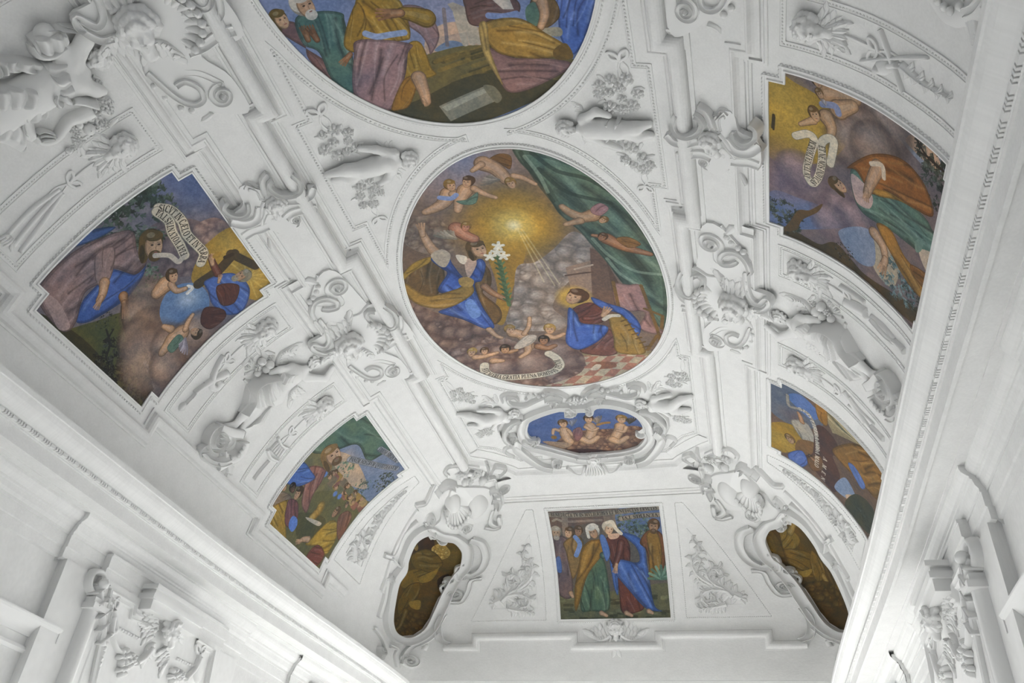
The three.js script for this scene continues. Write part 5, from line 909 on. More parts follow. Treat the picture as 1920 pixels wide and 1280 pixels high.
// ---------- capitals on the pilasters ----------
for (const [dz, which] of [[0, 'beside the bread fresco bay']]) for (const s of [-1, 1]) {
  const chart = s < 0 ? 'L' : 'R', W = (a) => V2(a).map(([z, y]) => [z + dz, y]), who = 'below the ' + SIDE[s], L = .185;
  stucco('cherub_capital', 'stucco pilaster capital with a winged cherub head on the wall ' + who, 'capital', 'cherub capitals', chart, 1, W([-8.31, 4.285])[0], (P) => {
    P('key_block', (b) => { b.lift = L - .05; b.plate([[-7.8, 4.45], [-7.8, 4.72], [-8.75, 4.72], [-8.75, 4.45]], .2); b.plate([[-7.76, 4.56], [-7.76, 4.62], [-8.79, 4.62], [-8.79, 4.56]], .225); b.plate([[-7.76, 4.67], [-7.76, 4.72], [-8.79, 4.72], [-8.79, 4.67]], .24); });
    const h = P('cherub_head', (b) => { b.lift = L; head(b, ...W([-8.402, 4.272, -8.278, 4.493]), 1, 1, .1, .3); });
    for (const q of [[[-8.166, 4.321, -7.807, 4.456], 1], [[-8.15, 4.254, -7.846, 4.297], 1], [[-8.603, 4.377, -8.768, 4.548], -1]]) P('wing', (b) => { b.lift = L; wing(b, ...W(q[0]), q[1], 7); }, h);
    for (const q of [[[-8.209, 4.202, -8.178, 3.915], 1], [[-8.415, 4.225, -8.465, 3.906], -1]]) P('lower_wing', (b) => { b.lift = L; wing(b, ...W(q[0]), q[1], 7); }, h);
    P('panel_frame', (b) => { b.lift = L; b.mould(W([-7.485, 3.586, -7.308, 4.439, -7.698, 4.439, -7.732, 4.35, -7.893, 4.364]), [[-.04, -.01], [-.04, .03], [-.02, .04], [-.01, .01], [.02, .01], [.03, .03], [.04, -.01]], false); }); P('panel_frame', (b) => { b.lift = L; b.mould(W([-8.971, 4.46, -9.356, 4.456, -9.401, 4.096]), [[-.04, -.01], [-.04, .03], [-.02, .04], [-.01, .01], [.02, .01], [.03, .03], [.04, -.01]], false); });
    P('bead_row', (b) => { b.lift = L; for (const q of [[-7.588, 4.173, -7.966, 4.177], [-8.703, 4.187, -9.096, 4.195], [-7.494, 4.009, -7.518, 3.603]]) b.beads(W(q), .022, .05); }, undefined, { kind: 'stuff' });
    for (const q of [[-7.422, 4.302, -7.547, 4.14, -7.469, 4.058], [-9.104, 4.348, -9.139, 4.132, -9.215, 4.068]]) P('ribbon_bow', (b) => { b.lift = L; const p = W(q); bowAt(b, p[0], p[1], .07); b.sweep(p, .06, .05, SEC.round); });
    P('swag', (b) => { b.lift = L; b.sweep(W([-7.455, 4.245, -7.503, 4.107, -7.653, 3.983, -7.777, 3.963]), .05, .05, SEC.round); }); P('swag', (b) => { b.lift = L; b.sweep(W([-8.021, 3.938, -8.124, 4.027, -8.181, 4.143]), .07, .07, SEC.round); }); P('swag', (b) => { b.lift = L; b.sweep(W([-8.959, 4.02, -9.078, 4.168, -9.119, 4.32]), .06, .06, SEC.round); });
    for (const [q, r] of [[[-7.791, 3.938], .1], [[-7.936, 3.943], .08], [[-7.842, 3.821], .09], [[-8.721, 3.996], .1], [[-8.854, 4.033], .07]]) P('rosette', (b) => { b.lift = L; const p = W(q)[0]; flower(b, p[0], p[1], r, 6, .03); });
  });
  stucco('twisted_ribbon', 'twisted stucco ribbon on a ring beside the cherub capital ' + who, 'ribbon', 'twisted ribbons', chart, 1, W([-7.18, 4.403])[0], (P) => {
    P('ring', (b) => { b.lift = .1; const [c] = W([-7.099, 4.49]); b.sweep(Array.from({ length: 16 }, (_, i) => [c[0] + cos(i * PI / 8) * .11, c[1] + sin(i * PI / 8) * .11]), .06, .09, SEC.round, { closed: true, raw: true }); b.ball(c[0] - .02, c[1] - .02, .12, .06, 10, 6); });
    P('ribbon', (b) => { b.lift = .1; const q = W([-7.09, 4.466, -7.237, 4.277, -7.349, 4.124, -7.436, 3.935]); b.sweep(q, (f) => .1 + .05 * f, .13, SEC.round); for (let i = 0; i < 5; i++) { const f = (i + .5) / 5, a = lerp(q[0][0], q[3][0], f), c = lerp(q[0][1], q[3][1], f); b.sweep([[a - .06, c + .07], [a + .06, c - .06]], .03, .16, SEC.round); } });
  });
  stucco('corner_shaft', 'slender half shaft with a ringed cap beside the cherub capital ' + who, 'shaft', 'corner shafts', chart, 1, W([-7.177, 4.021])[0], (P) => {
    const [a, c] = W([-7.101, 4.23, -7.258, 3.525]); const z = (a[0] + c[0]) / 2;
    P('shaft', (b) => { b.lift = .09; b.sweep([[z, a[1]], [z, 1.2]], .17, .12, SEC.round, { step: .4 }); b.sweep([[z - .14, a[1] - .1], [z - .14, 1.2]], .1, .1, SEC.round, { step: .4 }); });
    P('cap', (b) => { b.lift = .09; b.plate([[z - .12, a[1] - .02], [z + .12, a[1] - .02], [z + .12, a[1] + .04], [z - .12, a[1] + .04]], .16); b.plate([[z - .1, a[1] + .04], [z + .1, a[1] + .04], [z + .1, a[1] + .1], [z - .1, a[1] + .1]], .13); b.plate([[z - .035, a[1] + .1], [z + .035, a[1] + .1], [z + .035, a[1] + .35], [z - .035, a[1] + .35]], .06); });
  });
}
// hood mouldings over the windows
for (const s of [-1, 1]) [-5.9, -10.87, -.93].forEach((zc, i) => {
  const chart = s < 0 ? 'L' : 'R', who = i < 2 ? 'window under the ' + (i ? SIDE2 : SIDE)[s] : 'near window on the side of the ' + SIDE[s];
  stucco('window_hood', 'moulded white hood over the ' + who, 'hood', 'window hoods', chart, 1, [zc, 3.9], (P) => {
    P('hood', (b) => { b.mould([[zc + 1.02, 3.86], [zc - 1.02, 3.86]], [[-.08, -.02], [-.08, .02], [-.05, .03], [-.02, .05], [.02, .09], [.05, .12], [.07, .13], [.085, .13], [.09, -.02]].map(([a, w]) => [-a, w]), false); for (const e of [-1.02, 1.02]) b.plate([[zc + e - .01, 3.8], [zc + e + .01, 3.8], [zc + e + .01, 3.94], [zc + e - .01, 3.94]], .11); });
    P('fillet', (b) => b.mould([[zc + .8, 3.66], [zc - .8, 3.66]], [[-.03, -.01], [-.03, .03], [0, .04], [.03, .02], [.03, -.01]], false));
    if (i === 1) P('finial', (b) => { b.lift = .05; for (let k = -2; k <= 2; k++) feather(b, zc + k * .04, 4.05, PI / 2 + k * .3, .4 - abs(k) * .06, .1, .08, 0, .06); });
  });
});

// ---------- the paintings ----------
const flatMat = (c) => new THREE.MeshStandardMaterial({ color: c, roughness: .75 });
const PICS = {};
const boxOf = (p, m = .02) => [min(...p.map((a) => a[0])) - m, min(...p.map((a) => a[1])) - m, max(...p.map((a) => a[0])) + m, max(...p.map((a) => a[1])) + m];
const BOX = { top: boxOf(ell(...OV1)), mid: boxOf(ell(...OV2)), ul: boxOf(sgn(PICU, -1)), ur: boxOf(PICU), ll: boxOf(sgn(PICD, -1)), lr: boxOf(PICD), end: boxOf(PICE), small: boxOf(OVS), gold: boxOf(GOLD) };
const SK = '#c59873', SKD = '#9c6f4e';
const pp = (a) => [a[0], a[1]], pr2 = (a) => [[a[0], a[1]], [a[2], a[3]]];
const faceP = (f, a, skin, hair, o) => f.face(...pr2(a), skin, hair, o);
const glows = (f, a, r, col, al = .8) => { for (const p of pairs(a)) f.glow(p[0], p[1], r, col, al); return f; };
// small child: head pair, then limbs [points, width0, width1]
const child = (f, hd, hair, limbs, skin = SK, o = {}) => { for (const [p, a, b] of limbs) f.limb(pairs(p), a, b, skin); return faceP(f, hd, skin, hair, o); };
{ // annunciation
  const f = PICS.midF = new Fresco(BOX.mid, 1000, '#7b675c');
  glows(f, [-.657, -6.235, -.322, -6.157, -.525, -6.388, -.058, -6.16], .6, '#8d8390', .8); glows(f, [-.346, -6.165], .3, '#7f8bb4', .7);
  glows(f, [-1.293, -7.181, -1.437, -7.459, -1.661, -7.967], .5, '#6d5646', .8);
  f.billow([-1.447, -7.111, -1.176, -6.837, -.903, -7.005, -.862, -7.488, -1.086, -7.578, -1.343, -7.398], 30, .25, '#9b8578', '#84705f', '#5f4c42');
  const G = pp([-.041, -7.321]); f.glow(...G, .95, '#9c7626', .95, .3).fill([-.469, -7.473, -.004, -7.646, -.119, -8.122, -.337, -8.49, -.544, -8.999, -.69, -9.252, -.772, -9.053, -.554, -8.431], '#a27b2c');
  f.glow(...G, .66, '#b98d2e', 1, .5).glow(...G, .48, '#cfa23a', .95, .2).glow(...G, .34, '#f0d472', .95).glow(...G, .13, '#fff4c4', 1);
  f.billow([.691, -7.52, .881, -7.758, .767, -8.141, .356, -8.605, .116, -9.017, .257, -9.369, .056, -9.562, -.467, -9.452, -.619, -9.189, -.402, -8.751, -.191, -8.107, .073, -8.047, .365, -7.835], 60, .32, '#c0b1a6', '#998a81', '#6f635d');
  f.poly([.462, -8.2, .839, -8.07, .736, -8.739, .444, -8.808], '#9a7e6c').poly([.858, -7.826, 1.083, -7.958, 1.036, -9.805, .673, -9.737, .709, -8.896], '#6f5447').line([.577, -8.244, .836, -8.159], '#c2a892', .03).line([.429, -8.364, .811, -8.304], '#5f473b', .03).poly([1.037, -8.1, 1.154, -8.605, 1.131, -9.882, .969, -9.901], '#5d463c');
  f.cloth([...[.257, -6.079, .47, -6.134, .782, -6.269, 1.161, -6.512, 1.447, -6.854, 1.655, -7.404], ...[1.78, -7.868, 1.807, -8.383, 1.752, -9.08, 1.618, -9.442, 1.431, -9.113, 1.171, -8.49, 1.019, -8.066, .881, -7.758, .783, -7.523], ...[.598, -7.225, .535, -7.032, .466, -6.725, .351, -6.451, .274, -6.272]], '#5b7867', { n: 30, ang: -1.05, light: '#8da894' });
  for (const q of [[.332, -6.17, .412, -6.573, .548, -6.972], [.457, -6.186, .694, -6.485, 1.054, -6.639, 1.392, -6.946], [.486, -6.438, .755, -6.835, 1.252, -7.015]]) f.line(q, 'rgba(38,56,48,.6)', .06); for (const q of [[.922, -7.657, 1.102, -7.992, 1.394, -8.246, 1.74, -8.256], [1.049, -8.029, 1.192, -8.341, 1.448, -8.567], [.361, -6.229, .467, -6.521, .513, -6.818]]) f.line(q, 'rgba(160,185,165,.5)', .05);
  f.cloth([1.049, -8.575, 1.261, -8.537, 1.446, -8.586, 1.499, -9.386, 1.66, -9.515, 1.475, -9.603, 1.285, -9.489, 1.406, -9.118, 1.058, -9.103], '#a87c78', { n: 8 }); for (const q of [[1.06, -8.499, 1.055, -9.123], [1.429, -8.533, 1.541, -9.461, 1.556, -9.801], [1.416, -9.036, 1.648, -9.147, 1.605, -9.445], [1.522, -9.635, 1.317, -10.078]]) f.line(q, '#7a5a2c', .05, true);
  // tiled floor
  f.poly([.302, -10.136, 1.505, -10.036, 1.278, -10.412, .823, -10.919, .316, -11.187, -.553, -11.057, -.24, -10.849, .345, -10.524], '#b7a88d');
  const ca = pairs([.293, -10.183, 1.473, -10.089, -.861, -11.084, .762, -11.342]), cell = (u, v) => [lerp(lerp(ca[0][0], ca[1][0], u), lerp(ca[2][0], ca[3][0], u), v), lerp(lerp(ca[0][1], ca[1][1], u), lerp(ca[2][1], ca[3][1], u), v)];
  f.x.save(); f.path([.293, -10.183, 1.5, -10.083, 1.272, -10.46, .816, -10.971, .312, -11.213, -.615, -11.064, -.268, -10.842, .271, -10.618], true, true); f.x.clip(); for (let i = -2; i < 13; i++) for (let k = 0; k < 6; k++) if ((i + k) & 1) { const v0 = (k / 6) ** 1.25, v1 = ((k + 1) / 6) ** 1.25; f.poly([cell(i / 9, v0), cell((i + 1) / 9, v0), cell((i + 1) / 9, v1), cell(i / 9, v1)], '#a8705f'); } f.x.restore();
  f.poly([.33, -10.138, 1.478, -10.043, 1.413, -10.158, .281, -10.253], '#8d7f5e').fill([.43, -10.528, .562, -10.408, .783, -10.426, .793, -10.547, .559, -10.604], '#8c5a44').fill([.384, -10.625, .494, -10.48, .575, -10.505, .498, -10.628], '#cbbca6');
  // clouds below
  f.billow([-1.824, -8.221, -1.666, -8.355, -1.436, -8.683, -1.013, -9.047, -.857, -9.369, -1.059, -9.604, -1.554, -9.588, -1.824, -9.147, -1.881, -8.76], 40, .3, '#a58472', '#7f6257', '#57413a');
  f.billow([-1.719, -9.582, -1.459, -9.456, -1.135, -9.479, -.764, -9.537, -.512, -9.754, .1, -9.883, .34, -10.233, .234, -10.665, -.222, -10.905, -.826, -10.937, -1.244, -10.49, -1.508, -9.997], 50, .3, '#ab9186', '#86695f', '#5a443f');
  f.cloud([...pairs([-.451, -10.342]).map((p) => [...p, .4]), ...pairs([-.953, -10.269, .036, -10.346, .01, -10.056]).map((p) => [...p, .3])], '#b59c8f', '#8c7067', '#5c4641');
  // angel
  f.wingp(...pr2([-1.198, -7.931, -1.415, -8.134]), '#8a7a62', -1);
  f.cloth([-1.668, -7.774, -1.437, -7.602, -1.231, -7.571, -1.135, -7.81, -1.26, -8.168, -1.568, -8.369, -1.702, -7.943], '#69502f', { n: 10 }); f.cloth([-1.651, -7.691, -1.447, -7.561, -1.226, -7.555, -1.283, -7.655, -1.526, -7.72, -1.679, -7.806], '#a3802e', { n: 6 });
  f.cloth([-.642, -7.916, -.563, -8.086, -.628, -8.37, -.774, -8.479, -.637, -8.846, -.661, -9.09, -.809, -9.19, -.856, -8.772, -.851, -8.296], '#77572d', { n: 9 });
  f.cloth([-1.236, -7.587, -1.017, -7.553, -.998, -7.81, -.904, -8.124, -.664, -7.818, -.584, -7.933, -.717, -8.227, -.835, -8.282, -.857, -8.731, -.807, -9.234, -.959, -9.242, -1.193, -8.927, -1.458, -8.63, -1.301, -8.585, -1.144, -8.415, -1.337, -8.21, -1.126, -7.942, -1.162, -7.817], '#3b5fba', { n: 18, ang: -1.3, light: '#7d9fe6' }); f.fill([-1.071, -8.606, -.945, -8.576, -.922, -8.913, -1.063, -8.941], '#6a90d8');
  f.cloth([-1.685, -7.858, -1.496, -8.228, -1.102, -8.276, -.889, -8.205, -.909, -8.45, -1.278, -8.596, -1.591, -8.437, -1.732, -8.138], '#a37c33', { n: 9 }).fill([-1.011, -8.102, -.896, -8.097, -.823, -8.198, -.891, -8.301, -1.015, -8.242], '#bb9247');
  f.fill([-.828, -7.782, -.705, -7.787, -.699, -7.897, -.848, -8.106, -.884, -8.056], '#c4a492').fill([-.91, -7.646, -.786, -7.725, -.847, -7.848, -.905, -7.791], '#d9cdbb');
  f.limb([-1.079, -7.634, -1.164, -7.441, -1.189, -7.225, -1.192, -7.091], .17, .09, SK).fill([-1.215, -7.525, -1.054, -7.479, -.977, -7.621, -1.097, -7.807, -1.185, -7.734], '#bba993').hand(...pr2([-1.201, -7.153, -1.164, -6.938]), SK);
  faceP(f, [-.621, -7.796, -.624, -7.463], SK, '#5c4728', { turn: 1, long: true });
  f.limb([-.716, -8.362, -.636, -8.544, -.488, -8.728], .12, .08, SKD); f.line([-.487, -8.85, -.433, -8.311, -.377, -7.81], '#4d6b46', .06); for (let i = 0; i < 9; i++) { const [a, b] = pr2([-.48, -8.77, -.392, -7.914]), t = i / 8, x = lerp(a[0], b[0], t), y = lerp(a[1], b[1], t); f.line([[x, y], [x + .07, y + .06]], '#5b7c50', .03).line([[x, y], [x - .05, y + .08]], '#43603e', .03); }
  for (const p of pairs([-.333, -7.645, -.488, -7.809, -.311, -7.844, -.38, -7.756])) for (let i = 0; i < 5; i++) f.line([p, [p[0] + cos(i * 1.26) * .07, p[1] + sin(i * 1.26) * .07]], '#e6e2d2', .045);
  f.limb([-.903, -9.286, -.841, -9.464, -.778, -9.541], .1, .06, SK);
  // kneeling woman
  const h = pp([.462, -8.848]); f.glow(...h, .3, '#caa040', .9, .6);
  f.cloth([.707, -8.837, .926, -8.971, 1.183, -9.11, 1.311, -9.443, 1.231, -9.713, 1.119, -9.577, 1.088, -9.243, .878, -9.114, .74, -9.016], '#3c63bd', { n: 8, light: '#84a6e8' });
  f.cloth([.311, -10.09, .808, -9.558, .901, -9.906, .86, -10.184, .616, -10.25], '#7a4a40', { n: 9 }); f.cloth([.391, -9.087, .674, -8.956, .829, -9.178, .766, -9.41, .495, -9.45, .378, -9.294], '#6c3a33', { n: 8 });
  f.cloth([.338, -9.062, .432, -9.214, .472, -9.428, .828, -9.514, .654, -9.849, .312, -10.081, .141, -9.888, .24, -9.454], '#3c63bd', { n: 12, light: '#84a6e8' });
  f.cloth([.881, -9.258, 1.066, -9.225, 1.191, -9.525, 1.301, -10.104, .879, -10.146, .874, -9.73], '#a37d35', { n: 7 }); for (let i = 0; i < 7; i++) f.line(pairs([1.045, -9.372, 1.129, -9.322]).map(([x, z]) => [x + i * .04, z - i * .1]), '#6c5020', .03);
  f.limb([.531, -9.324, .692, -9.305, .868, -9.176], .1, .06, '#6c3a33').hand(...pr2([.803, -9.261, .913, -9.052]), SK).line([.803, -9.345, .907, -9.257, 1.025, -9.241], '#d9cfbc', .07);
  faceP(f, [.397, -8.985, .583, -8.677], SK, '#57371f', { turn: -1, long: false });
  // children
  child(f, [-.666, -9.48, -.577, -9.288], '#a8813f', [[[-.584, -9.484, -.471, -9.584, -.427, -9.87], .2, .17], [[-.435, -9.549, -.331, -9.399, -.27, -9.197], .09, .06], [[-.444, -9.819, -.485, -9.995, -.623, -10.097], .14, .07]], SK, { turn: 1 });
  f.cloth([-.65, -9.804, -.419, -9.598, -.262, -9.637, -.354, -9.797, -.601, -9.89], '#cdbba8', { n: 5 });
  child(f, [-.055, -9.633, -.018, -9.398], '#b08a45', [[[-.104, -9.669, -.007, -9.731, .144, -9.663], .12, .07]]); child(f, [-.205, -9.877, -.157, -9.659], '#352a20', [[[-.295, -9.903, -.171, -9.977, -.049, -9.93], .14, .09]], '#a9744f'); child(f, [-1.32, -9.785, -1.24, -9.604], '#b58f45', [[[-1.264, -9.837, -1.134, -9.875, -.933, -9.866], .12, .07]]); child(f, [-1.122, -9.833, -1.076, -9.666], '#5c4026', [[[-1.036, -10.038, -.907, -10.092], .14, .08]]); child(f, [-.823, -9.932, -.769, -9.718], '#3d2c1e', [[[-.748, -9.912, -.632, -9.903], .1, .06]], '#b5845c');
  child(f, [-.651, -6.574, -.617, -6.391], '#8d6a2e', [[[-.685, -6.608, -.791, -6.727, -.923, -6.776, -1.045, -6.794], .22, .1], [[-.643, -6.621, -.47, -6.655, -.372, -6.636], .1, .06]], SK, { turn: 1 }); child(f, [-.434, -6.575, -.371, -6.4], '#4a3320', [[[-.479, -6.608, -.593, -6.758, -.658, -6.895], .2, .1], [[-.364, -6.608, -.26, -6.723, -.145, -6.809], .1, .06]], SK, { turn: -1 }); f.cloth([-.635, -6.746, -.499, -6.754, -.338, -6.674, -.408, -6.84, -.546, -6.834], '#5d8070', { n: 4 }).line([-.807, -6.63, -.685, -6.684, -.605, -6.648], '#7f97cf', .07);
  f.cloth([-.073, -6.212, .077, -6.144, .203, -6.206, .145, -6.393, .039, -6.29], '#7a5328', { n: 5 }); child(f, [.11, -6.707, .088, -6.526], '#9b7434', [[[-.15, -6.252, -.025, -6.362, .059, -6.551], .22, .16], [[-.175, -6.261, -.306, -6.33], .1, .06], [[.16, -6.509, .26, -6.553, .389, -6.672], .09, .06]]); f.wingp(...pr2([-.027, -6.535, -.263, -6.573]), '#a79c90', 1);
  child(f, [-.678, -7.277, -.607, -7.118], '#8d6d33', [[[-.769, -7.182, -.696, -7.339, -.603, -7.435], .2, .14]], '#b0745c'); f.wingp(...pr2([-.824, -7.364, -1.064, -7.209]), '#b5aa98', 1);
  child(f, [1.064, -7.362, 1.169, -7.263], '#7b5a30', [[[.994, -7.237, .853, -7.267, .712, -7.168, .641, -7.071], .2, .09], [[.819, -7.33, .624, -7.386], .12, .07]], '#b98e68'); f.cloth([.993, -7.113, 1.12, -7.02, 1.216, -7.107, 1.107, -7.234, 1, -7.205], '#a4767a', { n: 4 });
  child(f, [1.01, -7.689, 1.101, -7.553], '#5c3a22', [[[1.108, -7.652, 1.273, -7.774, 1.403, -7.829, 1.622, -7.881], .2, .08], [[1.067, -7.62, .934, -7.59], .08, .05]], '#a86e48'); f.cloth([1.223, -7.645, 1.388, -7.598, 1.53, -7.712, 1.361, -7.8], '#8f6230', { n: 4 });
  // scroll
  const sc = [-1.192, -10.089, -1.222, -10.247, -1.136, -10.414, -.881, -10.56, -.517, -10.634, -.217, -10.598, -.071, -10.452, -.088, -10.254, -.173, -10.118]; f.scroll(pairs(sc), .14); f.text('AVE MARIA GRATIA PLENA DOMINVS TECVM', pairs([-1.21, -10.154, -1.206, -10.295, -1.111, -10.431, -.881, -10.56, -.517, -10.634, -.217, -10.598, -.088, -10.464, -.084, -10.303]), .14, '#2a211b');
  for (const q of [[.02, -7.447, .239, -8.555], [-.007, -7.409, .106, -8.461], [.051, -7.419, .309, -8.524]]) f.line(q, 'rgba(250,235,180,.35)', .02, true);
  PICS.mid = f.done();
}
{ // hill with kneeling figures
  const f = new Fresco(BOX.top, 900, '#7186b8'); glows(f, [-.015, -4.25, -.27, -4.114, .352, -4.279, -.469, -4.143], .6, '#8b92b8', .7); f.fill([-.246, -4.485, .05, -4.404, .347, -4.561, .291, -4.762, -.29, -4.732], '#c6a893').fill([-.233, -4.68, -.051, -4.602, .083, -4.672, -.019, -4.748], '#6f86ab');
  f.fill([-1.456, -4.858, -.696, -4.756, -.24, -4.7, .265, -4.715, 1.195, -4.986, 1.351, -5.163, .838, -5.321, .054, -5.603, -.582, -5.606, -1.28, -5.219], '#6b6239'); for (let i = 0; i < 40; i++) { const [a, b, c] = pairs([-.297, -4.752, .291, -4.762, .352, -5.265]), x = rr(a[0], c[0]), y = rr(c[1], b[1]); f.line([[x, y], [x + .25, y + .04]], i % 2 ? 'rgba(140,115,50,.6)' : 'rgba(60,58,32,.6)', .05); }
  f.fill([-.954, -5.288, -.574, -5.21, -.015, -5.062, .322, -5.076, 1.026, -5.265, .71, -5.45, .04, -5.651, -.582, -5.606], '#46432c');
  f.poly([-.404, -5.353, .165, -5.207, .301, -5.304, .296, -5.399, -.34, -5.581], '#8c8977').poly([-.378, -5.371, .158, -5.234, .207, -5.277, -.339, -5.443], '#b1ad98').fill([.145, -5.208, .261, -5.228, .312, -5.377, .225, -5.436], '#77745f');
  for (const q of [[.116, -4.316, .105, -4.665], [.181, -4.349, .181, -4.669], [.238, -4.379, .249, -4.67]]) f.line(q, '#b7aea0', .07, true); f.poly([.056, -4.206, .115, -4.198, .27, -4.305, .253, -4.362, .095, -4.322], '#a79f95').line([.003, -4.254, -.085, -4.648], '#7d7680', .04);
  // praying pair
  f.cloth([...[-1.642, -3.971, -1.455, -3.965, -1.447, -4.194, -1.488, -4.37, -1.431, -4.592, -1.32, -4.818], ...[-1.32, -4.772, -1.289, -4.557]], '#785658', { n: 10 }); f.cloth([...[-1.424, -3.937, -1.186, -3.944, -.99, -4.03], ...[-.994, -4.13, -1.056, -4.465, -1.165, -4.83, -1.241, -4.919, -1.32, -4.818], ...[-1.372, -4.637, -1.366, -4.353, -1.471, -4.206]], '#4c766e', { n: 18, light: '#8db0a4' });
  faceP(f, [-1.565, -4.003, -1.574, -3.79], '#c09a78', '#5f4f24', { long: true, turn: 1 }); faceP(f, [-1.297, -3.984, -1.316, -3.704], SK, '#c9c4ba', { beard: '#cfc9bf', turn: 1 }); f.hand(...pr2([-1.407, -4.189, -1.392, -4.03]), '#a06a3e').hand(...pr2([-1.326, -4.22, -1.344, -4.048]), '#8f5a34');
  // man in gold
  f.cloth([-.387, -4.125, -.173, -4.216, -.129, -4.512, -.283, -4.711, -.286, -4.602, -.317, -4.468, -.429, -4.295], '#94757a', { n: 8 }); f.cloth([-.807, -3.95, -.579, -3.938, -.412, -4.04, -.383, -4.166, -.415, -4.443, -.519, -4.489, -.921, -4.371], '#a98227', { n: 12, light: '#dcb95a' });
  f.cloth([-.797, -3.972, -.953, -4.123, -1.101, -4.364, -1.022, -4.477, -.924, -4.38, -.785, -4.175], '#a07a24', { n: 7 }); f.cloth([-.508, -4.567, -.348, -4.555, -.331, -4.855, -.329, -4.969, -.661, -4.937], '#a57f26', { n: 9, light: '#dcb95a' }); f.cloth([-.934, -4.356, -.459, -4.538, -.519, -4.651, -.658, -4.927, -.951, -5.252, -1.218, -4.963, -1.054, -4.509], '#9c7a80', { n: 16, light: '#cdb0b0' }); f.cloth([-.911, -5.228, -.658, -4.927, -.52, -4.965, -.7, -5.246, -.827, -5.281], '#a06f22', { n: 6 });
  f.line([-.848, -4.31, -.749, -4.376, -.601, -4.393, -.47, -4.408], '#8da4d4', .07); f.limb([-.503, -4.947, -.506, -5.133, -.519, -5.261], .16, .1, SK).hand(...pr2([-.545, -5.218, -.528, -5.32]), SK); f.limb([-.205, -4.309, -.315, -4.242, -.413, -4.198], .2, .12, '#a57f26').hand(...pr2([-.431, -4.193, -.678, -4.146]), '#a8744c').hand(...pr2([-1.081, -4.479, -1.213, -4.563]), '#a06c46');
  faceP(f, [-.609, -3.968, -.529, -3.762], SK, '#6b5534', { beard: '#7a6238' });
  // kneeling woman, child, blue figure
  f.cloth([1.149, -4.26, 1.554, -4.281, 1.454, -4.563, 1.207, -4.922, 1.102, -4.749, 1.123, -4.469], '#456ac2', { n: 14, light: '#86a4ea' }); f.cloth([.904, -4.276, 1.115, -4.295, 1.137, -4.49, .955, -4.615, .846, -4.525], '#6c5535', { n: 5 }); f.fill([.823, -4.623, 1.104, -4.607, 1.101, -4.708, .887, -4.671], '#9c9785').fill([.815, -4.383, .913, -4.315, .963, -4.417, .891, -4.569, .805, -4.54], '#527768').limb([.993, -4.323, .99, -4.459, .923, -4.592], .12, .07, SK); faceP(f, [.931, -4.317, .948, -4.168], SK, '#6b4c2a');
  f.cloth([.279, -4.15, .728, -4.256, .721, -4.431, .403, -4.498, .222, -4.467, .216, -4.295], '#6d4e4b', { n: 10 }); f.poly([.485, -4.203, .68, -4.231, .699, -4.369, .592, -4.355], '#c9bfb5'); f.line([.43, -4.401, .572, -4.431, .714, -4.42], '#7f94cc', .07);
  f.cloth([.278, -4.739, .562, -4.91, .826, -4.939, 1.164, -5.049, .749, -5.278, .435, -5.336, .337, -5.17], '#906b6a', { n: 12, light: '#c29c98' }); f.cloth([.328, -4.496, .712, -4.466, .978, -4.679, 1.126, -4.813, 1.094, -4.927, .823, -4.95, .565, -4.9, .381, -4.787], '#ab8436', { n: 12, ang: -.35, light: '#e0c070' }); f.cloth([.301, -4.491, .388, -4.485, .341, -4.792, .364, -5.22, .309, -5.052, .26, -4.8], '#c6a55a', { n: 4 }); f.fill([.994, -4.867, 1.14, -4.793, 1.181, -4.963, 1.009, -4.975], '#7a5c26');
  PICS.top = f.done();
}
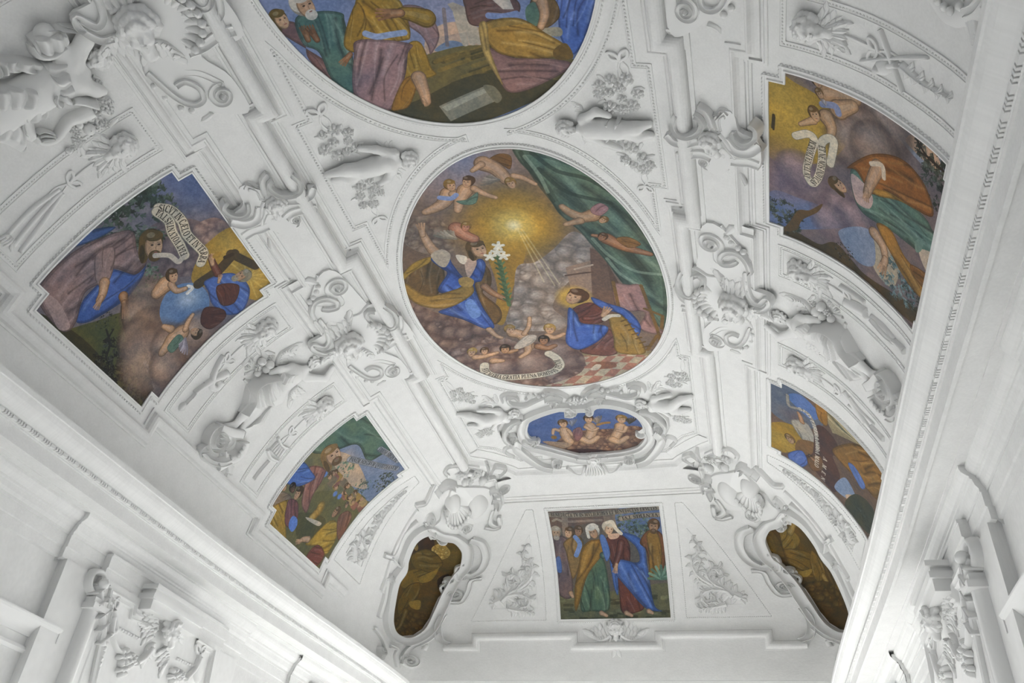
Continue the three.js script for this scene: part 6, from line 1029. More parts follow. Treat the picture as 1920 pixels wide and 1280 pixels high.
{ // globe
  const f = new Fresco(BOX.ul, 800, '#6e6873'); f.billow([...[-3.395, -4.827, -3.112, -4.964, -3.108, -5.939, -3.519, -5.632, -3.828, -5.374, -4.263, -4.982]], 50, .35, '#8f8791', '#737080', '#5a5b70'); glows(f, [-3.23, -5.016, -3.407, -4.948, -3.202, -5.301], .4, '#5068a0', .8);
  f.billow([-3.959, -5.287, -3.604, -5.393, -3.39, -5.733, -3.615, -6.098, -3.878, -6.111, -4.157, -5.837, -4.173, -5.578], 40, .25, '#86757a', '#6c6068', '#4f4650'); f.billow([-3.551, -5.607, -3.285, -5.635, -3.192, -5.878, -3.344, -5.978, -3.55, -5.875], 20, .2, '#b0948a', '#8a7270', '#66545a');
  f.fill([-3.55, -5.875, -3.125, -5.927, -3.182, -6.8, -3.424, -7.006, -3.707, -6.537, -3.931, -6.189, -3.702, -5.958], '#a6822b'); glows(f, [-3.3, -6.689, -3.339, -6.136], .35, '#c9a548', .8); for (let i = 0; i < 14; i++) { const a = pp([-3.375, -6.595]); f.line([a, [a[0] + cos(i * .45) * .35, a[1] + sin(i * .45) * .35]], 'rgba(230,200,110,.35)', .02); }
  f.tree(...pp([-3.911, -5.054]), .4, '#3b5446', 160).tree(...pp([-4.157, -4.972]), .35, '#33483c', 120);
  f.fill([-5.371, -5.019, -5.359, -5.358, -5.051, -5.629, -4.705, -5.891, -4.885, -6.232, -5.128, -6.842, -5.404, -6.807, -5.394, -6.193, -5.365, -5.504], '#50552f').fill([-5.361, -5.089, -5.256, -5.524, -5.255, -5.944, -5.354, -6.288, -5.395, -5.883, -5.401, -5.394], '#3a3720').tree(...pp([-5.256, -6.467]), .36, '#1b1a12', 200).tree(...pp([-5.203, -6.152]), .25, '#201e14', 120); f.line([-4.997, -5.823, -5.084, -5.974, -5.229, -6.047], '#26241a', .025).line([-4.942, -5.893, -5.097, -5.923], '#26241a', .02).tree(...pp([-4.33, -5.78]), .2, '#4f7360', 80).tree(...pp([-4.941, -5.765]), .12, '#2b3320', 30);
  f.fill([-4.665, -5.779, -4.885, -6.232, -5.097, -6.812, -5.217, -6.71, -4.943, -6.158, -4.775, -5.839], '#221d14');
  f.cloth([-4.685, -4.749, -4.379, -4.883, -4.18, -5.032, -4.38, -5.003, -4.631, -4.884], '#3d5d9c', { n: 6 }); f.cloth([-4.52, -5.352, -4.352, -5.604, -4.17, -5.566, -4.299, -5.69, -4.583, -5.749, -4.865, -5.683, -5.075, -5.592, -5.158, -5.47, -4.953, -5.38, -4.7, -5.374], '#3a60b4', { n: 14, light: '#7394dc' });
  f.cloth([-4.539, -4.952, -4.237, -5.073, -4.075, -5.197, -4.175, -5.429, -4.172, -5.594, -4.359, -5.612, -4.488, -5.377, -4.686, -5.389, -4.886, -5.339, -5.169, -5.48, -5.311, -5.458, -5.344, -5.332, -5.3, -5.05, -5.158, -4.91, -4.823, -4.899], '#8a7377', { n: 24, light: '#b8a09e' }); f.cloth([-4.534, -5.123, -4.332, -5.189, -4.485, -5.374, -4.658, -5.45, -4.72, -5.351], '#927b7c', { n: 6 }); f.fill([-5.199, -4.974, -5.137, -5.161, -5.24, -5.452, -5.346, -5.375, -5.285, -5.184], '#a68f90');
  f.limb([-4.659, -5.42, -4.752, -5.494, -4.832, -5.522], .12, .08, SK).hand(...pr2([-4.785, -5.516, -4.927, -5.563]), SK).limb([-4.612, -5.7, -4.658, -5.787], .11, .08, '#a5764f').hand(...pr2([-4.652, -5.763, -4.76, -5.921]), '#a5764f');
  faceP(f, [-4.116, -5.604, -3.915, -5.326], '#c39872', '#5e4a24', { turn: 1, long: true, beard: '#5b4420' });
  const g = pp([-4.19, -6.385]), gr = hyp(pairs([-4.19, -6.385, -3.973, -6.616])[1][0] - g[0], pairs([-4.19, -6.385, -3.973, -6.616])[1][1] - g[1]); f.cloud(pairs([-4.421, -5.964, -4.603, -6.044, -4.656, -6.248, -4.828, -6.237]).map((p) => [...p, .3]), '#b59a88', '#8f7566', '#5e4a40');
  f.x.fillStyle = '#5a80b6'; f.x.beginPath(); f.x.arc(g[0], g[1], gr, 0, 7); f.x.fill(); f.glow(g[0] + .12, g[1] + .05, gr * .7, '#b9cbe2', .85).glow(g[0] - .1, g[1] - .15, gr * .8, '#3f68a8', .5); f.line([-3.997, -6.189, -3.97, -6.248, -4.058, -6.258], '#e6e4e0', .04);
  f.cloud([...pairs([-4.87, -6.606]).map((p) => [...p, .55]), ...pairs([-4.604, -6.628, -4.405, -6.769, -4.206, -6.788, -4.78, -6.801]).map((p) => [...p, .3])], '#bda08c', '#94796c', '#604b42');
  child(f, [-4.11, -6.027, -4.02, -5.864], '#4a3620', [[[-4.177, -5.973, -4.264, -5.977, -4.321, -5.979], .2, .14], [[-4.132, -6.02, -4.132, -6.133, -4.04, -6.194], .09, .06]], SK, { turn: 1 }); child(f, [-4.332, -6.694, -4.249, -6.847], '#3b2c1a', [[[-4.411, -6.618, -4.531, -6.576, -4.635, -6.589, -4.738, -6.6], .2, .1], [[-4.351, -6.619, -4.27, -6.572, -4.174, -6.54], .08, .05], [[-4.475, -6.469, -4.515, -6.368], .1, .06]], SK, { turn: -1 }); f.cloth([-4.649, -6.606, -4.456, -6.598, -4.452, -6.71, -4.647, -6.718], '#567a6c', { n: 4 }).wingp(...pr2([-4.422, -6.711, -4.537, -6.897]), '#b9b0c4', 1);
  f.line([-3.896, -6.255, -3.596, -6.274, -3.347, -6.193], '#4b3c26', .12, true).line([-3.381, -6.167, -3.228, -6.511], '#4b3c26', .11, true).line([-3.457, -6.169, -3.37, -6.191], '#3a2d1c', .05);
  f.cloth([-3.805, -6.277, -3.502, -6.415, -3.445, -6.741, -3.659, -6.967, -3.848, -6.893, -3.919, -6.637, -3.86, -6.423], '#4166b8', { n: 12, light: '#7fa0e2' }); f.cloth([-3.739, -6.44, -3.53, -6.615, -3.691, -6.794, -3.838, -6.702], '#5c3029', { n: 5 }); f.cloth([-4.006, -6.582, -3.855, -6.773, -3.907, -6.898, -4.124, -6.881, -4.165, -6.709], '#572d26', { n: 5 }); f.limb([-3.639, -6.301, -3.616, -6.16, -3.589, -6.057], .1, .07, '#6c3a2e').hand(...pr2([-3.624, -6.153, -3.564, -6.017]), SK).fill([-3.573, -6.071, -3.502, -6.038, -3.458, -6.089, -3.53, -6.124], '#a8832e').hand(...pr2([-3.696, -6.413, -3.62, -6.334]), SK);
  faceP(f, [-3.54, -6.522, -3.325, -6.551], '#b98c66', '#8f866f', { beard: '#958b74', turn: -1 });
  const p1 = [...[-3.705, -5.158, -3.617, -5.27, -3.597, -5.455], ...[-3.643, -5.618, -3.632, -5.79, -3.623, -5.951, -3.716, -6.039]], p2 = [...[-3.808, -5.832, -3.778, -5.694, -3.754, -5.494], ...[-3.706, -5.351, -3.744, -5.181]]; f.scroll(pairs(p1), .11).scroll(pairs(p2), .11).line([-4.06, -5.598, -3.939, -5.712, -3.907, -5.848, -3.816, -5.825], '#c9beb0', .06);
  f.text('SICVT IN CÆLO ET IN TERRA', pairs(p1), .115, '#231c18').text('FIAT VOLVNTAS TVA', pairs(p2), .11, '#231c18');
  PICS.ul = f.done();
}
{ // woman in green
  const f = new Fresco(BOX.ur, 800, '#75666a'); f.fill([3.196, -4.962, 3.499, -4.977, 3.953, -5.127, 4.015, -5.44, 3.718, -5.807, 3.207, -5.921], '#a5842c'); glows(f, [3.358, -5.342, 3.627, -5.497, 3.32, -5.188], .4, '#c39f3c', .8); glows(f, [3.285, -5.989, 3.364, -6.176], .4, '#7c6560', .8);
  f.fill([3.204, -6.412, 3.531, -6.352, 3.912, -6.342, 4.01, -6.507, 3.2, -6.951], '#586e9e'); glows(f, [3.484, -6.103, 3.325, -6.266], .35, '#857082', .8); f.fill([4.479, -4.976, 4.623, -4.831, 5.204, -4.766, 5.237, -4.956, 4.975, -5.09, 4.774, -5.083], '#8791a6').fill([4.651, -4.997, 4.793, -4.848, 5.051, -4.92, 5.035, -5.044, 4.876, -5.049], '#c7a286');
  f.cloud([...pairs([4.345, -4.907]).map((p) => [...p, .45]), ...pairs([4.108, -5.13, 4.426, -5.046, 4.22, -5.246, 4.092, -5.399, 4.356, -5.324]).map((p) => [...p, .34])], '#ab968c', '#86736d', '#4d3f3a'); f.cloud(pairs([4.035, -6.241, 4.216, -6.265, 3.921, -6.488, 3.649, -6.121, 3.522, -5.991]).map((p) => [...p, .28]), '#a58b92', '#85727c', '#5f5264');
  f.fill([...[3.178, -7.074, 3.369, -6.849, 3.631, -6.876, 3.809, -6.877, 4.003, -6.734, 4.379, -6.886, 4.836, -6.778, 5.248, -6.625, 5.241, -6.851, 4.402, -7.089, 3.682, -7.07, 3.371, -7.016]], '#4a3c24').fill([4.372, -6.393, 4.65, -6.258, 4.816, -6.356, 4.775, -6.731, 4.512, -6.712], '#b3a38c').fill([4.014, -6.556, 4.381, -6.262, 4.503, -6.641, 4.268, -6.79], '#7f8fae'); f.tree(...pp([4.099, -6.787]), .12, '#20241c', 40).tree(...pp([4.842, -6.585]), .26, '#5d838a', 130).tree(...pp([5.049, -6.584]), .16, '#2e3422', 60).tree(...pp([3.326, -6.705]), .26, '#2b3a2e', 110).tree(...pp([5.063, -4.875]), .3, '#2c3226', 150).tree(...pp([5.112, -5.153]), .24, '#3c4a3a', 90); f.line([4.762, -4.905, 4.907, -4.989, 5.116, -4.98], '#2b2018', .025).line([4.803, -5.007, 4.972, -4.979], '#2b2018', .02);
  f.fill([3.37, -6.904, 3.453, -6.701, 3.535, -6.528, 3.661, -6.461, 3.803, -6.294, 3.756, -6.434, 3.581, -6.648, 3.52, -6.829], '#5e4728');
  child(f, [3.717, -4.937, 3.64, -4.834], '#5c4426', [[[3.774, -4.972, 3.938, -4.923, 4.087, -4.911], .2, .1]], '#b48b66'); child(f, [3.741, -5.043, 3.681, -4.951], '#7a5a30', [], '#b48b66'); child(f, [3.707, -5.316, 3.634, -5.164], '#6b4f28', [[[3.788, -5.221, 3.85, -5.314, 3.848, -5.44], .16, .07], [[3.659, -5.316, 3.528, -5.41], .09, .05], [[3.912, -5.087, 4.056, -4.983], .2, .12]], '#c0966e'); f.line([3.744, -5.1, 3.873, -5.066, 3.915, -5.125], '#7f8cb8', .07).wingp(...pr2([3.781, -5.104, 3.723, -5.05]), '#b5b3c0', 1);
  f.cloth([...[4.096, -5.673, 4.242, -5.648, 4.39, -5.767, 4.689, -5.609, 5.015, -5.58, 5.131, -5.625], ...[5.222, -5.646, 5.229, -5.929, 5.033, -6.007, 4.667, -6.052], ...[4.574, -6.082, 4.269, -6.106, 4.14, -5.937]], '#587d70', { n: 22, light: '#93b3a4' });
  f.cloth([...[4.46, -6.127, 4.642, -6.05, 4.866, -6.211, 5.217, -6.275, 5.205, -6.466, 4.944, -6.485, 4.714, -6.349]], '#b27b2b', { n: 8, light: '#d9a955' }); f.cloth([4.947, -6.232, 5.239, -6.13, 5.228, -6.314, 5.023, -6.331], '#8f5a22', { n: 4 }); f.fill([5.023, -5.959, 5.22, -5.847, 5.29, -5.981, 5.205, -6.118, 5.074, -6.062], '#cdb79f').fill([4.95, -5.923, 5.043, -5.815, 5.047, -5.948, 4.985, -6.03], '#6f9083');
  f.cloth([4.054, -5.675, 4.298, -5.377, 4.601, -5.212, 4.845, -5.225, 5.051, -5.362, 5.087, -5.506, 4.805, -5.614, 4.557, -5.645, 4.35, -5.807, 4.157, -5.658], '#9e5d22', { n: 14, light: '#c98a44' }); f.cloth([4.343, -5.756, 4.535, -5.651, 4.804, -5.605, 5.034, -5.552, 4.695, -5.647, 4.437, -5.777], '#c08a30', { n: 4 }); f.fill([4.101, -5.735, 4.253, -5.75, 4.377, -5.843, 4.35, -6, 4.192, -6.019], '#c4a6a0');
  f.limb([4.396, -5.462, 4.334, -5.675, 4.298, -5.854], .16, .09, SK).line([4.31, -5.477, 4.434, -5.416, 4.473, -5.535], '#d6c6b0', .05).hand(...pr2([4.291, -5.791, 4.297, -5.946]), SK).limb([4.452, -6.254, 4.573, -6.325, 4.632, -6.474], .15, .08, SK).hand(...pr2([4.629, -6.451, 4.599, -6.686]), SK);
  faceP(f, [4.059, -5.999, 3.875, -5.908], SK, '#5a4526', { turn: -1, long: true, flip: -1 });
  f.scroll(pairs([3.483, -5.566, 3.608, -5.494, 3.677, -5.539, 3.636, -5.755, 3.609, -5.974, 3.678, -6.082, 3.745, -5.954, 3.774, -5.712, 3.756, -5.546, 3.819, -5.453, 3.888, -5.462, 3.865, -5.733]), .085); f.text('IN TENTATIONEM', pairs([3.621, -6.039, 3.62, -5.876, 3.644, -5.707, 3.672, -5.552]), .1, '#231c16').text('ET NE NOS INDVCAS', pairs([3.759, -5.566, 3.77, -5.714, 3.748, -5.94, 3.678, -6.082]), .1, '#231c16'); f.line([3.248, -5.396, 3.238, -5.549], '#3c3018', .03).line([3.257, -5.414, 3.247, -5.568], '#3c3018', .02);
  PICS.ur = f.done();
}
{ // bread
  const f = new Fresco(BOX.ll, 700, '#6c6846'); f.fill([-3.801, -10.272, -3.031, -10.838, -3.155, -11.791, -3.751, -12.001, -4.014, -11.794, -4.119, -10.859], '#71809e'); glows(f, [-4.064, -10.762, -3.893, -10.659], .3, '#b39a86', .8); f.fill([-3.978, -10.195, -3.744, -10.692, -3.874, -11.519, -4.082, -11.009], '#b59b82');
  f.fill([-4.864, -10.331, -4.468, -10.666, -4.008, -11.704, -4.666, -11.836, -5.155, -11.791, -5.374, -11.601, -5.403, -10.497], '#62603a').fill([-4.951, -10.533, -4.714, -11.191, -5.055, -11.302, -5.252, -10.868], '#4e4e2e'); f.tree(...pp([-3.613, -11.705]), .2, '#33402e', 90).tree(...pp([-3.941, -11.417]), .18, '#4c6650', 70).tree(...pp([-4.016, -10.745]), .2, '#4f7a62', 70);
  f.cloth([-3.132, -9.92, -3.384, -9.739, -3.664, -9.802, -4.165, -9.84, -3.978, -10.195, -3.583, -10.474, -3.605, -10.968, -3.381, -11.068, -3.165, -11.043, -3.165, -10.446], '#4b6c5c', { n: 10, light: '#7c9a86' });
  for (let i = 0; i < 34; i++) { const [a, b, c] = pairs([-4.193, -10.502, -4.139, -11.79, -4.384, -11.226]), u = rnd(), v = rr(-.35, .35), x = lerp(a[0], b[0], u) + v * (c[0] - b[0]), y = lerp(a[1], b[1], u) + v * (c[1] - b[1]), col = ['#9a7a3a', '#8a5a4a', '#7c6a50', '#6a6a4a', '#a88a58'][i % 5]; f.fill([[x - .06, y - .16], [x + .06, y - .16], [x + .05, y], [x - .05, y]], col).face([x, y - .03], [x + .02, y + .1], '#b58a66', '#5c4428', { turn: i % 2 ? 1 : -1 }); }
  for (const q of [[-4.242, -10.482], [-4.331, -11.001], [-4.307, -11.139]]) f.glow(...pp(q), .06, '#5c80cc', 1, .6);
  f.cloth([-4.362, -10.055, -4.188, -10.393, -4.356, -10.529, -4.605, -10.571, -4.854, -10.691, -4.821, -10.474, -4.62, -10.274], '#8b5c54', { n: 10 }); f.cloth([-4.774, -9.825, -4.554, -9.817, -4.368, -9.879, -4.368, -10.159, -4.41, -10.349, -4.655, -10.168, -4.755, -9.916], '#3f66b8', { n: 11, light: '#7d9ee0' }); faceP(f, [-4.031, -10.493, -3.957, -10.058], SK, '#8a6838', { turn: 1, long: true, beard: '#6c5030' });
  faceP(f, [-4.865, -9.945, -4.774, -9.825], '#b58a68', '#5a4a34'); faceP(f, [-4.79, -10.141, -4.699, -9.988], '#5a3c2a', '#18120e'); f.cloth([-5.173, -9.848, -4.921, -9.871, -4.846, -10.126, -4.94, -10.186, -5.119, -9.986], '#7d6a58', { n: 5 }); f.cloth([-5.38, -9.923, -5.184, -9.886, -4.907, -10.145, -5.089, -10.257, -5.375, -10.56, -5.385, -10.22], '#a98329', { n: 12, light: '#d2ad54' }); f.cloth([-4.921, -10.148, -4.836, -10.339, -4.975, -10.547, -5.167, -10.596, -5.202, -10.363], '#774649', { n: 6 }); faceP(f, [-4.836, -10.294, -4.64, -10.209], '#b98c66', '#3c2c1a', { turn: -1 }); f.fill([-5.033, -10.447, -5.024, -10.575, -5.108, -10.655, -5.222, -10.622, -5.203, -10.488, -5.11, -10.429], '#4e79cf');
  for (const q of [[-4.624, -10.91], [-4.697, -10.931], [-4.775, -10.908], [-4.834, -10.89]]) f.cloud([[...pp(q), .1]], '#e0b75c', '#b98c34', '#7c5a20'); f.fill([-4.903, -10.754, -4.803, -11.147, -4.873, -11.14, -4.922, -10.844], '#b7aa98');
  f.cloth([-5.074, -11.158, -4.688, -11.327, -4.629, -11.561, -4.836, -11.768, -5.112, -11.744, -5.088, -11.475, -5.227, -11.095], '#a9872b', { n: 12, light: '#d6b85a' }); f.cloth([-5.097, -11.384, -5.132, -11.697, -5.364, -11.625, -5.365, -11.263], '#7b4038', { n: 6 }); f.limb([-5.134, -11.095, -5.193, -10.965, -5.263, -10.91], .11, .07, SK).hand(...pr2([-5.214, -10.954, -5.302, -10.824]), SK); faceP(f, [-4.622, -11.338, -4.421, -11.321], '#a87a58', '#5f4a36', { turn: -1 }); f.cloth([-4.569, -11.474, -4.364, -11.559, -4.409, -11.782, -4.8, -11.845], '#7c5240', { n: 6 }); for (const q of [[-4.356, -11.473, -4.267, -11.402], [-4.242, -11.546, -4.141, -11.486]]) faceP(f, q, '#b08460', '#5c4630');
  f.scroll(pairs([-3.807, -10.637, -3.643, -10.979, -3.472, -11.327, -3.307, -11.619]), .1, '#8f949e').scroll(pairs([-3.204, -11.454, -3.263, -11.173, -3.329, -10.92]), .1, '#8f949e'); f.text('PANEM NOSTRVM QVOTIDIANVM', pairs([-3.807, -10.637, -3.643, -10.979, -3.472, -11.327, -3.302, -11.625]), .11, '#20201f').text('DA NOBIS HODIE', pairs([-3.209, -11.449, -3.263, -11.173, -3.337, -10.899]), .11, '#20201f');
  PICS.ll = f.done();
}
{ // striped awning
  const f = new Fresco(BOX.lr, 700, '#6a5446'); f.fill([3.18, -9.916, 3.419, -9.785, 4.032, -10.208, 3.635, -10.791, 3.203, -10.734], '#596579').fill([3.45, -10.159, 3.643, -9.94, 3.966, -10.1, 3.8, -10.374], '#4f72b4'); glows(f, [3.402, -11.069, 3.572, -10.61], .3, '#735b58', .8);
  f.fill([...[3.172, -11.109, 3.636, -10.839, 3.717, -11.586], ...[3.65, -11.446, 3.407, -11.759, 3.197, -11.784]], '#a17d24'); glows(f, [3.404, -11.433], .3, '#c29c3a', .7);
  f.poly([...[3.392, -9.806, 3.891, -9.738, 4.364, -9.576, 5.013, -9.77, 4.609, -9.987, 4.194, -10.29, 3.958, -9.93]], '#9c8c66'); for (let i = 0; i < 6; i++) f.line(pairs([3.898, -9.905, 4.241, -10.044, 4.703, -9.892, 4.952, -9.87]).map(([t, z]) => [t + i * .09, z + i * .05]), i % 2 ? '#6c6a50' : '#c0ae84', .045); f.cloth([3.881, -9.835, 4.039, -9.796, 4.094, -10.227, 3.942, -10.219], '#9a6a24', { n: 4 });
  f.cloth([3.515, -10.714, 3.776, -10.542, 3.943, -10.895, 3.827, -11.11, 3.639, -10.986], '#aaa294', { n: 6 }).limb([3.689, -10.587, 3.656, -10.477, 3.626, -10.413], .09, .06, '#b9865c'); f.fill([3.643, -11.137, 4.004, -10.87, 4.145, -11.047, 3.653, -11.551], '#7c5a34'); faceP(f, [3.525, -11.367, 3.491, -11.139], '#b08660', '#7a5a2c');
  f.fill([...[3.922, -10.429, 4.2, -10.376, 4.395, -10.688], ...[4.235, -10.871, 4.403, -11.195, 4.34, -11.797, 3.98, -11.702, 3.776, -11.462], ...[3.894, -11.213]], '#4d3431'); f.cloth([3.483, -11.71, 3.711, -11.377, 3.82, -11.628, 3.678, -11.942, 3.534, -11.909], '#4868b4', { n: 5 }); f.fill([4.328, -11.644, 4.505, -11.086, 4.759, -11.307, 4.555, -11.608], '#7b8fb0').fill([4.55, -11.559, 4.818, -11.147, 5.067, -11.126, 4.909, -11.542], '#c2a488');
  f.cloth([...[4.222, -10.687, 4.609, -9.987, 4.952, -9.87], ...[4.952, -9.871, 5.176, -9.859, 5.157, -10.58, 4.697, -10.771, 4.407, -10.822]], '#93672a', { n: 14, light: '#c79a4e' }); f.cloth([4.52, -10.674, 4.635, -10.544, 4.875, -10.677, 4.804, -10.876], '#4f72bc', { n: 4 }); f.fill([4.743, -11.17, 5.138, -10.989, 5.118, -11.717, 4.579, -11.855], '#3c4233'); f.tree(...pp([4.99, -11.502]), .2, '#2b3226', 60);
  f.cloth([3.809, -11.478, 4.019, -11.161, 4.1, -11.428, 3.915, -11.731], '#6f5034', { n: 4 }); faceP(f, [3.935, -11.429, 3.835, -11.338], '#9c6c48', '#3c2a1c');
  f.scroll(pairs([3.449, -10.114, 3.481, -10.363, 3.652, -10.294, 3.797, -10.284, 3.912, -10.537, 3.967, -11.07]), .05, '#9c9488'); f.text('SED LIBERA NOS A MALO', pairs([...[3.623, -10.299, 3.768, -10.291, 3.895, -10.507, 3.958, -10.877], ...[3.969, -11.12, 3.973, -11.544]]), .1, '#d6cdbd').text('AMEN', pairs([4.111, -11.041, 4.104, -11.813]), .1, '#d6cdbd');
  PICS.lr = f.done();
}
{ // meeting
  const f = new Fresco(BOX.end, 800, '#5e5850', true); f.poly([-1.071, 2.599, .348, 2.641, .283, 3.152, -.235, 2.969, -1.115, 3.085], '#66544c').poly([-.794, 2.697, -.667, 2.704, -.741, 3.261, -.844, 3.256], '#86766a').line([-.708, 2.925, -.058, 2.919], '#8a776c', .05, true).poly([-.011, 2.701, .343, 2.681, .283, 3.152, -.019, 3.138], '#7a6a5e').fill([.31, 2.679, 1.138, 2.627, 1.122, 3.383, .585, 3.435, .249, 3.151], '#566c98'); f.tree(...pp([.53, 3.047]), .3, '#4d6856', 130).tree(...pp([.669, 3.286]), .25, '#465c4c', 90);
  f.fill([-1.125, 4.31, -.052, 4.369, 1.135, 4.265, 1.111, 4.915, -1.078, 4.931], '#5f6145'); for (let i = 0; i < 50; i++) { const [a, b] = pairs([-1.027, 4.414, 1.048, 4.882]), x = rr(a[0], b[0]), y = rr(a[1], b[1]); f.line([[x, y], [x + rr(.05, .2), y]], i % 2 ? 'rgba(120,122,85,.6)' : 'rgba(50,52,36,.6)', .05); }
  f.cloth([-1.059, 3.286, -.792, 3.259, -.769, 3.606, -.782, 4.42, -1.06, 4.379, -1.067, 3.742], '#6c585a', { n: 10 }); f.cloth([-.844, 3.374, -.58, 3.229, -.464, 3.391, -.587, 3.831, -.756, 4.111, -.822, 3.604], '#8d6d3c', { n: 8 }).line([-.603, 3.267, -.538, 3.426, -.635, 3.648], '#6d8cc8', .09); f.cloth([-1.045, 3.706, -.953, 3.673, -.951, 3.963, -1.039, 3.96], '#4767a8', { n: 3 });
  faceP(f, [-.972, 3.29, -.947, 3.013], '#b48f70', '#a59a88', { beard: '#a89c8a' }); faceP(f, [-.726, 3.281, -.675, 3.047], '#c29a76', '#5c4630', { turn: 1 }); faceP(f, [-.548, 3.25, -.51, 3.027], '#9c7458', '#5a4634'); f.limb([-.815, 4.385, -.785, 4.453], .09, .06, SK);
  f.cloth([-.423, 3.764, -.155, 3.683, -.076, 4.06, -.093, 4.684, -.422, 4.727, -.645, 4.69, -.571, 4.186], '#4b6a53', { n: 16, ang: 1.5, light: '#84a084' }); f.cloth([-.633, 3.937, -.518, 3.541, -.339, 3.357, -.115, 3.348, .019, 3.506, -.196, 3.736, -.475, 4.084, -.734, 4.721, -.739, 4.319], '#9a7027', { n: 13, light: '#c79b4c' }); f.limb([-.119, 3.666, .095, 3.583, .292, 3.498], .13, .09, '#48665a').hand(...pr2([.239, 3.515, .38, 3.465]), SK);
  faceP(f, [-.195, 3.305, -.26, 3.027], '#b28662', '#cfc8bc', { turn: 1 }); f.line([-.346, 3.279, -.353, 3.082, -.24, 3.009, -.161, 3.052], '#d4cdc1', .06);
  f.cloth([.102, 3.995, .296, 4.277, .569, 4.647, .391, 4.774, .14, 4.753, .116, 4.407], '#6b362d', { n: 10, ang: 1.3 }); f.cloth([-.004, 3.707, .119, 3.675, .099, 4.406, .025, 4.27], '#4168b4', { n: 4 }); f.cloth([-.028, 3.332, .271, 3.249, .409, 3.503, .329, 3.932, .092, 3.925, -.017, 3.67], '#5f322d', { n: 8 });
  f.cloth([.259, 3.209, .536, 3.28, .681, 3.477, .699, 3.944, .755, 4.618, .894, 4.75, .599, 4.696, .322, 4.378, .053, 3.976, .177, 3.767, .475, 3.831, .566, 3.763, .51, 3.507], '#3b64b6', { n: 18, ang: 1.15, light: '#7f9fe0' }); f.limb([.25, 3.421, .191, 3.642, .079, 3.889], .14, .09, '#5f322d').hand(...pr2([.117, 3.855, .064, 4.029]), SK); f.cloth([-.141, 3.288, -.037, 3.273, .021, 3.635, -.08, 3.776], '#4d74bc', { n: 3 });
  faceP(f, [.002, 3.236, .086, 2.978], '#cda684', '#c7b9a0', { turn: -1 }); f.line([.035, 2.983, .138, 2.968, .187, 3.109, .273, 3.229], '#d9cdb6', .07); f.fill([.035, 3.238, .24, 3.228, .194, 3.323, .057, 3.336], '#cfa588');
  f.cloth([.602, 3.436, .744, 3.213, .946, 3.184, 1.069, 3.418, .998, 3.953, .879, 3.809, .775, 4.016, .723, 3.875, .702, 3.588], '#7e4c2a', { n: 8 }); f.cloth([.756, 3.252, .954, 3.261, .993, 3.671, .928, 3.986, .732, 4.118, .745, 3.662], '#8f6a28', { n: 9, ang: 1.5 }); faceP(f, [.874, 3.238, .922, 2.95], '#a87a54', '#5c3f22', { beard: '#5c4226' });
  for (let i = 0; i < 9; i++) { const [a] = pairs([.945, 4.159]), g = -PI / 2 + (i - 4) * .38; f.line([a, [a[0] + cos(g) * .25, a[1] + sin(g) * .25]], i % 2 ? '#6f9680' : '#4f7260', .05); }
  for (const q of [[-.253, 4.763, -.154, 4.813], [.223, 4.771, .32, 4.821], [.645, 4.746, .709, 4.779]]) f.limb(q, .09, .06, SK);
  f.scroll(pairs([-1.009, 2.747, -.549, 2.784, -.004, 2.774, .469, 2.736, 1.016, 2.699]), .1, '#8d8578').scroll(pairs([1.015, 2.857, .652, 2.865, .313, 2.91]), .09, '#8d8578').line([-.98, 2.891, -.905, 2.854, -.825, 2.899], '#8d8578', .05);
  f.text('BENEDICTA TV IN MVLIERIBVS ET BENEDICTVS FRVCTVS', pairs([-1.009, 2.747, -.549, 2.784, -.004, 2.774, .469, 2.736, 1.006, 2.702]), .11, '#1e1a18').text('VENTRIS TVI', pairs([1.008, 2.857, .652, 2.865, .331, 2.903]), .1, '#1e1a18');
  PICS.end = f.done();
}
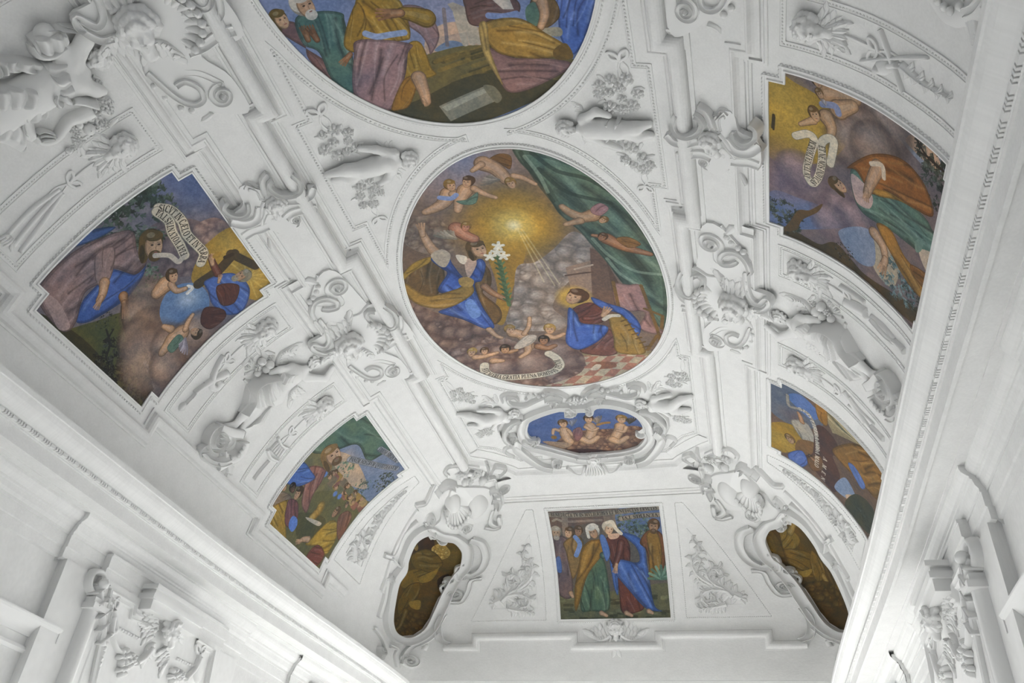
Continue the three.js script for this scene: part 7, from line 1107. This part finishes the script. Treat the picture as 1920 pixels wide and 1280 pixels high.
{ // three putti
  const f = new Fresco(BOX.small, 600, '#48619a'); glows(f, [.437, -11.82, -.347, -11.866, .798, -11.946], .3, '#5c76ae', .7); f.billow([-.895, -12.774, -.576, -12.626, -.357, -12.434, -.046, -12.374, .249, -12.375, .543, -12.376, .865, -12.305, 1.042, -12.426, .965, -12.712, .653, -12.975, .051, -12.978, -.553, -12.925], 60, .16, '#a07c5c', '#7c5a48', '#4c3430'); f.fill([-.628, -12.889, -.13, -12.847, .457, -12.958, .864, -12.881, 1.023, -12.577, 1.016, -12.775, .646, -13.03, .042, -13.034], '#3c2526');
  child(f, [-.363, -12.258, -.358, -12.028], '#5c4020', [[[-.378, -12.337, -.374, -12.525, -.337, -12.65], .2, .16], [[-.476, -12.326, -.549, -12.284, -.593, -12.407], .08, .05], [[-.3, -12.345, -.264, -12.475], .08, .06]], '#c59a74'); child(f, [.086, -12.182, .115, -11.955], '#3f2c1a', [[[.091, -12.263, .109, -12.391, .015, -12.595], .2, .18], [[.009, -12.285, .109, -12.391, .216, -12.34], .08, .06], [[-.089, -12.615, .019, -12.686, .176, -12.582], .16, .1]], '#c59a74'); child(f, [.643, -12.234, .68, -11.975], '#8d6a30', [[[.61, -12.318, .572, -12.441, .464, -12.641], .2, .18], [[.702, -12.354, .645, -12.479, .533, -12.437], .08, .06], [[.421, -12.666, .529, -12.735, .681, -12.633], .16, .1]], '#c59a74');
  f.wingp(...pr2([-.218, -12.227, -.105, -12.044]), '#8f94a8', -1).wingp(...pr2([.236, -12.216, .33, -11.998]), '#a08f80', -1).wingp(...pr2([.777, -12.242, .918, -12.04]), '#5c5240', -1).cloth([-.222, -12.354, -.088, -12.274, -.062, -12.465, -.173, -12.637, -.241, -12.569], '#8a5c5c', { n: 5 }); f.glow(...pp([-.592, -12.502]), .06, '#8a6020', 1, .7); f.line([.231, -12.247, .334, -12.211, .432, -12.206], '#a8783c', .06); f.fill([-.817, -12.599, -.576, -12.626, -.308, -12.713, -.53, -12.81], '#a8886c');
  PICS.small = f.done();
}
{ // gold pair
  const f = new Fresco(BOX.gold, 500, '#5a4213', true), o = { n: 9 }; f.fill([-.717, 4.041, -.72, 3.707, -.511, 3.51, -.279, 3.639, -.441, 3.981], '#3a2414'); glows(f, [.099, 3.557, .175, 3.653], .35, '#6a5416', .9); f.billow([-.309, 3.661, -.171, 3.49, -.005, 3.553, 0, 3.698, -.176, 3.79], 14, .09, '#e0bf6a', '#b08c38', '#7c5e20');
  f.cloth([-.589, 4.055, -.412, 3.775, -.153, 3.702, .003, 3.841, -.115, 4.041, -.398, 4.163], '#6d5418', o).cloth([-.525, 4.326, -.337, 4.118, -.115, 4.041, -.02, 3.922, -.118, 4.253, -.286, 4.496, -.499, 4.58], '#7c5f1c', o).cloth([-.372, 4.489, -.196, 4.3, -.133, 4.534, -.226, 4.792, -.265, 5.05, -.425, 4.861], '#6b5117', o).fill([-.234, 4.221, -.078, 3.985, -.031, 3.891, -.044, 4.146, -.169, 4.283], '#8f7022').fill([-.232, 4.695, -.089, 4.578, -.056, 4.73, -.173, 4.759], '#9a7826'); f.fill([.023, 4.119, .119, 3.986, .159, 4.224, .097, 4.305], '#2c1c0c'); f.billow([-.385, 5.229, -.205, 4.845, .026, 4.731, .111, 4.841, .039, 5.093, -.139, 5.269], 16, .12, '#70551c', '#574014', '#3c2a0e'); faceP(f, [-.536, 3.906, -.693, 3.838], '#8a6a28', '#4a3412'); f.limb([-.232, 4.862, -.237, 5.131, -.297, 5.267], .1, .05, '#6b5018');
  PICS.gl = f.done();
  const h = new Fresco(BOX.gold, 500, '#503a12', true); h.fill([.021, 3.001, -.217, 3.044, -.288, 3.217, .092, 3.443, .236, 3.998, .286, 3.598], '#24100c'); glows(h, [-.422, 3.658, -.248, 3.917, -.111, 4.261], .35, '#6a4f17', .9); h.wingp(...pr2([.132, 3.831, .033, 3.253]), '#8a6a22', -1);
  h.cloth([-.144, 3.434, -.319, 3.607, -.325, 3.781, -.088, 3.803, .054, 3.762, -.018, 3.563], '#8c6c22', { n: 6 }).cloth([.038, 3.735, -.222, 3.93, -.369, 4.266, -.211, 4.388, .054, 4.268, .175, 4.2, .117, 3.965], '#7d5e1c', { n: 9 }).cloth([-.351, 4.032, -.369, 4.266, -.242, 4.411, -.057, 4.38, -.146, 4.098], '#866420', { n: 5 }).fill([.138, 4.148, -.097, 4.191, .005, 4.259, .117, 4.232], '#a5822c'); h.limb([-.256, 3.59, -.458, 3.62, -.668, 3.657], .12, .07, '#9a7a34').limb([-.211, 4.388, -.204, 4.531, -.221, 4.66], .1, .06, '#9a7a34').line([-.627, 4.063, -.409, 4.297, -.283, 4.617], '#6b4f20', .06); h.billow([.129, 4.364, -.128, 4.422, -.504, 4.81, -.386, 4.951, -.019, 4.801, .107, 4.608], 18, .14, '#7c5e20', '#5c4416', '#3c2a0e'); faceP(h, [-.171, 3.436, -.292, 3.295], '#a5823e', '#6b4c18', { turn: 1 });
  PICS.gr = h.done();
}

const pm = (k, c) => PICS[k] ?? flatMat(c);
fresco('oval_fresco', 'oval fresco of kneeling figures on a hill with a fallen column', 'C', ell(...OV1), BOX.top, pm('top', 0x7a6a58), { polar: true, dir: -1 });
fresco('oval_fresco', 'oval annunciation fresco with a blue robed angel and a golden glow', 'C', ell(...OV2), BOX.mid, pm('mid', 0x7a6a58), { polar: true, dir: -1 });
fresco('flank_fresco', 'fresco of a bending robed man beside a blue globe and clouds', 'N', sgn(PICU, -1), BOX.ul, pm('ul', 0x5a5a58), { dir: -1 });
fresco('flank_fresco', 'fresco of a woman in a green dress and orange cloak under golden clouds', 'N', PICU, BOX.ur, pm('ur', 0x6a5a48));
fresco('flank_fresco', 'fresco of a man in blue and red sharing bread with a crowd', 'N', sgn(PICD, -1), BOX.ll, pm('ll', 0x5a5a58), { dir: -1 });
fresco('flank_fresco', 'fresco of golden robed figures beneath a striped awning', 'N', PICD, BOX.lr, pm('lr', 0x6a5a48));
fresco('meeting_fresco', 'upright fresco of two women embracing, one in a blue cloak, on the end cove', 'E', PICE, BOX.end, pm('end', 0x5a5a68), { dir: -1 });
fresco('small_oval_fresco', 'small lobed fresco of three putti on a cloud', 'C', OVS.map((p) => p), BOX.small, pm('small', 0x5a5a68), { frame: false });
fresco('corner_fresco', 'golden brown fresco of a figure with a pale cloud in the corner cartouche', 'Kl', GOLD, BOX.gold, pm('gl', 0x5a4a18), { frame: false });
fresco('corner_fresco', 'golden brown fresco of a winged angel with a staff in the corner cartouche', 'Kr', GOLD, BOX.gold, pm('gr', 0x5a4a18), { frame: false });

renderer.render(scene, camera);
